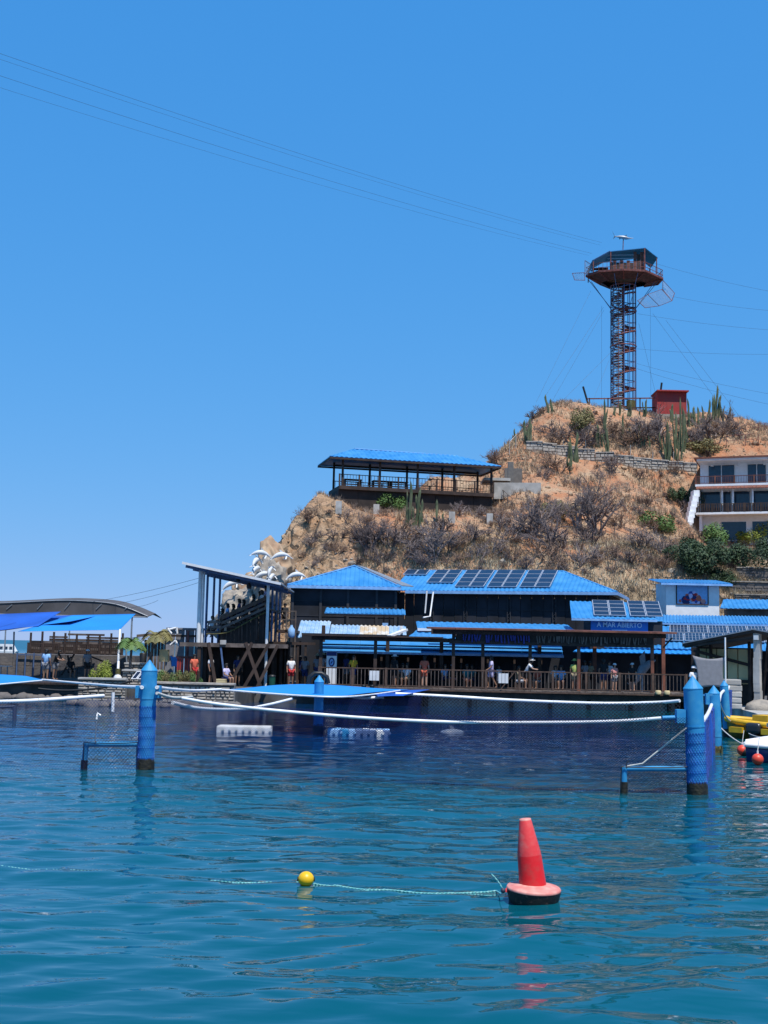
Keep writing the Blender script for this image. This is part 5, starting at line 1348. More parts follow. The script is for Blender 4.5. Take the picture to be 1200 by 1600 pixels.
MB().path([P(149, 1162, bl.y), P(150, 1135, bl.y), P(152, 1117, bl.y)], .012, 5).build('pipe', 'steel', sb_); MB().path([P(151, 1124, bl.y), P(153, 1114, bl.y), P(157, 1118, bl.y)], .03, 6).build('tap', 'pipe_white', sb_)
MB().path([P(177, 1082, 45), P(176, 1112, 45)], .06, 6).build('stub_pipe', 'pipe_white', None, label='short white pipe hanging near the stone planter wall', cat='pipe')
# ================================================================ white float lines
def fline(pts, r, label, m='pipe_white', seg=None):
    sp_ = spline(pts, 8); rt = T('float_line', label, 'float line', sp_[0])
    r *= .86; n_ = seg or 6; per = len(sp_) / n_
    for i in range(n_):
        a, b_ = int(i * per), min(int((i + 1) * per) + 1, len(sp_))
        q = sp_[a:b_]
        if i < n_ - 1 and len(q) > 1: q[-1] = q[-1].lerp(q[-2], .02)
        MB().path(q, r * (1.0 if i % 2 else 1.04), 8).build('pipe_segment', m, rt)
    MB().path(sp_, r * .35, 5).build('core_rope', 'rope_white', rt)
fline([P(285, 1091, 29.4), P(340, 1100, 29), P(430, 1110, 28.7), P(560, 1121, 28.4), P(700, 1128, 28.2), P(850, 1129, 28), P(960, 1127, 27.6), P(1033, 1122, 27.3)], .042, 'long white float line between the two nearest blue posts', seg=12)
fline([P(270, 1098, 32), P(314, 1107, 34), P(377, 1108, 38), P(420, 1101, 41), P(456, 1092, 43)], .055, 'white float line sagging from the net-wrapped post to the shade sail', seg=5)
fline([P(618, 1084, 52), P(700, 1088, 52), P(800, 1094, 52), P(930, 1099, 51), P(1020, 1098, 50), P(1062, 1095, 49)], .075, 'white float line under the edge of the timber deck', seg=8)
fline([P(546, 1088, 50), P(570, 1091, 50), P(600, 1089, 50)], .07, 'short white float piece below the shade sail tip', seg=1)
fline([P(66, 1062, 56), P(120, 1067, 50), P(180, 1072, 38), P(222, 1074, 30)], .05, 'white float line from the small blue sail to the net-wrapped post', seg=5)
fline([P(-20, 1097, 38), P(60, 1094, 38), P(162, 1087, 40)], .065, 'straight white float line across the show pool beside the rocks', seg=4)
fline([P(245, 1074, 30), P(270, 1077, 35), P(306, 1079, 42), P(345, 1077, 44)], .05, 'white float line between the net-wrapped post and the blue sail', seg=4)
MB().path(spline([P(245, 1083, 30), P(270, 1090, 31), P(300, 1089, 33)], 5), .04, 6).build('rope', 'rope_white', None, label='pale coiled rope at the lug of the net-wrapped post', cat='rope')
fline([P(1098, 1127, 30), P(1105, 1117, 34), P(1110, 1106, 38), P(1114, 1095, 40.5)], .06, 'white hose curving between the stout post and the weedy post', seg=2)
fline([P(1123, 1098, 42), P(1126, 1085, 45), P(1131, 1079, 47.5)], .06, 'white hose curving between the weedy post and the slim post', seg=1)
fline([P(1134, 1084, 47.5), P(1139, 1073, 50)], .06, 'short white hose beyond the slim post', seg=1)
# ================================================================ nets
def netobj(label, *a, m='net_navy', **k):
    o = net(*a, **k).build('pool_net', m, None, label=label, cat='net'); return o
netobj('fine dark blue pool net hanging under the long white float line', P(246, 1090, 29.4), P(1074, 1121, 27.2), G(1078, 1236) - V((0, 0, .1)), G(240, 1204) - V((0, 0, .1)), sp=.046, r=.0048, sagt=.16, bulge=.06)
netobj('fine dark blue net left of the net-wrapped post', P(-40, 1094, 31), P(221, 1086, 29.6), G(216, 1204) - V((0, 0, .1)), G(-40, 1196) - V((0, 0, .1)), sp=.06, r=.0036, sagt=.1)
netobj('dark net hanging below the float line at the deck edge', P(640, 1085, 52), P(1062, 1096, 49.5), ZX(1062, -.1, 49.5), ZX(640, -.1, 52), m='net_black', sp=.11, r=.013, sagt=.2)
netobj('dark blue net between the sail post and the deck', P(505, 1090, 44), P(660, 1087, 52), ZX(660, -.1, 52), ZX(505, -.1, 44), m='net_navy', sp=.10, r=.009, sagt=.1)
def bunch(label, pA, pB, zb, n_=12, m='net_violet'):
    rnd = random.Random(4); rt = T('gathered_net', label, 'net', V((pA[0], pA[1], zb)))
    for k in range(n_):
        t = k / (n_ - 1); p = V(pA).lerp(V(pB), t); 
        pts = [p + V((rnd.uniform(-.03, .03), rnd.uniform(-.05, .05), -(p.z - zb) * s)) for s in (0, .3, .6, 1)]
        MB().path(pts, .05 + .03 * rnd.random(), 6).build('net_fold', m if k % 3 else 'sail_dark', rt)
bunch('violet-blue gathered net behind the stout post', P(1099, 1128, 30), P(1113, 1105, 39), -.1, 14)
bunch('violet-blue gathered net behind the slim post', P(1136, 1082, 48), P(1141, 1078, 50), -.1, 5)
# ================================================================ shade sails over the pool
cloth('shade_sail', [P(430, 1071, 56), P(640, 1077, 57), P(520, 1090, 42), P(335, 1078, 45)], 'sail_blue', 'wide bright blue shade sail pierced by the blue pool post', 'sail', sagv=-.22, edge=.10)
cloth('shade_sail', [P(575, 1079, 58), P(672, 1077, 58), P(630, 1087, 48), P(590, 1088, 46)], 'sail_dark', 'deep blue sail corner tied at the deck edge', 'sail', sagv=.05, edge=.08)
cloth('shade_sail', [P(-50, 1050, 60), P(40, 1056, 60), P(68, 1062, 56), P(-40, 1072, 50)], 'sail_blue', 'small bright blue shade sail over the show pool by the terrace', 'sail', sagv=.03)
for pts, lab in (([P(340, 1077, 45), P(440, 1085, 43.3), P(520, 1089, 42), P(575, 1086, 46), P(625, 1079, 54)], 'white rolled hem tube along the wide blue sail'), ([P(-40, 1073, 50), P(68, 1063, 56)], 'white rolled hem tube along the small blue sail')):
    MB().path(spline(pts, 5), .035, 6).build('sail_hem', 'pipe_white', None, label=lab, cat='tube')
dk = MB(); dk.path([P(482, 1068, 50) + V((0, 0, 0)), P(484, 1058, 50), P(492, 1052, 50), P(502, 1052, 50), P(511, 1058, 50), P(513, 1068, 50)], .09, 8); dk.build('dark_hoop', 'black', None, label='dark arched hoop behind the blue sail post', cat='hoop')
# ================================================================ floating docks
def fdock(label, Y, uL, uR, vT, vB, nc, tint):
    rt = T('floating_dock', label, 'dock', ZX((uL + uR) / 2, 0, Y)); f_ = Fr(ZX(uL, 0, Y), ZX(uR, 0, Y)); h_ = P((uL + uR) / 2, vB - 12, Y).z
    h_ = .21; me = None
    w_ = f_.L / nc
    for i in range(nc):
        for j in range(3):
            mm = tint[(i + j) % len(tint)]
            mb = MB().box(f_, i * w_ + .004, (i + 1) * w_ - .004, j * w_ * 1.3 + .004, (j + 1) * w_ * 1.3 - .004, -.1, h_)
            o = mb.build('float_cube', mm, rt); bv = o.modifiers.new('bevel', 'BEVEL'); bv.width = .03; bv.segments = 2
            if j == 0: MB().tube(f_((i + 1) * w_, -.01, h_ - .1), f_((i + 1) * w_, -.05, h_ - .1), .05, n=8).build('lug', mm, o)
fdock('pale grey floating dock of plastic cubes in the pool', 43.8, 343, 427, 1127, 1144, 8, ['white', 'white_wall'])
fdock('blue and white floating dock of plastic cubes beside the sail post', 43.4, 515, 612, 1128, 1147, 9, ['cloth_sky', 'cloth_sky', 'post_blue', 'cloth_sky', 'steel_blue', 'steel_blue', 'steel_blue', 'white', 'steel_blue'])
# ================================================================ dolphins
def dolphin_mesh(m, bend=1.0):
    mb = MB(); n_ = 13; pts = []; rs = []
    for i in range(n_):
        t = i / (n_ - 1); x = -1.1 + 2.2 * t; z = bend * .42 * (1 - (x / 1.1) ** 2)
        pts.append(V((x, 0, z)))
        rs.append(max(.02, .27 * (math.sin(math.pi * min(1, (t * .92 + .08))) ** .8) * (1 if t < .86 else 1 - (t - .86) * 3.0)))
    mb.path(pts, rs, 12)
    mb.path([pts[-1] + V((-.06, 0, -.02)), pts[-1] + V((.22, 0, -.14))], [.075, .03], 8)
    mb.slab([V((-.12, -.015, .63 * bend + .05)), V((.22, -.015, .63 * bend + .03)), V((-.05, -.015, .63 * bend + .3)), V((-.2, -.015, .63 * bend + .34))], .03, V((0, 1, 0)))
    tp = pts[0]
    mb.slab([tp + V((.1, 0, .02)), tp + V((-.12, .34, -.12)), tp + V((-.3, .36, -.16)), tp + V((-.16, 0, -.08)), tp + V((-.3, -.36, -.16)), tp + V((-.12, -.34, -.12))], .03)
    for s in (-1, 1): mb.slab([V((.45, s * .2, .16)), V((.62, s * .2, .14)), V((.42, s * .52, -.2)), V((.28, s * .5, -.18))], .03)
    me = mb.mesh('dolphin'); me.materials.append(M[m]); return me
DW = dolphin_mesh('dolphin_white'); DG = dolphin_mesh('dolphin_grey', .5)
o = bpy.data.objects.new('dolphin', DG); p = G(708, 1143); o.location = (p.x, p.y, -.28); o.rotation_euler = (0, 0, .35); o.scale = (.8,) * 3; link(o); tag(o, 'grey dolphin surfacing in the netted pool', 'dolphin')
sps = [(408, 869, -.2, 1), (402, 880, .5, 1), (440, 872, .15, 1), (401, 893, .4, 1), (413, 902, .2, 1), (424, 893, 1.2, .8), (363, 917, .5, 1), (425, 905, .9, .9), (464, 903, .1, 1), (406, 911, .25, .9)]
lab_d = 'white leaping dolphin sculpture mounted on the cliff behind the grandstand'
for i, (u, v, rot, s) in enumerate(sps):
    o = bpy.data.objects.new('dolphin_sculpture', DW); o.location = P(u, v, 90); o.rotation_euler = (random.uniform(-.2, .2), -rot * .6, .3 + .9 * (i % 2)); o.scale = (.66 * s,) * 3; link(o); tag(o, lab_d, 'sculpture', 'white dolphin sculptures on the cliff')
    MB().tube(P(u, v, 90), P(u + 1, v + 3, 93.5), .05, n=6)
# the big fixed rock that carries the sculptures
for i, (u, v, Y, s, fl_) in enumerate(((418, 925, 92.5, 2.6, .95), (402, 945, 92.5, 2.6, .9), (388, 958, 91.5, 2.4, .8), (428, 892, 93.5, 2.4, .9), (368, 972, 91.5, 2.2, .7))):
    o = bpy.data.objects.new('cliff_boulder', rock_mesh(40 + i, 'rock' if i % 2 else 'stone', 5)); q = P(u, v, Y); o.location = q; o.scale = (s * .6, s * .8, s * fl_); o.rotation_euler = (0, .15, i); link(o)
    tag(o, ('tan' if i % 2 else 'grey') + ' cliff boulder behind the grandstand carrying white dolphins', 'rock', 'cliff boulders behind the grandstand')
# ================================================================ buoy, ball, rope
bb = G(833, 1409); bsz = V((bb.x, bb.y, 0)); ax = V((-.125, .02, 1)).normalized()
root = T('cone_buoy', 'red traffic-cone-shaped buoy tilted on a round black float', 'buoy', bsz)
MB().lathe(bsz, [(.20, -.20), (.28, -.06), (.315, .04), (.336, .13), (.336, .16), (.30, .17)], 40, V((.05, .02, 1))).build('float_hull', 'black_hull', root)
tilt = V((.03, -.04, 1)).normalized()
MB().lathe(bsz, [(.335, .15), (.340, .165), (.325, .185), (.24, .20), (.16, .225)], 40, tilt).build('float_top', 'pink_buoy', root)
cb_ = bsz + V((-.005, 0, .025))
co = MB().lathe(cb_ + V((0, 0, .17)), [(.168, 0), (.163, .10), (.150, .36), (.148, .375)], 40, ax).build('cone_lower', 'red_buoy', root)
MB().lathe(cb_ + V((0, 0, .17)), [(.1485, .374), (.146, .40), (.078, .79), (.070, .81)], 40, ax).build('cone_upper', 'red_faded', root)
ap = cb_ + V((0, 0, .17)) + ax * .80
MB().lathe(ap, [(.074, -.01), (.074, .018), (.055, .022)], 32, ax).build('cone_rim', 'pink_buoy', co)
lugp = bsz + V((-.30, -.03, .14)); MB().path([lugp + V((.1, 0, 0)), lugp + V((-.02, 0, .015)), lugp + V((-.04, 0, -.02))], .03, 8).build('lug', 'red_faded', root)
yb = G(478, 1382); yc = V((yb.x, yb.y, .07))
root = T('ball_float', 'yellow ball float threaded on the teal rope', 'float', yc)
MB().ball(yc, .105, 24, 16, (1, 1, .93)).build('ball', 'yellow', root)
MB().lathe(yc, [(.028, -.115), (.028, .115)], 10, (1, 0, .0)).build('sleeve', 'algae', root)
def twist(pts, r, label, name='rope'):
    sp_ = pts; mb = MB()
    # resample
    L = [0]
    for a, b_ in zip(sp_, sp_[1:]): L.append(L[-1] + (b_ - a).length)
    n_ = int(L[-1] / .016); out = []; j = 0
    for i in range(n_ + 1):
        s = L[-1] * i / n_
        while j < len(L) - 2 and L[j + 1] < s: j += 1
        out.append(sp_[j].lerp(sp_[j + 1], (s - L[j]) / max(1e-9, L[j + 1] - L[j])))
    for k in range(2):
        q = [p + V((0, math.cos(i * 1.0 + math.pi * k) * r * .55, math.sin(i * 1.0 + math.pi * k) * r * .55)) for i, p in enumerate(out)]
        mb.path(q, r * .62, 5, False)
    mb.build(name, 'rope_teal', None, label=label, cat='rope')
def wz(x, y):
    j = int(np.clip(np.searchsorted(yl, y), 0, ny - 1)); i = int(np.clip(np.searchsorted(xl, x), 0, nx - 1)); return float(Z[j, i])
def wrope(uv, off):
    out = []
    pp = spline([G(u, v) for u, v in uv], 14)
    for i, p in enumerate(pp): out.append(V((p.x, p.y, wz(p.x, p.y) + off + .004 * math.sin(i * .23))))
    return out
twist(wrope([(-30, 1353), (30, 1357), (120, 1362), (220, 1367), (330, 1375), (400, 1379), (466, 1378)], -.005), .0095, 'twisted teal rope floating away from the yellow ball float')
rp2 = wrope([(490, 1379), (545, 1386), (600, 1391), (660, 1396), (720, 1396), (775, 1392)], .004) + [lugp + V((-.1, 0, -.05)), lugp + V((-.03, 0, 0))]
twist(rp2, .0095, 'twisted teal rope between the yellow ball and the red buoy')
k0 = lugp + V((-.08, -.02, .0))
twist(spline([k0, k0 + V((-.05, 0, .09)), k0 + V((-.12, 0, .17)), k0 + V((-.15, 0, .19)), k0 + V((-.11, .02, .15)), k0 + V((-.03, .02, .06)), k0], 8), .009, 'loose teal rope loop knotted at the red buoy', 'rope_loop')
MB().ball(k0, .032, 10, 8).build('rope_knot', 'cable', None, label='dark knot of rope tied at the red buoy', cat='knot')
# ================================================================ boats
def hull(name, m, sections, parent, n=10):
    """sections: list of (s, halfwidth, keel z, gunwale z) mapped by a function to world"""
    pass
def boat_mesh(fr_, L_, W_h, H_, bow=.35, z0=-.12, n=14):
    """open hull with thickness: outer and inner skins; bow at a = 0"""
    vo_, vi_ = [], []; prof = 5
    for i in range(n + 1):
        t = i / n; w_ = W_h * min(1, (t / bow) ** .55 if t < bow else 1) * (1 - .08 * max(0, t - .7) / .3)
        sheer = H_ * (1 + .28 * (1 - t) ** 2)
        for k in range(-prof, prof + 1):
            s = k / prof; y = w_ * math.copysign(abs(s) ** .55, s); z = z0 + (sheer - z0) * abs(s) ** 2.2
            vo_.append(fr_(L_ * t + (.18 * H_ * (abs(s) - 1) * -1 if i == 0 else 0), y, z)); vi_.append(fr_(L_ * t + (.12 if i == 0 else (-.06 if i == n else 0)), y * .88, max(z + .05, .1) if abs(s) < .99 else z))
    W1 = 2 * prof + 1; N_ = len(vo_); fs = []
    for i in range(n):
        for k in range(W1 - 1):
            a = i * W1 + k; fs.append((a, a + W1, a + W1 + 1, a + 1)); b_ = a + N_; fs.append((b_, b_ + 1, b_ + W1 + 1, b_ + W1))
    for i in range(n):
        for k in (0, W1 - 1):
            a = i * W1 + k; f = (a, a + W1, a + W1 + N_, a + N_); fs.append(f if k else tuple(reversed(f)))
    for k in range(W1 - 1):
        a = n * W1 + k; fs.append((a, a + N_, a + 1 + N_, a + 1)); a = k; fs.append((a, a + 1, a + 1 + N_, a + N_))
    return MB().add(vo_ + vi_, fs, True), vo_, W1, n
# yellow boat: seen from its stern corner
pa, pb = G(1138, 1150), G(1215, 1146)
fy = Fr(ZX(1134, 0, 47.5), ZX(1205, 0, 46.0))
root = T('motor_skiff', 'small yellow open skiff with black outboard motor at the quay', 'boat', fy(1.2, 0, 0))
mb, vo_, W1, n_ = boat_mesh(fy, 3.4, .75, .50, .3)
mb.build('hull', 'olive', root)
for k in (0, W1 - 1): MB().path([vo_[i * W1 + k] + V((0, 0, .04)) for i in range(n_ + 1)], .11, 8).build('gunwale', 'yellow_boat', root)
MB().path([vo_[0] + V((0, 0, .04)), vo_[W1 // 2] + V((-.1, 0, .72)), vo_[W1 - 1] + V((0, 0, .04))], .10, 8).build('bow_rim', 'yellow_boat', root)
MB().box(fy, 1.35, 2.0, -.35, .4, .3, .88).build('console', 'yellow_boat', root)
MB().box(fy, .75, 1.3, -.98, -.75, .22, .42).build('side_pontoon', 'yellow_boat', root)
MB().box(fy, 2.1, 2.9, -.98, -.75, .22, .42).build('side_pontoon', 'yellow_boat', root)
mo = MB().box(fy, 1.42, 2.05, -1.0, -.55, .22, .62).build('outboard_cowl', 'motor', root); bv = mo.modifiers.new('bevel', 'BEVEL'); bv.width = .12; bv.segments = 3
MB().box(fy, 1.6, 1.85, -.95, -.75, -.3, .23).build('outboard_leg', 'motor', root)
# white boat
fw3 = Fr(ZX(1163, 0, 36.2), ZX(1230, 0, 36.8))
root = T('white_launch', 'white launch with navy hull side moored bow-out with fenders', 'boat', fw3(1, 0, 0))
mb, vo_, W1, n_ = boat_mesh(fw3, 5.0, 1.5, .36, .6)
mb.build('hull', 'navy_hull', root)
dpts = [vo_[i * W1] for i in range(n_ + 1)] + [vo_[i * W1 + W1 - 1] for i in range(n_, -1, -1)]
vs = []; fs = []
for i in range(n_ + 1):
    a_, c_ = vo_[i * W1], vo_[i * W1 + W1 - 1]
    for k in range(9):
        s = k / 8; vs.append(a_.lerp(c_, s) + V((0, 0, .03 + .62 * math.sin(math.pi * s) * min(1, .25 + i / n_ * 1.2))))
for i in range(n_):
    for k in range(8): fs.append((i * 9 + k, (i + 1) * 9 + k, (i + 1) * 9 + k + 1, i * 9 + k + 1))
MB().add(vs, fs, True).build('foredeck', 'white', root)
for k in (0, W1 - 1): MB().path([vo_[i * W1 + k] + V((0, 0, .03)) for i in range(n_ + 1)], .07, 8).build('rub_rail', 'white', root)
MB().path([vo_[i * W1] + V((0, .25, .08)) for i in range(2, n_)], .02, 5).build('deck_line', 'steel', root)
q = fw3(1.0, 0, 1.0); MB().cbox((q.x, q.y, q.z + .05), .3, .2, .12).build('cleat', 'steel', root)
MB().box(fw3, 3.2, 4.6, -.7, .7, .95, 1.3).build('cabin_top', 'white', root)
for (u, v, lab) in ((1160, 1172, 'half red half dark ball fender at the bow of the white launch'), (1184, 1187, 'bright orange ball fender on the side of the white launch')):
    p = G(u, v + 9); p = V((p.x, p.y, .17)); ro = T('ball_fender', lab, 'fender', p)
    MB().ball(p, .165, 16, 12).build('ball', 'orange', ro)
    if u == 1160: MB().ball(p + V((.055, -.03, -.035)), .150, 16, 12).build('dark_half', 'black_hull', ro)
    MB().lathe(p, [(.03, .15), (.03, .24)], 8).build('neck', 'white', ro)
    MB().path([p + V((0, 0, .22)), p + V((.1, .15, .6))], .012, 5).build('lanyard', 'rope_white', ro)
MB().path(sag(P(1124, 1135, 40), P(1161, 1163, 36.5), .05), .02, 5).build('mooring_rope', 'rope_white', None, label='mooring rope from the weedy post to the white launch', cat='rope')
MB().path(sag(P(1124, 1098, 41), P(1142, 1127, 47), .12), .03, 5).build('mooring_rope', 'rope_white', None, label='mooring rope from the posts to the yellow skiff', cat='rope')
MB().path(sag(P(1170, 1146, 44), P(1200, 1152, 40), .05), .018, 5).build('mooring_rope', 'rope_white', None, label='mooring rope between the skiff stern and the launch', cat='rope')
# far white boat
fb2 = Fr(ZX(-14, 0, 230), ZX(27, 0, 230)); root = T('cabin_boat', 'white cabin boat on the open sea beyond the terrace', 'boat', fb2(2.5, 0, 0))
MB().hexa([fb2(.3, -1, -.2), fb2(fb2.L - .6, -1, -.2), fb2(fb2.L - .6, 1, -.2), fb2(.3, 1, -.2), fb2(0, -1.1, 1.0), fb2(fb2.L + .2, -1.0, 1.0), fb2(fb2.L + .2, 1.0, 1.0), fb2(0, 1.1, 1.0)]).build('hull', 'white', root)
MB().hexa([fb2(.3, -.9, 1.0), fb2(fb2.L - .1, -.9, 1.0), fb2(fb2.L - .1, .9, 1.0), fb2(.3, .9, 1.0), fb2(.5, -.8, 2.3), fb2(fb2.L - .8, -.8, 2.3), fb2(fb2.L - .8, .8, 2.3), fb2(.5, .8, 2.3)]).build('cabin', 'white', root)
for k in range(4): MB().box(fb2, 1.1 + k * .9, 1.65 + k * .9, -.93, -.89, 1.35, 1.85).build('window', 'glass', root)
# ================================================================ cables
def cable(label, pts, r=.016, n=30):
    MB().path(pts, r, 4, False).build('cable', 'cable', None, label=label, cat='cable', group=None)
TA = V((tx - .5, ty - .5, 0))
for i, (v0, ue, ve, lab) in enumerate(((80, 940, 379, 'highest zip-line cable running from the tower out over the sea'), (89, 938, 383, 'second zip-line cable just under the highest one'), (115, 925, 396, 'third zip-line cable from the tower, above the lowest'), (134, 920, 399, 'lowest zip-line cable of the four over the sea'))):
    Yn = 70; A_, B_ = P(-25, v0 - 5, Yn), P(ue, ve, 134.5)
    # sag chosen so the line bends as hanging cables do
    cable(lab, sag(A_, B_, .55, 40), .010 if i in (0, 2) else .0075)
ge = [((1022, 411, 135), (1240, 462, 118)), ((1050, 463, 133), (1240, 488, 122)), ((996, 490, 134), (1240, 518, 120)), ((995, 545, 134), (1240, 553, 122)), ((995, 568, 134), (1240, 622, 118)), ((995, 576, 134), (1240, 640, 117))]
for i, (a_, b_) in enumerate(ge): cable('thin stay cable running from the lookout tower towards the villa side', sag(P(*a_), P(*b_), .25, 20), .010); COL.objects[-1]['group'] = 'stay cables on the villa side of the tower'
gw = [((923, 455, 134), (838, 628, 130)), ((943, 480, 134), (850, 622, 130)), ((944, 484, 134), (862, 628, 131)), ((953, 552, 134), (880, 625, 131)), ((952, 562, 134), (925, 630, 131)), ((940, 478, 134), (940, 625, 131)), ((1016, 480, 133), (1017, 620, 131)), ((998, 505, 133), (1026, 622, 131)), ((1020, 490, 133), (1130, 640, 131)), ((1040, 500, 133), (1155, 650, 131))]
for a_, b_ in gw: cable('thin guy wire anchoring the lookout tower to the summit', [P(*a_), P(*b_)], .011); COL.objects[-1]['group'] = 'guy wires of the lookout tower'
for a_, b_ in (((145, 940, 84), (312, 903, 70)), ((180, 944, 84), (314, 909, 70)), ((205, 949, 84), (247, 938, 78))): cable('thin stay wire from the grandstand roof to the barrel tent', sag(P(*a_), P(*b_), .1, 10), .010); COL.objects[-1]['group'] = 'stay wires to the barrel tent'
# ================================================================ walls, fences and footings on the hill
rw = [(822, 706), (848, 709), (870, 712), (900, 717), (930, 722), (960, 727), (990, 732), (1018, 735), (1045, 738), (1068, 740), (1090, 742)]
pts_ = [on_hill(u, v, 108) for u, v in rw]
wroot = T('hill_wall', 'long grey stone retaining wall across the slope below the summit', 'wall', pts_[2])
for i, (p, q) in enumerate(zip(pts_, pts_[1:])):
    zb_ = min(p.z, q.z) - .5; zt_ = P((rw[i][0] + rw[i + 1][0]) / 2, (rw[i][1] + rw[i + 1][1]) / 2 - 17, (p.y + q.y) / 2).z
    stone_wall('hill_wall', '', p, q, zb_, zt_, sh=.28, sw=.55, depth=.5, m='wall_stone', capm='wall_stone', seed=30 + i, root=wroot)
for k, (u0, v0, u1, v1) in enumerate(((1150, 872, 1215, 868), (1150, 900, 1215, 894), (1142, 922, 1215, 916), (1148, 941, 1215, 937))):
    p, q = on_hill(u0, v0), on_hill(u1, v1); y_ = min(p.y, q.y) - .1; p.y = y_; q.y = y_
    stone_wall('terrace_wall', ['topmost dry-stone terrace wall under the villa garden', 'second dry-stone terrace wall down from the villa', 'third dry-stone terrace wall down from the villa', 'lowest dry-stone terrace wall behind the plain blue roof'][k], p, q, min(p.z, q.z) - .6, P((u0 + u1) / 2, (v0 + v1) / 2 - 9, y_).z, sh=.22, sw=.5, depth=.8, m='stone_dark', capm='stone', seed=50 + k)
def hfence(label, uv, h_px, step_px, m, name='hill_fence', y0=92, r=.035, rails=(.55, 1.0), r2=None):
    ps = [on_hill(u, v, y0) for u, v in uv]; ps = [p for p in ps if p]
    rt = T(name, label, 'fence', ps[0]); tops = []
    n_ = 0
    for (p, q) in zip(ps, ps[1:]):
        k = max(1, int((q - p).length / (step_px / 16.5)))
        for i in range(k):
            b_ = p.lerp(q, i / k); b_.z = hz(b_.x, b_.y)
            H_ = h_px / 16.5; tops.append((b_, H_)); MB().tube(b_ - V((0, 0, .2)), b_ + V((0, 0, H_)), r, n=6).build('post', m, rt)
    for (a, H_), (b_, _) in zip(tops, tops[1:]):
        for t in rails: MB().bar(a + V((0, 0, H_ * t)), b_ + V((0, 0, H_ * t)), r2 or r * 1.1).build('rail', m, rt)
hfence('brown railing descending the path from the pavilion to the villa garden', [(768, 788), (800, 797), (850, 806), (900, 820), (960, 838), (1010, 850), (1058, 866)], 17, 22, 'timber_grey', y0=94)
hfence('thin pale fence along the top of the stone retaining wall', [(830, 700), (880, 702), (950, 712), (1020, 725), (1085, 728)], 20, 32, 'concrete', y0=110, rails=())
hfence('pale pipe railing at the cliff edge left of the summit', [(796, 712), (806, 702), (818, 690)], 22, 26, 'concrete', y0=105, rails=(1.0,))
hfence('brown railing along the upper path above the villa', [(1135, 700), (1165, 697), (1205, 694)], 20, 18, 'rust', y0=118)
hfence('rust-brown railing on the bare ridge above the villa', [(1165, 676), (1185, 675), (1215, 672)], 14, 20, 'rust', y0=120)
hfence('dark garden railing before the lowest floor of the villa', [(1078, 852), (1130, 856), (1190, 858)], 14, 16, 'timber', y0=100)
for u, v, lab in ((529, 801, 'pale concrete footing under the seaward corner of the pavilion'), (588, 803, 'pale concrete footing second below the pavilion wall'), (706, 815, 'pale concrete footing below the landward half of the pavilion'), (765, 818, 'pale concrete footing at the landward corner of the pavilion')):
    p = on_hill(u, v, 96); MB().cbox((p.x, p.y, p.z + .25), .5, .5, 1.1).build('concrete_footing', 'concrete', None, label=lab, cat='footing')
p = on_hill(806, 775, 100)
root = T('concrete_landing', 'grey concrete landing with low walls beside the pavilion', 'landing', p)
MB().cbox((p.x + .2, p.y + .6, p.z + .5), 4.2, .35, 1.5, -.1).build('wall', 'concrete', root); MB().cbox((p.x - 1.6, p.y + 2.5, p.z + 1.6), 2.4, 3.2, .25, 0).build('slab', 'concrete', root)
MB().cbox((p.x + .1, p.y + 3.2, p.z + 2.0), 1.6, .3, 1.9, 0).build('wall', 'mortar', root); MB().cbox((p.x - .3, p.y + 1.8, p.z + 2.0), .5, .5, 2.6, 0).build('pillar', 'mortar', root)

# ================================================================ vegetation
def mesh_of(mb, m, name):
    me = mb.mesh(name); me.materials.append(M[m]); return me
def twig_bush(seed, H_=1.0, spread=.9, nb=7, depth=4, r0=.022):
    rnd = random.Random(seed); mb = MB()
    def grow(p, d, L, r, k):
        mid = p + d * L * .5 + V((rnd.uniform(-1, 1), rnd.uniform(-1, 1), rnd.uniform(-.4, .8))) * L * .10
        e = p + d * L
        mb.path([p, mid, e], [r, r * .8, r * .55], 3, False)
        if k == 0: return
        for i in range(rnd.choice((3, 4, 4))):
            nd = (d + V((rnd.gauss(0, .62), rnd.gauss(0, .62), rnd.gauss(.06, .4)))).normalized()
            s = mid if i == 0 else p.lerp(e, rnd.uniform(.55, 1))
            grow(s, nd, L * rnd.uniform(.5, .78), r * .55, k - 1)
    for i in range(nb):
        a = rnd.uniform(0, 6.28); t = rnd.uniform(.15, spread)
        d = V((math.cos(a) * t, math.sin(a) * t, rnd.uniform(.6, 1.1))).normalized()
        grow(V((rnd.uniform(-.06, .06), rnd.uniform(-.06, .06), -.08)), d, H_ * rnd.uniform(.3, .46), r0, depth - 1)
    return mb
TW = [mesh_of(twig_bush(i, 1.0, .95, 7, 4, .026), 'twig' if i % 3 else 'twig_brown', 'twigs') for i in range(6)]
TT = [mesh_of(twig_bush(20 + i, 1.0, .45, 4, 5, .036), 'twig', 'twigs') for i in range(3)]
random.seed(77)
def shrub(p, h, label, group, i, tree=False, wide=1.25):
    if not tree: label = ('small ' if h < 1.6 else 'large ') + label.replace('leafless', 'leafless grey' if i % 3 else 'leafless brown'); group = label
    o = bpy.data.objects.new('dry_tree' if tree else 'dry_shrub', (TT[i % 3] if tree else TW[i % 6])); o.location = p
    o.rotation_euler = (0, 0, random.uniform(0, 6.28)); w_ = h * wide * random.uniform(.85, 1.2); o.scale = (w_, w_, h); link(o); tag(o, label, 'shrub' if not tree else 'tree', group)
LB = {'low': ('leafless shrub on the slope below the pavilion', 'dry shrubs below the pavilion'), 'mid': ('leafless shrub on the slope between the stone wall and the net hall roofs', 'dry shrubs on the middle slope'),
      'top': ('leafless thorny shrub on the summit slope around the lookout tower', 'dry shrubs around the summit')}
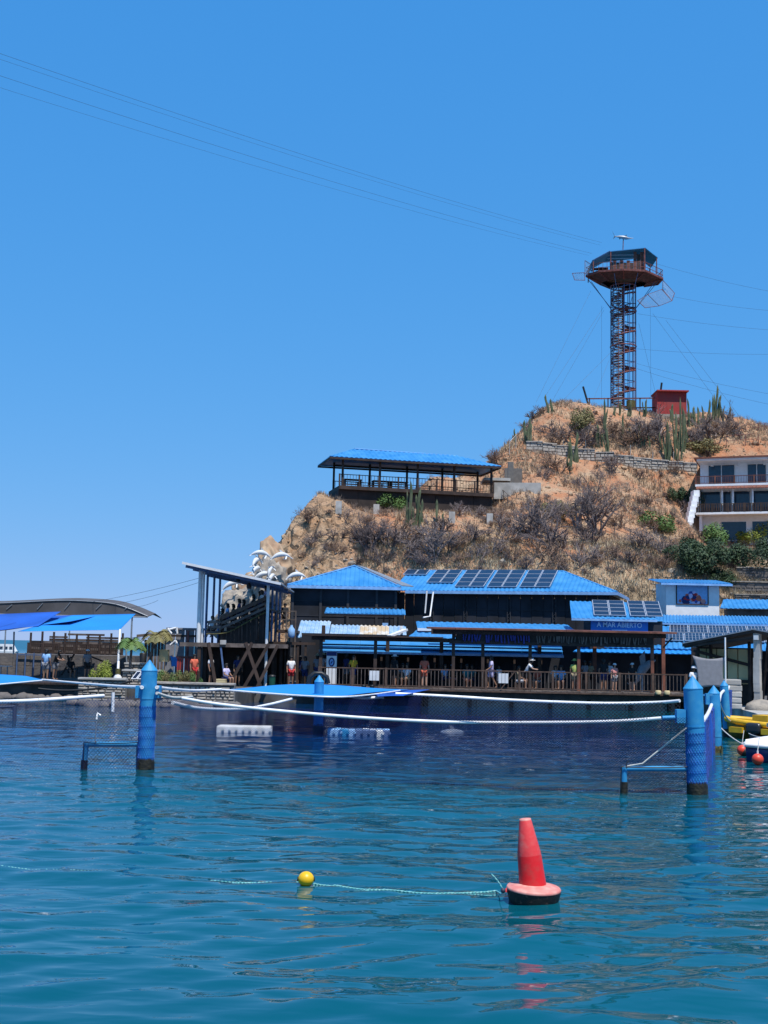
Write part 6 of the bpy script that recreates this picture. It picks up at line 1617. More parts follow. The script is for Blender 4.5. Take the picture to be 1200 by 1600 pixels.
L1 = [(482, 818, 38), (470, 800, 24), (506, 762, 28), (540, 818, 32), (562, 850, 45), (585, 848, 52), (612, 855, 48), (640, 846, 56), (628, 872, 55), (672, 862, 60), (702, 862, 52), (690, 832, 40), (735, 848, 42), (600, 806, 22), (742, 808, 34), (720, 806, 30), (775, 815, 30), (660, 885, 40), (590, 885, 36), (530, 870, 26), (555, 885, 26), (520, 845, 24), (700, 885, 40), (745, 880, 44), (650, 815, 26), (575, 822, 26)]
L2 = [(830, 835, 55), (858, 855, 66), (848, 876, 55), (882, 858, 52), (920, 852, 56), (966, 824, 42), (990, 804, 30), (950, 795, 30), (1012, 794, 34), (1000, 855, 50), (1030, 866, 44), (960, 874, 42), (985, 884, 40), (790, 850, 44), (800, 880, 44), (770, 870, 40), (905, 885, 44), (870, 890, 40), (820, 890, 36), (935, 880, 40), (1040, 890, 40), (780, 825, 34), (812, 812, 26), (1020, 830, 34), (1062, 800, 36), (845, 795, 26)]
L3 = [(872, 738, 48), (850, 748, 30), (936, 750, 24), (956, 728, 30), (900, 700, 58), (880, 690, 48), (868, 700, 44), (998, 692, 62), (1022, 690, 60), (985, 700, 46), (1012, 676, 40), (1112, 688, 56), (1128, 682, 52), (1096, 690, 46), (1142, 678, 38), (845, 648, 22), (832, 655, 22), (1160, 686, 24), (776, 724, 30), (828, 672, 26), (925, 690, 40), (960, 680, 36), (1035, 672, 38), (1080, 700, 40), (1060, 740, 30), (905, 760, 24), (1000, 750, 22), (970, 690, 44), (945, 665, 30), (912, 660, 30)]
idx = 0
for key, L_ in (('low', L1), ('mid', L2), ('top', L3)):
    for (u, v, h) in L_:
        p = on_hill(u, v, 91)
        if p is None: continue
        hm_ = h * p.y / 1900
        shrub(p, hm_ * 1.1, *LB[key], idx, wide=1.15); idx += 1
for (u, v, h) in ((935, 838, 92), (905, 832, 84), (925, 800, 60), (843, 838, 74), (875, 822, 60), (1132, 668, 44), (958, 742, 36), (770, 724, 30), (680, 880, 74), (575, 870, 70)):
    p = on_hill(u, v, 91); shrub(p, h * p.y / 1900 * 1.15, 'taller leafless tree with dark forked branches on the hillside', 'bare trees on the hillside', idx, True, .8); idx += 1
n_s = 0
while n_s < 95:
    u, v = random.uniform(470, 1150), random.uniform(650, 900)
    p = on_hill(u, v, 91)
    if p is None: continue
    if v > 868 or (v > 800 and random.random() < .35) or (u > 820 and v < 700 and random.random() < .5) or random.random() < .12:
        shrub(p, random.uniform(.6, 1.3), *LB['top' if v < 760 and u > 790 else ('low' if u < 780 else 'mid')], idx, wide=1.3); idx += 1; n_s += 1
# leafy bushes
def leafy(seed, n_, sx, sz, leaf, blobs=7, hollow=.55):
    rnd = random.Random(seed); mb = MB(); cs = [(V((rnd.gauss(0, .42), rnd.gauss(0, .42), rnd.uniform(.25, .8))), rnd.uniform(.22, .42)) for _ in range(blobs)]
    vs = []; fs = []
    for i in range(n_):
        c_, r_ = rnd.choice(cs); d = V((rnd.gauss(0, 1), rnd.gauss(0, 1), rnd.gauss(.25, 1))).normalized(); p = c_ + d * r_ * (hollow + (1 - hollow) * rnd.random() ** .5) * rnd.uniform(.8, 1.15)
        a = V((rnd.gauss(0, 1), rnd.gauss(0, 1), rnd.gauss(0, .6))).normalized(); b_ = a.cross(d + V((.1, .2, .3))).normalized(); s = leaf * rnd.uniform(.6, 1.3)
        k = len(vs); vs += [p - a * s, p + b_ * s * .5, p + a * s, p - b_ * s * .5]; fs.append((k, k + 1, k + 2, k + 3))
    mb.add(vs, fs); return mb
GB = {}
for nm, m_ in (('leaf_dark', 'leaf_dark'), ('leaf_green', 'leaf_green'), ('leaf_lime', 'leaf_lime'), ('leaf_olive', 'leaf_olive')):
    GB[nm] = [mesh_of(leafy(60 + k, 2600 if nm != 'leaf_dark' else 3600, 1, 1, .05 if nm != 'leaf_dark' else .045, 8), m_, 'leaves') for k in range(2)]
stem_me = mesh_of(twig_bush(90, .9, .6, 5, 3, .03), 'bark', 'stems')
def bush(p, w_, h, kind, label, cat='bush', group=None, i=0, name='leafy_bush'):
    rt = T(name, label, cat, p, group); rt.rotation_euler = (0, 0, random.uniform(0, 6)); rt.scale = (w_, w_, h)
    a = bpy.data.objects.new('crown', GB[kind][i % 2]); link(a, rt); s = bpy.data.objects.new('stem', stem_me); link(s, rt); return rt
for i, (u, v, w_px, h_px, kind, lab, nm) in enumerate((
    (616, 800, 56, 30, 'leaf_green', 'yellow-green bush below the middle of the pavilion', 'leafy_bush'), (1106, 716, 60, 34, 'leaf_olive', 'olive-yellow bush on the path above the villa', 'leafy_bush'),
    (906, 672, 44, 34, 'leaf_olive', 'olive bush on the summit slope left of the tower', 'leafy_bush'), (868, 812, 44, 34, 'leaf_olive', 'thin olive bush on the middle slope among bare shrubs', 'leafy_bush'),
    (1030, 832, 66, 34, 'leaf_green', 'loose green bush left of the garden stair', 'leafy_bush'), (1062, 792, 40, 36, 'leaf_dark', 'dull dark bush under the end of the retaining wall', 'leafy_bush'),
    (1106, 852, 58, 36, 'leaf_green', 'airy pale green tree before the villa lowest floor', 'green_tree'), (1150, 852, 48, 26, 'leaf_lime', 'bright lime-green bush under the villa balcony', 'leafy_bush'),
    (1196, 848, 50, 40, 'leaf_lime', 'lime-green shrub by the villa lower window', 'leafy_bush'),
    (1066, 888, 70, 44, 'leaf_dark', 'dense dark green tree at the left end of the villa garden', 'green_tree'), (1100, 900, 80, 54, 'leaf_dark', 'dense dark green tree under the garden railing', 'green_tree'),
    (1140, 892, 70, 48, 'leaf_dark', 'dense dark green tree above the stone terraces', 'green_tree'), (1185, 872, 60, 34, 'leaf_dark', 'dark green bush on the topmost stone terrace', 'leafy_bush'), (1090, 872, 60, 36, 'leaf_dark', 'dark green bush between the garden railing and the trees', 'leafy_bush'),
    (1125, 915, 50, 30, 'leaf_dark', 'low dark green bush beside the stone terraces', 'leafy_bush'))):
    p = on_hill(u, v, 91)
    if p: bush(p - V((0, 0, .15)), w_px * p.y / 1900 * .62, h_px * p.y / 1900 * 1.0, kind, lab, 'tree' if nm == 'green_tree' else 'bush', None, i, nm)
bush(ZX(160, .95, 64.2), .72, 1.1, 'leaf_lime', 'round yellow-green bush in the stone planter', i=0)
for i, u in enumerate((248, 262, 277, 292, 306)): bush(ZX(u, GZ, 62.6), .5, .85 + .1 * (i % 2), 'leaf_olive' if i % 2 else 'leaf_green', 'scrubby green and rusty hedge plant on the stone wall', 'hedge', 'hedge plants on the stone wall', i)
for i, u in enumerate((255, 284, 300)): 
    o = bpy.data.objects.new('dry_shrub', TW[0]); o.location = ZX(u, GZ, 62.3); o.scale = (.9, .9, .9); link(o); tag(o, 'dry reddish twigs among the hedge on the stone wall', 'shrub', 'dry twigs in the hedge')
# small palms
def palm(base, h, label, lean=0, seed=1, m='leaf_green'):
    rnd = random.Random(seed); rt = T('small_palm', label, 'palm', base); top_ = V(base) + V((lean, 0, h))
    MB().path([base, V(base) + V((lean * .3, 0, h * .5)), top_], [.09, .075, .06], 8).build('trunk', 'timber_grey', rt)
    for k in range(13):
        a = 2 * math.pi * k / 13 + rnd.uniform(-.2, .2); L_ = rnd.uniform(.65, .95); up = rnd.uniform(.2, .75)
        pts = [top_ + V((math.cos(a) * L_ * t, math.sin(a) * L_ * t, up * math.sin(t * 2.6) * .8 - .35 * t * t)) for t in (0, .25, .5, .75, 1)]
        mb = MB(); mb.path(pts, [.02, .015, .012, .01, .005], 4, False)
        for p0, p1 in zip(pts, pts[1:]):
            for s in (-1, 1):
                for t in (.05, .3, .55, .8):
                    q = p0.lerp(p1, t); sd = V((-math.sin(a), math.cos(a), 0)) * s
                    e = q + sd * .34 + (p1 - p0).normalized() * .2 - V((0, 0, .1)); mb.add([q, q + (p1 - p0) * .3, e], [(0, 1, 2)])
        mb.build('frond', m, rt)
palm(ZX(205, P(205, 1050, 68).z, 68), 1.45, 'small green palm beside the white awning pole', .05, 3)
palm(ZX(236, P(236, 1032, 69).z, 69), 1.3, 'leaning dull palm behind the net-wrapped post', .35, 5, 'leaf_olive')
# cacti
def cactus_stem(seed):
    rnd = random.Random(seed); pts = []; rs = []; n_ = 9
    vs = []; fs = []; K = 16
    for i in range(n_):
        t = i / (n_ - 1); r = .5 * (.8 + .2 * math.sin(t * 3 + seed)) * (1 if t < .86 else max(.05, math.sqrt(max(0, 1 - ((t - .86) / .14) ** 2))))
        cx_ = .5 * noise.noise(V((t * 2, seed, 0))); cy_ = .5 * noise.noise(V((seed, t * 2, 4)))
        for k in range(K):
            a = 2 * math.pi * k / K; rr = r * (1 if k % 2 == 0 else .72); vs.append(V((cx_ + rr * math.cos(a), cy_ + rr * math.sin(a), t)))
    for i in range(n_ - 1):
        for k in range(K): fs.append((i * K + k, i * K + (k + 1) % K, (i + 1) * K + (k + 1) % K, (i + 1) * K + k))
    fs.append(tuple((n_ - 1) * K + k for k in range(K)))
    return mesh_of(MB().add(vs, fs), 'cactus', 'cactus_stem')
CS = [cactus_stem(i) for i in range(4)]
random.seed(5)
for i, (u, v, h_px, ns) in enumerate(((857, 646, 30, 2), (839, 648, 30, 2), (944, 690, 66, 4), (951, 716, 56, 4), (898, 722, 48, 6), (936, 700, 36, 3), (972, 692, 46, 3), (1042, 722, 62, 6), (1056, 718, 76, 5), (1064, 706, 84, 5), (1072, 696, 60, 3), (1092, 664, 30, 3), (1117, 660, 58, 6), (1106, 664, 40, 4), (1130, 664, 40, 3),
        (641, 822, 68, 3), (649, 824, 60, 3), (656, 820, 46, 2), (682, 818, 36, 2), (826, 698, 44, 4), (1085, 664, 30, 2), (1008, 652, 28, 4), (985, 652, 26, 3), (820, 690, 34, 2), (1002, 700, 40, 3), (968, 650, 22, 2), (890, 735, 30, 3), (1078, 668, 44, 3), (1050, 660, 30, 2))):
    p = on_hill(u, v, 91)
    if p is None: continue
    key = ('tall green column cactus clump beside the pavilion wall', 'column cacti below the pavilion') if u < 700 else (('column cactus clump on the skyline beside the red hut', 'cacti near the red hut') if v < 670 and u > 1040 else (('column cactus clump on the summit edge at the tower foot', 'cacti at the tower foot') if v < 670 else ('column cactus clump on the slope around the retaining wall', 'cacti around the retaining wall')))
    rt = T('column_cactus', key[0], 'cactus', p, key[1])
    for k in range(ns):
        o = bpy.data.objects.new('stem', CS[k % 4]); hh = h_px * p.y / 1900 * (1.08 if k == 0 else random.uniform(.45, .95)); rr = random.uniform(.20, .27)
        o.location = (random.gauss(0, .35) if k else 0, random.gauss(0, .25) if k else 0, -.1); o.scale = (rr, rr, hh); o.rotation_euler = (random.gauss(0, .07), random.gauss(0, .10), random.uniform(0, 6)); link(o, rt)
# dry grass tufts and rubble (uncountable)
def scatter(n_, fn, sel):
    rnd = random.Random(9); mb_v = []; mb_f = []
    c = 0; tries = 0
    while c < n_ and tries < n_ * 30:
        tries += 1
        x, y = rnd.uniform(-9, 45), rnd.uniform(90, 136)
        z = hz(x, y)
        if z < 1.5: continue
        gxx = (hz(x + .4, y) - hz(x - .4, y)) / .8; gyy = (hz(x, y + .4) - hz(x, y - .4)) / .8
        if gyy < -.15 or not sel(rnd, x, y, z): continue
        fn(rnd, x, y, z, gxx, gyy, mb_v, mb_f); c += 1
    return MB().add(mb_v, mb_f)
def tuft(rnd, x, y, z, gx_, gy_, vs, fs):
    h = rnd.uniform(.18, .5)
    for k in range(5):
        a = rnd.uniform(0, 6.28); w_ = rnd.uniform(.02, .05); dx, dy = math.cos(a), math.sin(a); k0 = len(vs); l_ = rnd.uniform(.2, .8) * h; ox, oy = rnd.uniform(-.15, .15), rnd.uniform(-.15, .15)
        zz = z + ox * gx_ + oy * gy_
        vs += [(x + ox - dy * w_, y + oy + dx * w_, zz - .03), (x + ox + dy * w_, y + oy - dx * w_, zz - .03), (x + ox + dx * l_, y + oy + dy * l_, zz + h)]; fs.append((k0, k0 + 1, k0 + 2))
n_of = lambda x, y: noise.noise(V((x * .16, y * .16, 3.0)))
scatter(15000, tuft, lambda r, x, y, z: z < 12 and x > -2 and r.random() < .5 + n_of(x, y) * 1.2).build('dry_grass', 'straw_pale', None, label='pale dry grass and straw on the lower slope', cat='grass', kind='stuff')
scatter(10500, tuft, lambda r, x, y, z: r.random() < .25 + n_of(x + 40, y) * 1.5 and not (x < 1 and y < 103)).build('dry_grass', 'straw', None, label='brown dry grass scattered over the hill', cat='grass', kind='stuff')
def sprig(rnd, x, y, z, gx_, gy_, vs, fs):
    h = rnd.uniform(.3, .8)
    for k in range(7):
        a = rnd.uniform(0, 6.28); dx, dy = math.cos(a), math.sin(a); w_ = .016; k0 = len(vs); l_ = rnd.uniform(.2, .9) * h; hh = h * rnd.uniform(.5, 1)
        vs += [(x - dy * w_, y + dx * w_, z - .03), (x + dy * w_, y - dx * w_, z - .03), (x + dx * l_ + dy * w_ * .4, y + dy * l_, z + hh), (x + dx * l_ * .5, y + dy * l_ * .5, z + hh * .55), (x + dx * l_ * .5 - dy * .3 * h, y + dy * l_ * .5 + dx * .3 * h, z + hh * .9), (x + dx * l_ * .5 + w_, y + dy * l_ * .5, z + hh * .6)]; fs += [(k0, k0 + 1, k0 + 2), (k0 + 3, k0 + 5, k0 + 4)]
scatter(4800, sprig, lambda r, x, y, z: r.random() < .35 + n_of(x + 11, y + 7) * 1.6 and not (x < -3 and y < 100)).build('dry_scrub', 'scrub', None, label='fine grey-brown dry scrub covering the slopes', cat='scrub', kind='stuff')
_bm = bmesh.new(); bmesh.ops.create_icosphere(_bm, subdivisions=1, radius=1); _rv = [v.co.copy() for v in _bm.verts]; _rf = [tuple(v.index for v in f.verts) for f in _bm.faces]; _bm.free()
def stone_(rnd, x, y, z, gx_, gy_, vs, fs):
    s = rnd.uniform(.05, .16) * (1 + 1.6 * (rnd.random() < .06)); k0 = len(vs); sc3 = (rnd.uniform(.7, 1.4), rnd.uniform(.7, 1.4), rnd.uniform(.5, .9))
    for v in _rv:
        j = rnd.uniform(.75, 1.2); vs.append((x + v.x * s * sc3[0] * j, y + v.y * s * sc3[1] * j, z + v.z * s * sc3[2] * j))
    for f in _rf: fs.append(tuple(i + k0 for i in f))
scatter(3600, stone_, lambda r, x, y, z: r.random() < .45 + n_of(x, y + 30)).build('rubble', 'rock', None, label='loose pale rubble strewn over the hill', cat='rubble', kind='stuff')
scatter(1500, stone_, lambda r, x, y, z: z < 11).build('rubble', 'stone', None, label='grey rubble on the lower slope', cat='rubble', kind='stuff')
# ================================================================ people
def skin(name, J, E, m, sub=1):
    """one continuous surface grown over a skeleton; J: name -> (x, y, z, r)"""
    keys = list(J); me = bpy.data.meshes.new(name); me.from_pydata([J[k][:3] for k in keys], [(keys.index(a), keys.index(b_)) for a, b_ in E], [])
    o = bpy.data.objects.new('tmp', me); COL.objects.link(o)
    o.modifiers.new('s', 'SKIN'); ss = o.modifiers.new('d', 'SUBSURF'); ss.levels = sub; ss.render_levels = sub
    if not me.skin_vertices: bpy.context.view_layer.update()
    for i, k in enumerate(keys):
        r = J[k][3]; rr = r if isinstance(r, tuple) else (r, r)
        me.skin_vertices[0].data[i].radius = rr; me.skin_vertices[0].data[i].use_root = (i == 0)
    bpy.context.view_layer.update()
    out = bpy.data.meshes.new_from_object(o.evaluated_get(bpy.context.evaluated_depsgraph_get()))
    bpy.data.objects.remove(o); out.name = name
    out.polygons.foreach_set('use_smooth', [True] * len(out.polygons))
    out.materials.clear(); out.materials.append(M[m]); return out
def pose(kind):
    J = {'pelvis': (0, 0, .95, .125), 'waist': (0, 0, 1.08, .115), 'chest': (0, 0, 1.27, .135), 'neckb': (0, 0, 1.43, .065), 'neck': (0, -.01, 1.48, .05), 'head': (0, -.025, 1.58, .088), 'crown': (0, -.01, 1.67, .07)}
    for s, n_ in ((-1, 'L'), (1, 'R')):
        J['sh' + n_] = (s * .17, 0, 1.39, .062); J['el' + n_] = (s * .23, .02, 1.12, .045); J['wr' + n_] = (s * .24, -.06, .88, .032); J['ha' + n_] = (s * .235, -.09, .78, .036)
        J['hip' + n_] = (s * .085, 0, .90, .095); J['kn' + n_] = (s * .10, -.01, .50, .062); J['an' + n_] = (s * .11, .02, .09, .042); J['toe' + n_] = (s * .12, -.14, .04, .038)
    if kind == 'walk':
        J['knL'] = (-.09, -.16, .52, .062); J['anL'] = (-.09, -.12, .10, .042); J['toeL'] = (-.1, -.28, .05, .038); J['knR'] = (.09, .08, .50, .062); J['anR'] = (.09, .30, .14, .042); J['toeR'] = (.09, .17, .05, .038)
        J['elL'] = (-.24, .12, 1.14, .045); J['wrL'] = (-.23, .08, .92, .032); J['haL'] = (-.22, .04, .84, .036); J['elR'] = (.23, -.08, 1.13, .045); J['wrR'] = (.21, -.27, 1.0, .032); J['haR'] = (.2, -.34, .97, .036)
    if kind == 'lean':
        for k in ('waist', 'chest', 'neckb', 'neck', 'head', 'crown'):
            x, y, z, r = J[k]; J[k] = (x, y - (z - .95) * .42, z - (z - .95) * .08, r)
        for n_, s in (('L', -1), ('R', 1)): J['sh' + n_] = (s * .17, -.19, 1.35, .062); J['el' + n_] = (s * .22, -.36, 1.14, .045); J['wr' + n_] = (s * .12, -.55, 1.10, .032); J['ha' + n_] = (s * .04, -.62, 1.11, .036)
    if kind == 'sit':
        for k in list(J):
            x, y, z, r = J[k]
            if k[:2] not in ('kn', 'an', 'to'): J[k] = (x, y, z - .45, r)
        for n_, s in (('L', -1), ('R', 1)): J['kn' + n_] = (s * .12, -.42, .50, .065); J['an' + n_] = (s * .12, -.40, .09, .042); J['toe' + n_] = (s * .12, -.55, .04, .038); J['el' + n_] = (s * .24, -.08, .70, .045); J['wr' + n_] = (s * .15, -.28, .60, .032); J['ha' + n_] = (s * .11, -.36, .58, .036)
    if kind == 'wave':
        J = pose('sit')[0]
        J['elR'] = (.34, -.1, .96, .045); J['wrR'] = (.52, -.16, 1.08, .032); J['haR'] = (.60, -.18, 1.12, .036)
    E = [('pelvis', 'waist'), ('waist', 'chest'), ('chest', 'neckb'), ('neckb', 'neck'), ('neck', 'head'), ('head', 'crown')]
    for n_ in 'LR': E += [('chest', 'sh' + n_), ('sh' + n_, 'el' + n_), ('el' + n_, 'wr' + n_), ('wr' + n_, 'ha' + n_), ('pelvis', 'hip' + n_), ('hip' + n_, 'kn' + n_), ('kn' + n_, 'an' + n_), ('an' + n_, 'toe' + n_)]
    return J, E
def lerpj(a, b_, t, r): return tuple(a[i] + (b_[i] - a[i]) * t for i in range(3)) + (r,)
POSE = {}
for kind in ('stand', 'walk', 'lean', 'sit', 'wave'):
    J, E = pose(kind)
    body = skin('body', J, E, 'skin_tan', 1)
    S = {k: (*J[k][:3], J[k][3] + .022) for k in ('pelvis', 'waist', 'chest')}; S['neckb'] = (*J['neckb'][:3], .075); S['pelvis'] = (*J['pelvis'][:3], .145)
    for n_ in 'LR': S['sh' + n_] = (*J['sh' + n_][:3], .082); S['el' + n_] = lerpj(J['sh' + n_], J['el' + n_], .75, .072)
    ES = [('waist', 'pelvis'), ('waist', 'chest'), ('chest', 'neckb')] + [('chest', 'sh' + n_) for n_ in 'LR'] + [('sh' + n_, 'el' + n_) for n_ in 'LR']
    S = {k: S[k] for k in ['waist'] + [k for k in S if k != 'waist']}
    shirt = skin('shirt', S, ES, 'cloth_white', 1)
    Q = {'pelvis': (*J['pelvis'][:3], .15)}
    for n_ in 'LR': Q['hip' + n_] = (*J['hip' + n_][:3], .115); Q['kn' + n_] = lerpj(J['hip' + n_], J['kn' + n_], .85, .095)
    pants = skin('shorts', Q, [('pelvis', 'hipL'), ('pelvis', 'hipR'), ('hipL', 'knL'), ('hipR', 'knR')], 'cloth_navy', 1)
    h = V(J['head'][:3]); hp = h + V((0, .012, .035))
    hair = mesh_of(MB().ball(hp, .118, 12, 8, (.92, 1.05, 1.0)).ball(hp + V((0, .05, -.08)), .09, 10, 6), 'hair', 'hair')
    # face opening: keep hair behind the face
    for v in hair.vertices:
        if v.co.y < h.y - .045 and v.co.z < h.z + .06: v.co.y = h.y - .03
    hat = mesh_of(MB().lathe(h + V((0, 0, .07)), [(.20, 0), (.19, .015), (.115, .02), (.105, .10), (.06, .125)], 16), 'cloth_white', 'hat')
    cap = mesh_of(MB().lathe(h + V((0, 0, .06)), [(.115, 0), (.11, .06), (.06, .105)], 14).slab([h + V((-.08, -.08, .065)), h + V((.08, -.08, .065)), h + V((.06, -.2, .05)), h + V((-.06, -.2, .05))], .015), 'cloth_white', 'cap')
    nose = mesh_of(MB().ball(h + V((0, -.085, -.005)), .018, 6, 5, (.8, 1, 1.3)), 'skin_tan', 'nose')
    POSE[kind] = dict(body=body, shirt=shirt, shorts=pants, hair=hair, hat=hat, cap=cap)
def obmat(o, m):
    o.material_slots[0].link = 'OBJECT'; o.material_slots[0].material = M[m]
def person(loc, kind, label, rz=0, shirt='white', pants='navy', skin_='skin_tan', head='hair', headm=None, s=1.0, group=None):
    rt = T('person', label, 'person', loc, group); rt.rotation_euler = (0, 0, rz); rt.scale = (s,) * 3
    for k, m_ in (('body', skin_), ('shirt', 'cloth_' + shirt), ('shorts', 'cloth_' + pants)):
        o = bpy.data.objects.new(k, POSE[kind][k]); link(o, rt); obmat(o, m_)
    o = bpy.data.objects.new('hair', POSE[kind]['hair']); link(o, rt); obmat(o, 'hair')
    if head != 'hair': o = bpy.data.objects.new(head, POSE[kind][head]); link(o, rt); obmat(o, 'cloth_' + (headm or 'white'))
    return rt
def dk(u, b_): return fd(fd.at(u, b_), b_, DZ + .01)
S_, Wk, Ln, St = 'stand', 'walk', 'lean', 'sit'
for (u, b_, kind, rz, sh, pa, sk_, hd, hm_, s, lab) in (
    (553, 1.6, S_, .3, 'yellow', 'navy', 'skin_tan', 'hair', None, .96, 'person in yellow shirt standing behind the deck railing'),
    (505, 2.2, S_, 2.6, 'grey', 'black', 'skin_tan', 'hat', 'khaki', 1, 'person in grey shirt and khaki hat near the banner'),
    (497, 2.5, S_, 2.9, 'grey', 'navy', 'skin_brown', 'hat', 'khaki', .97, 'person in grey top with khaki hat beside the pergola post'),
    (542, 2.4, S_, 2.2, 'navy', 'grey', 'skin_brown', 'hair', None, 1, 'person in navy shirt left of the yellow shirt'),
    (617, 1.2, S_, 2.4, 'black', 'black', 'skin_tan', 'hat', 'white', 1.0, 'person in black with wide white hat at the railing'),
    (630, 1.8, St, .5, 'grey', 'khaki', 'skin_tan', 'hair', None, 1, 'person in grey seated beside the white-hatted person'),
    (637, 1.4, St, -.5, 'white', 'khaki', 'skin_tan', 'hair', None, 1, 'person in white seated with crossed arms by the railing'),
    (664, 1.0, S_, 3.0, 'coral', 'coral', 'skin_light', 'hair', None, 1.0, 'person in coral shirt standing at the railing'),
    (696, 2.2, St, .4, 'sky', 'navy', 'skin_tan', 'hair', None, 1, 'person in pale blue shirt seated in the shade'),
    (708, 2.0, St, -.3, 'black', 'pink', 'skin_brown', 'cap', 'grey', 1, 'seated person in black with grey cap'),
    (730, 1.6, St, .2, 'teal', 'pink', 'skin_brown', 'hair', None, 1.02, 'person in dark teal shirt seated behind the railing'),
    (738, 2.4, St, -.4, 'teal', 'navy', 'skin_brown', 'hair', None, 1, 'seated person in dark teal beside another in teal'),
    (768, 0.9, Wk, -1.4, 'lilac', 'lilac', 'skin_tan', 'hair', None, 1.04, 'person in long pale lilac top walking along the deck'),
    (780, 1.5, S_, .4, 'white', 'white', 'skin_brown', 'hair', None, .72, 'child in white beside the white board on the railing'),
    (811, 1.0, St, 1.2, 'khaki', 'white', 'skin_tan', 'hair', None, 1, 'person in khaki top seated facing the white-hatted person'),
    (823, 0.9, Ln, 1.3, 'white', 'black', 'skin_light', 'hat', 'white', 1.0, 'leaning person in white top and white sun hat'),
    (840, 1.6, St, -.6, 'coral', 'grey', 'skin_tan', 'hair', None, .95, 'seated person in dull coral top'),
    (868, 1.8, St, .2, 'white', 'navy', 'skin_tan', 'hair', None, 1.05, 'seated person in white shirt under the fringe'),
    (877, 1.6, St, -.2, 'sky', 'navy', 'skin_tan', 'hair', None, 1.05, 'seated person in pale blue shirt beside the white shirt'),
    (898, 0.9, S_, 2.9, 'lime', 'khaki', 'skin_tan', 'hat', 'lime', .98, 'person in lime-yellow shirt and bucket hat at the railing'),
    (914, 2.0, S_, .5, 'grey', 'black', 'skin_brown', 'hair', None, .94, 'person in grey standing in the dark doorway'),
    (922, 2.4, S_, .2, 'khaki', 'black', 'skin_brown', 'hair', None, .92, 'person in khaki standing in the dark doorway'),
    (943, 1.2, S_, 3.1, 'black', 'navy', 'skin_tan', 'hair', None, 1.02, 'person in black with back turned at the railing'),
    (952, 1.6, S_, -.4, 'white', 'navy', 'skin_tan', 'hair', None, .95, 'person in white close beside the one in black'),
    (960, 1.0, S_, .3, 'pink', 'grey', 'skin_light', 'cap', 'white', .88, 'young person in pink top and white cap'),
    (988, 1.3, S_, -.5, 'black', 'black', 'skin_light', 'cap', 'white', .90, 'person in black wearing a white cap near the fish sculpture')):
    person(dk(u, b_), kind, lab, rz, sh, pa, sk_, hd, hm_, s)
    if kind == St: MB().box(fd, fd.at(u, b_) - .24, fd.at(u, b_) + .24, b_ - .12, b_ + .3, DZ, DZ + .40).build('bench_seat', 'timber', None, label='dark low wooden seat on the deck under a seated visitor', cat='seat', group='low seats on the deck')
person(V((ZX(1083, 0, 57).x, 57, GZ)), S_, 'person in white shirt and cap by the grey cloth', .6, 'white', 'black', 'skin_brown', 'cap', 'white', 1)
person(ZX(456, GZ, 68), S_, 'person in white shirt and red shorts below the side terrace', .4, 'white', 'red', 'skin_tan')
person(ZX(478, GZ, 68.6), S_, 'person in dark clothes under the side terrace beam', -.4, 'grey', 'navy', 'skin_brown')
person(ZX(470, GZ, 70), S_, 'person in navy standing behind the terrace posts', 2.5, 'navy', 'black', 'skin_brown')
person(ZX(444, z0 + .0 if False else P(443, 984, 71).z, 71), S_, 'person in black on the small upper terrace', .4, 'black', 'black', 'skin_brown', s=.9)
person(ZX(355, GZ, 66), St, 'person in pale shirt seated under the grandstand', 1.0, 'lilac', 'navy', 'skin_tan')
person(ZX(373, GZ, 67.5), S_, 'person in dark shirt standing under the grandstand', .5, 'navy', 'black', 'skin_tan')
person(ZX(331, GZ, 67.0), S_, 'person carrying white cloth under the grandstand', 1.2, 'white', 'black', 'skin_tan')
person(ZX(305, GZ, 66.6), S_, 'person in red-orange shirt by the rust-red fence', .7, 'coral', 'red', 'skin_tan')
# spectators on the tiers face the show pool
spect = [(331, 4.0, 0, 'white', 'wave', 'person in white with raised arm at the front of the grandstand'), (346, 3.0, 0, 'black', St, 'spectator in black on the first tier'), (354, 2.0, 1, 'sky', St, 'spectator in pale blue on the second tier'), (363, 2.6, 1, 'black', St, 'spectator in black on the second tier'),
         (372, 1.8, 2, 'navy', St, 'spectator in navy on the third tier'), (379, 2.6, 2, 'black', St, 'spectator in black on the third tier'), (394, 1.9, 3, 'black', St, 'long-haired spectator in black on the fourth tier'), (407, 2.0, 4, 'white', St, 'spectator in white on the fifth tier'), (413, 2.8, 5, 'lilac', St, 'spectator in lilac on the top tier'), (404, 3.6, 4, 'grey', St, 'spectator in grey on the fifth tier')]
for u, b_, k, c_, kind, lab in spect:
    z = 3.85 + 1.3 * k / (nt_ - 1) if k or u > 340 else PZ + .3
    Yp = 66 + b_
    person(ZX(u, z, Yp), kind, lab, -1.35 if kind == St else -.3, c_, 'navy', 'skin_tan')
for (u, Y, kind, rz, sh, pa, hd, lab) in ((74, 68, S_, 2.9, 'sky', 'grey', 'hair', 'person in blue and white shirt on the show pool walkway'), (88, 69, Ln, 1.2, 'black', 'grey', 'hair', 'person in black leaning at the show pool walkway'), (138, 71, S_, .5, 'grey', 'black', 'cap', 'person in grey with white cap before the terrace wall'), (112, 72, St, .6, 'black', 'black', 'hair', 'person in black sitting by the leaning props')):
    person(ZX(u, GZ + .1, Y), kind, lab, rz, sh, pa, 'skin_tan', hd)
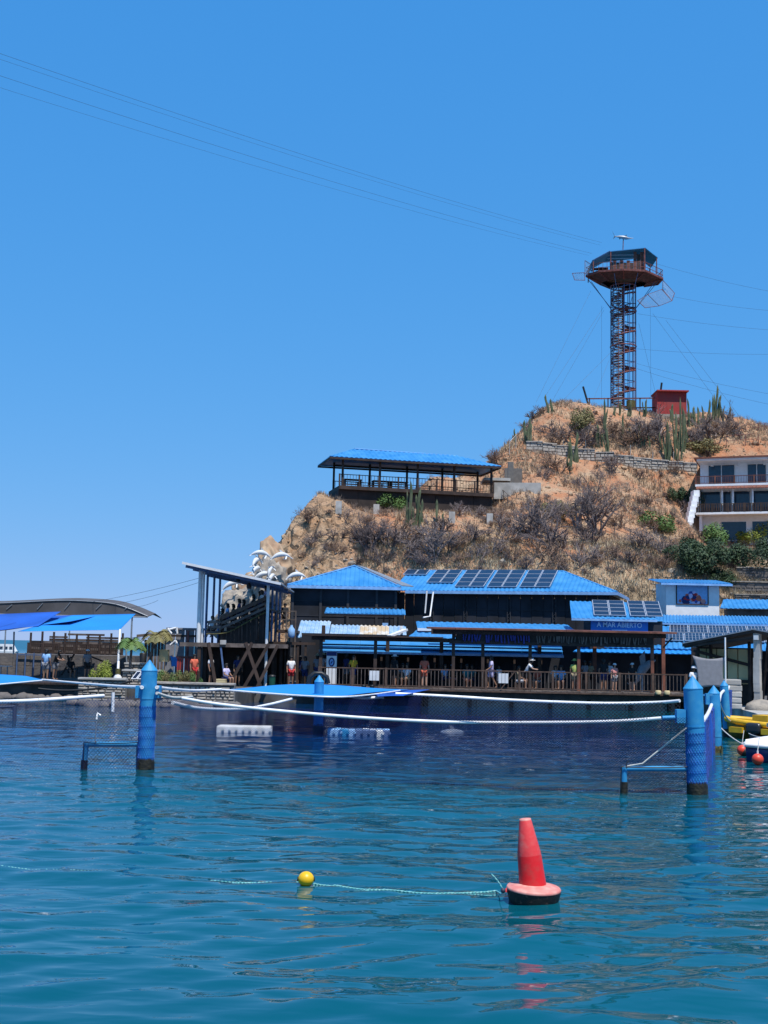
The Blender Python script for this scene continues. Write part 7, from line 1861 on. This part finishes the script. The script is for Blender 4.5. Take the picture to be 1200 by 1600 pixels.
# ================================================================ small things on the deck
def towelboard(u, label):
    a = fd.at(u, 0); rt = T('rail_board', label, 'board', fd(a, -.05, DZ + .3))
    for k in range(3): MB().box(fd, a - .26 + k * .18, a - .10 + k * .18, -.06, -.035, DZ + .36, DZ + .88).build('board_strip', 'white', rt)
towelboard(586, 'white three-strip board hung on the railing near the white-hatted person'); towelboard(787, 'white three-strip board hung on the railing beside the walking person')
a = fd.at(519, .9); rt = T('roll_banner', 'white upright banner with round dark blue emblem on the deck', 'banner', fd(a, .9, DZ))
MB().box(fd, a - .28, a + .28, .9, .92, DZ + .05, DZ + 1.85).build('banner_cloth', 'white', rt)
MB().box(fd, a - .27, a + .27, .885, .897, DZ + 1.62, DZ + 1.84).build('top_band', 'cloth_navy', rt)
MB().slab([fd(a + .17 * math.cos(k * .4488), .893, DZ + 1.28 + .25 * math.sin(k * .4488)) for k in range(14)], .006, -fd.ey).build('emblem_disc', 'cloth_navy', rt)
MB().slab([fd(a + .10 * math.cos(k * .4488), .886, DZ + 1.28 + .17 * math.sin(k * .4488)) for k in range(14)], .004, -fd.ey).build('emblem_ring', 'cloth_sky', rt)
MB().slab([fd(a + x, .881, DZ + 1.28 + z) for x, z in ((-.06, -.1), (.0, -.08), (.06, .02), (.02, .1), (-.01, .03), (-.05, -.02))], .004, -fd.ey).build('emblem_mark', 'cloth_navy', rt)
# leaping fish sculpture on the deck
p = dk(1003, 1.4); rt = T('fish_sculpture', 'dark wire-like leaping fish sculpture on the deck', 'sculpture', p)
MB().path([p + V((-.5, 0, .3)), p + V((-.25, 0, .75)), p + V((.05, 0, 1.25)), p + V((.45, 0, 1.6)), p + V((.75, 0, 1.75))], [.06, .2, .26, .16, .03], 10).build('body', 'cloth_grey', rt)
MB().slab([p + V((-.05, -.02, 1.3)), p + V((.2, -.02, 1.55)), p + V((.15, -.02, 2.25)), p + V((-.15, -.02, 1.9))], .04, V((0, 1, 0))).build('dorsal_fin', 'cloth_grey', rt)
MB().slab([p + V((-.45, -.02, .35)), p + V((-.85, -.02, .5)), p + V((-.55, -.02, .2)), p + V((-.6, -.02, 0)), p + V((-.4, -.02, .25))], .04, V((0, 1, 0))).build('tail_fin', 'cloth_grey', rt)
MB().tube(p, p + V((0, 0, 1.0)), .05).build('stand', 'steel', rt)
for k, u in enumerate((1028, 1042)): MB().lathe(dk(u, -.12) - V((0, 0, .06)), [(.15, 0), (.17, .12), (.13, .2)], 12).build('rope_coil', 'cream', None, label='pale coil of rope on the outer deck edge', cat='rope coil', group='rope coils on the deck edge')
for k, u in enumerate((570, 583)):
    o = MB().lathe(dk(u, -.1) - V((0, 0, .05)), [(.1, 0), (.14, .1), (.1, .16)], 10).build('rope_coil', 'black', None, label='dark coil of rope on the deck edge under the white board', cat='rope coil', group='dark rope coils on the deck edge')
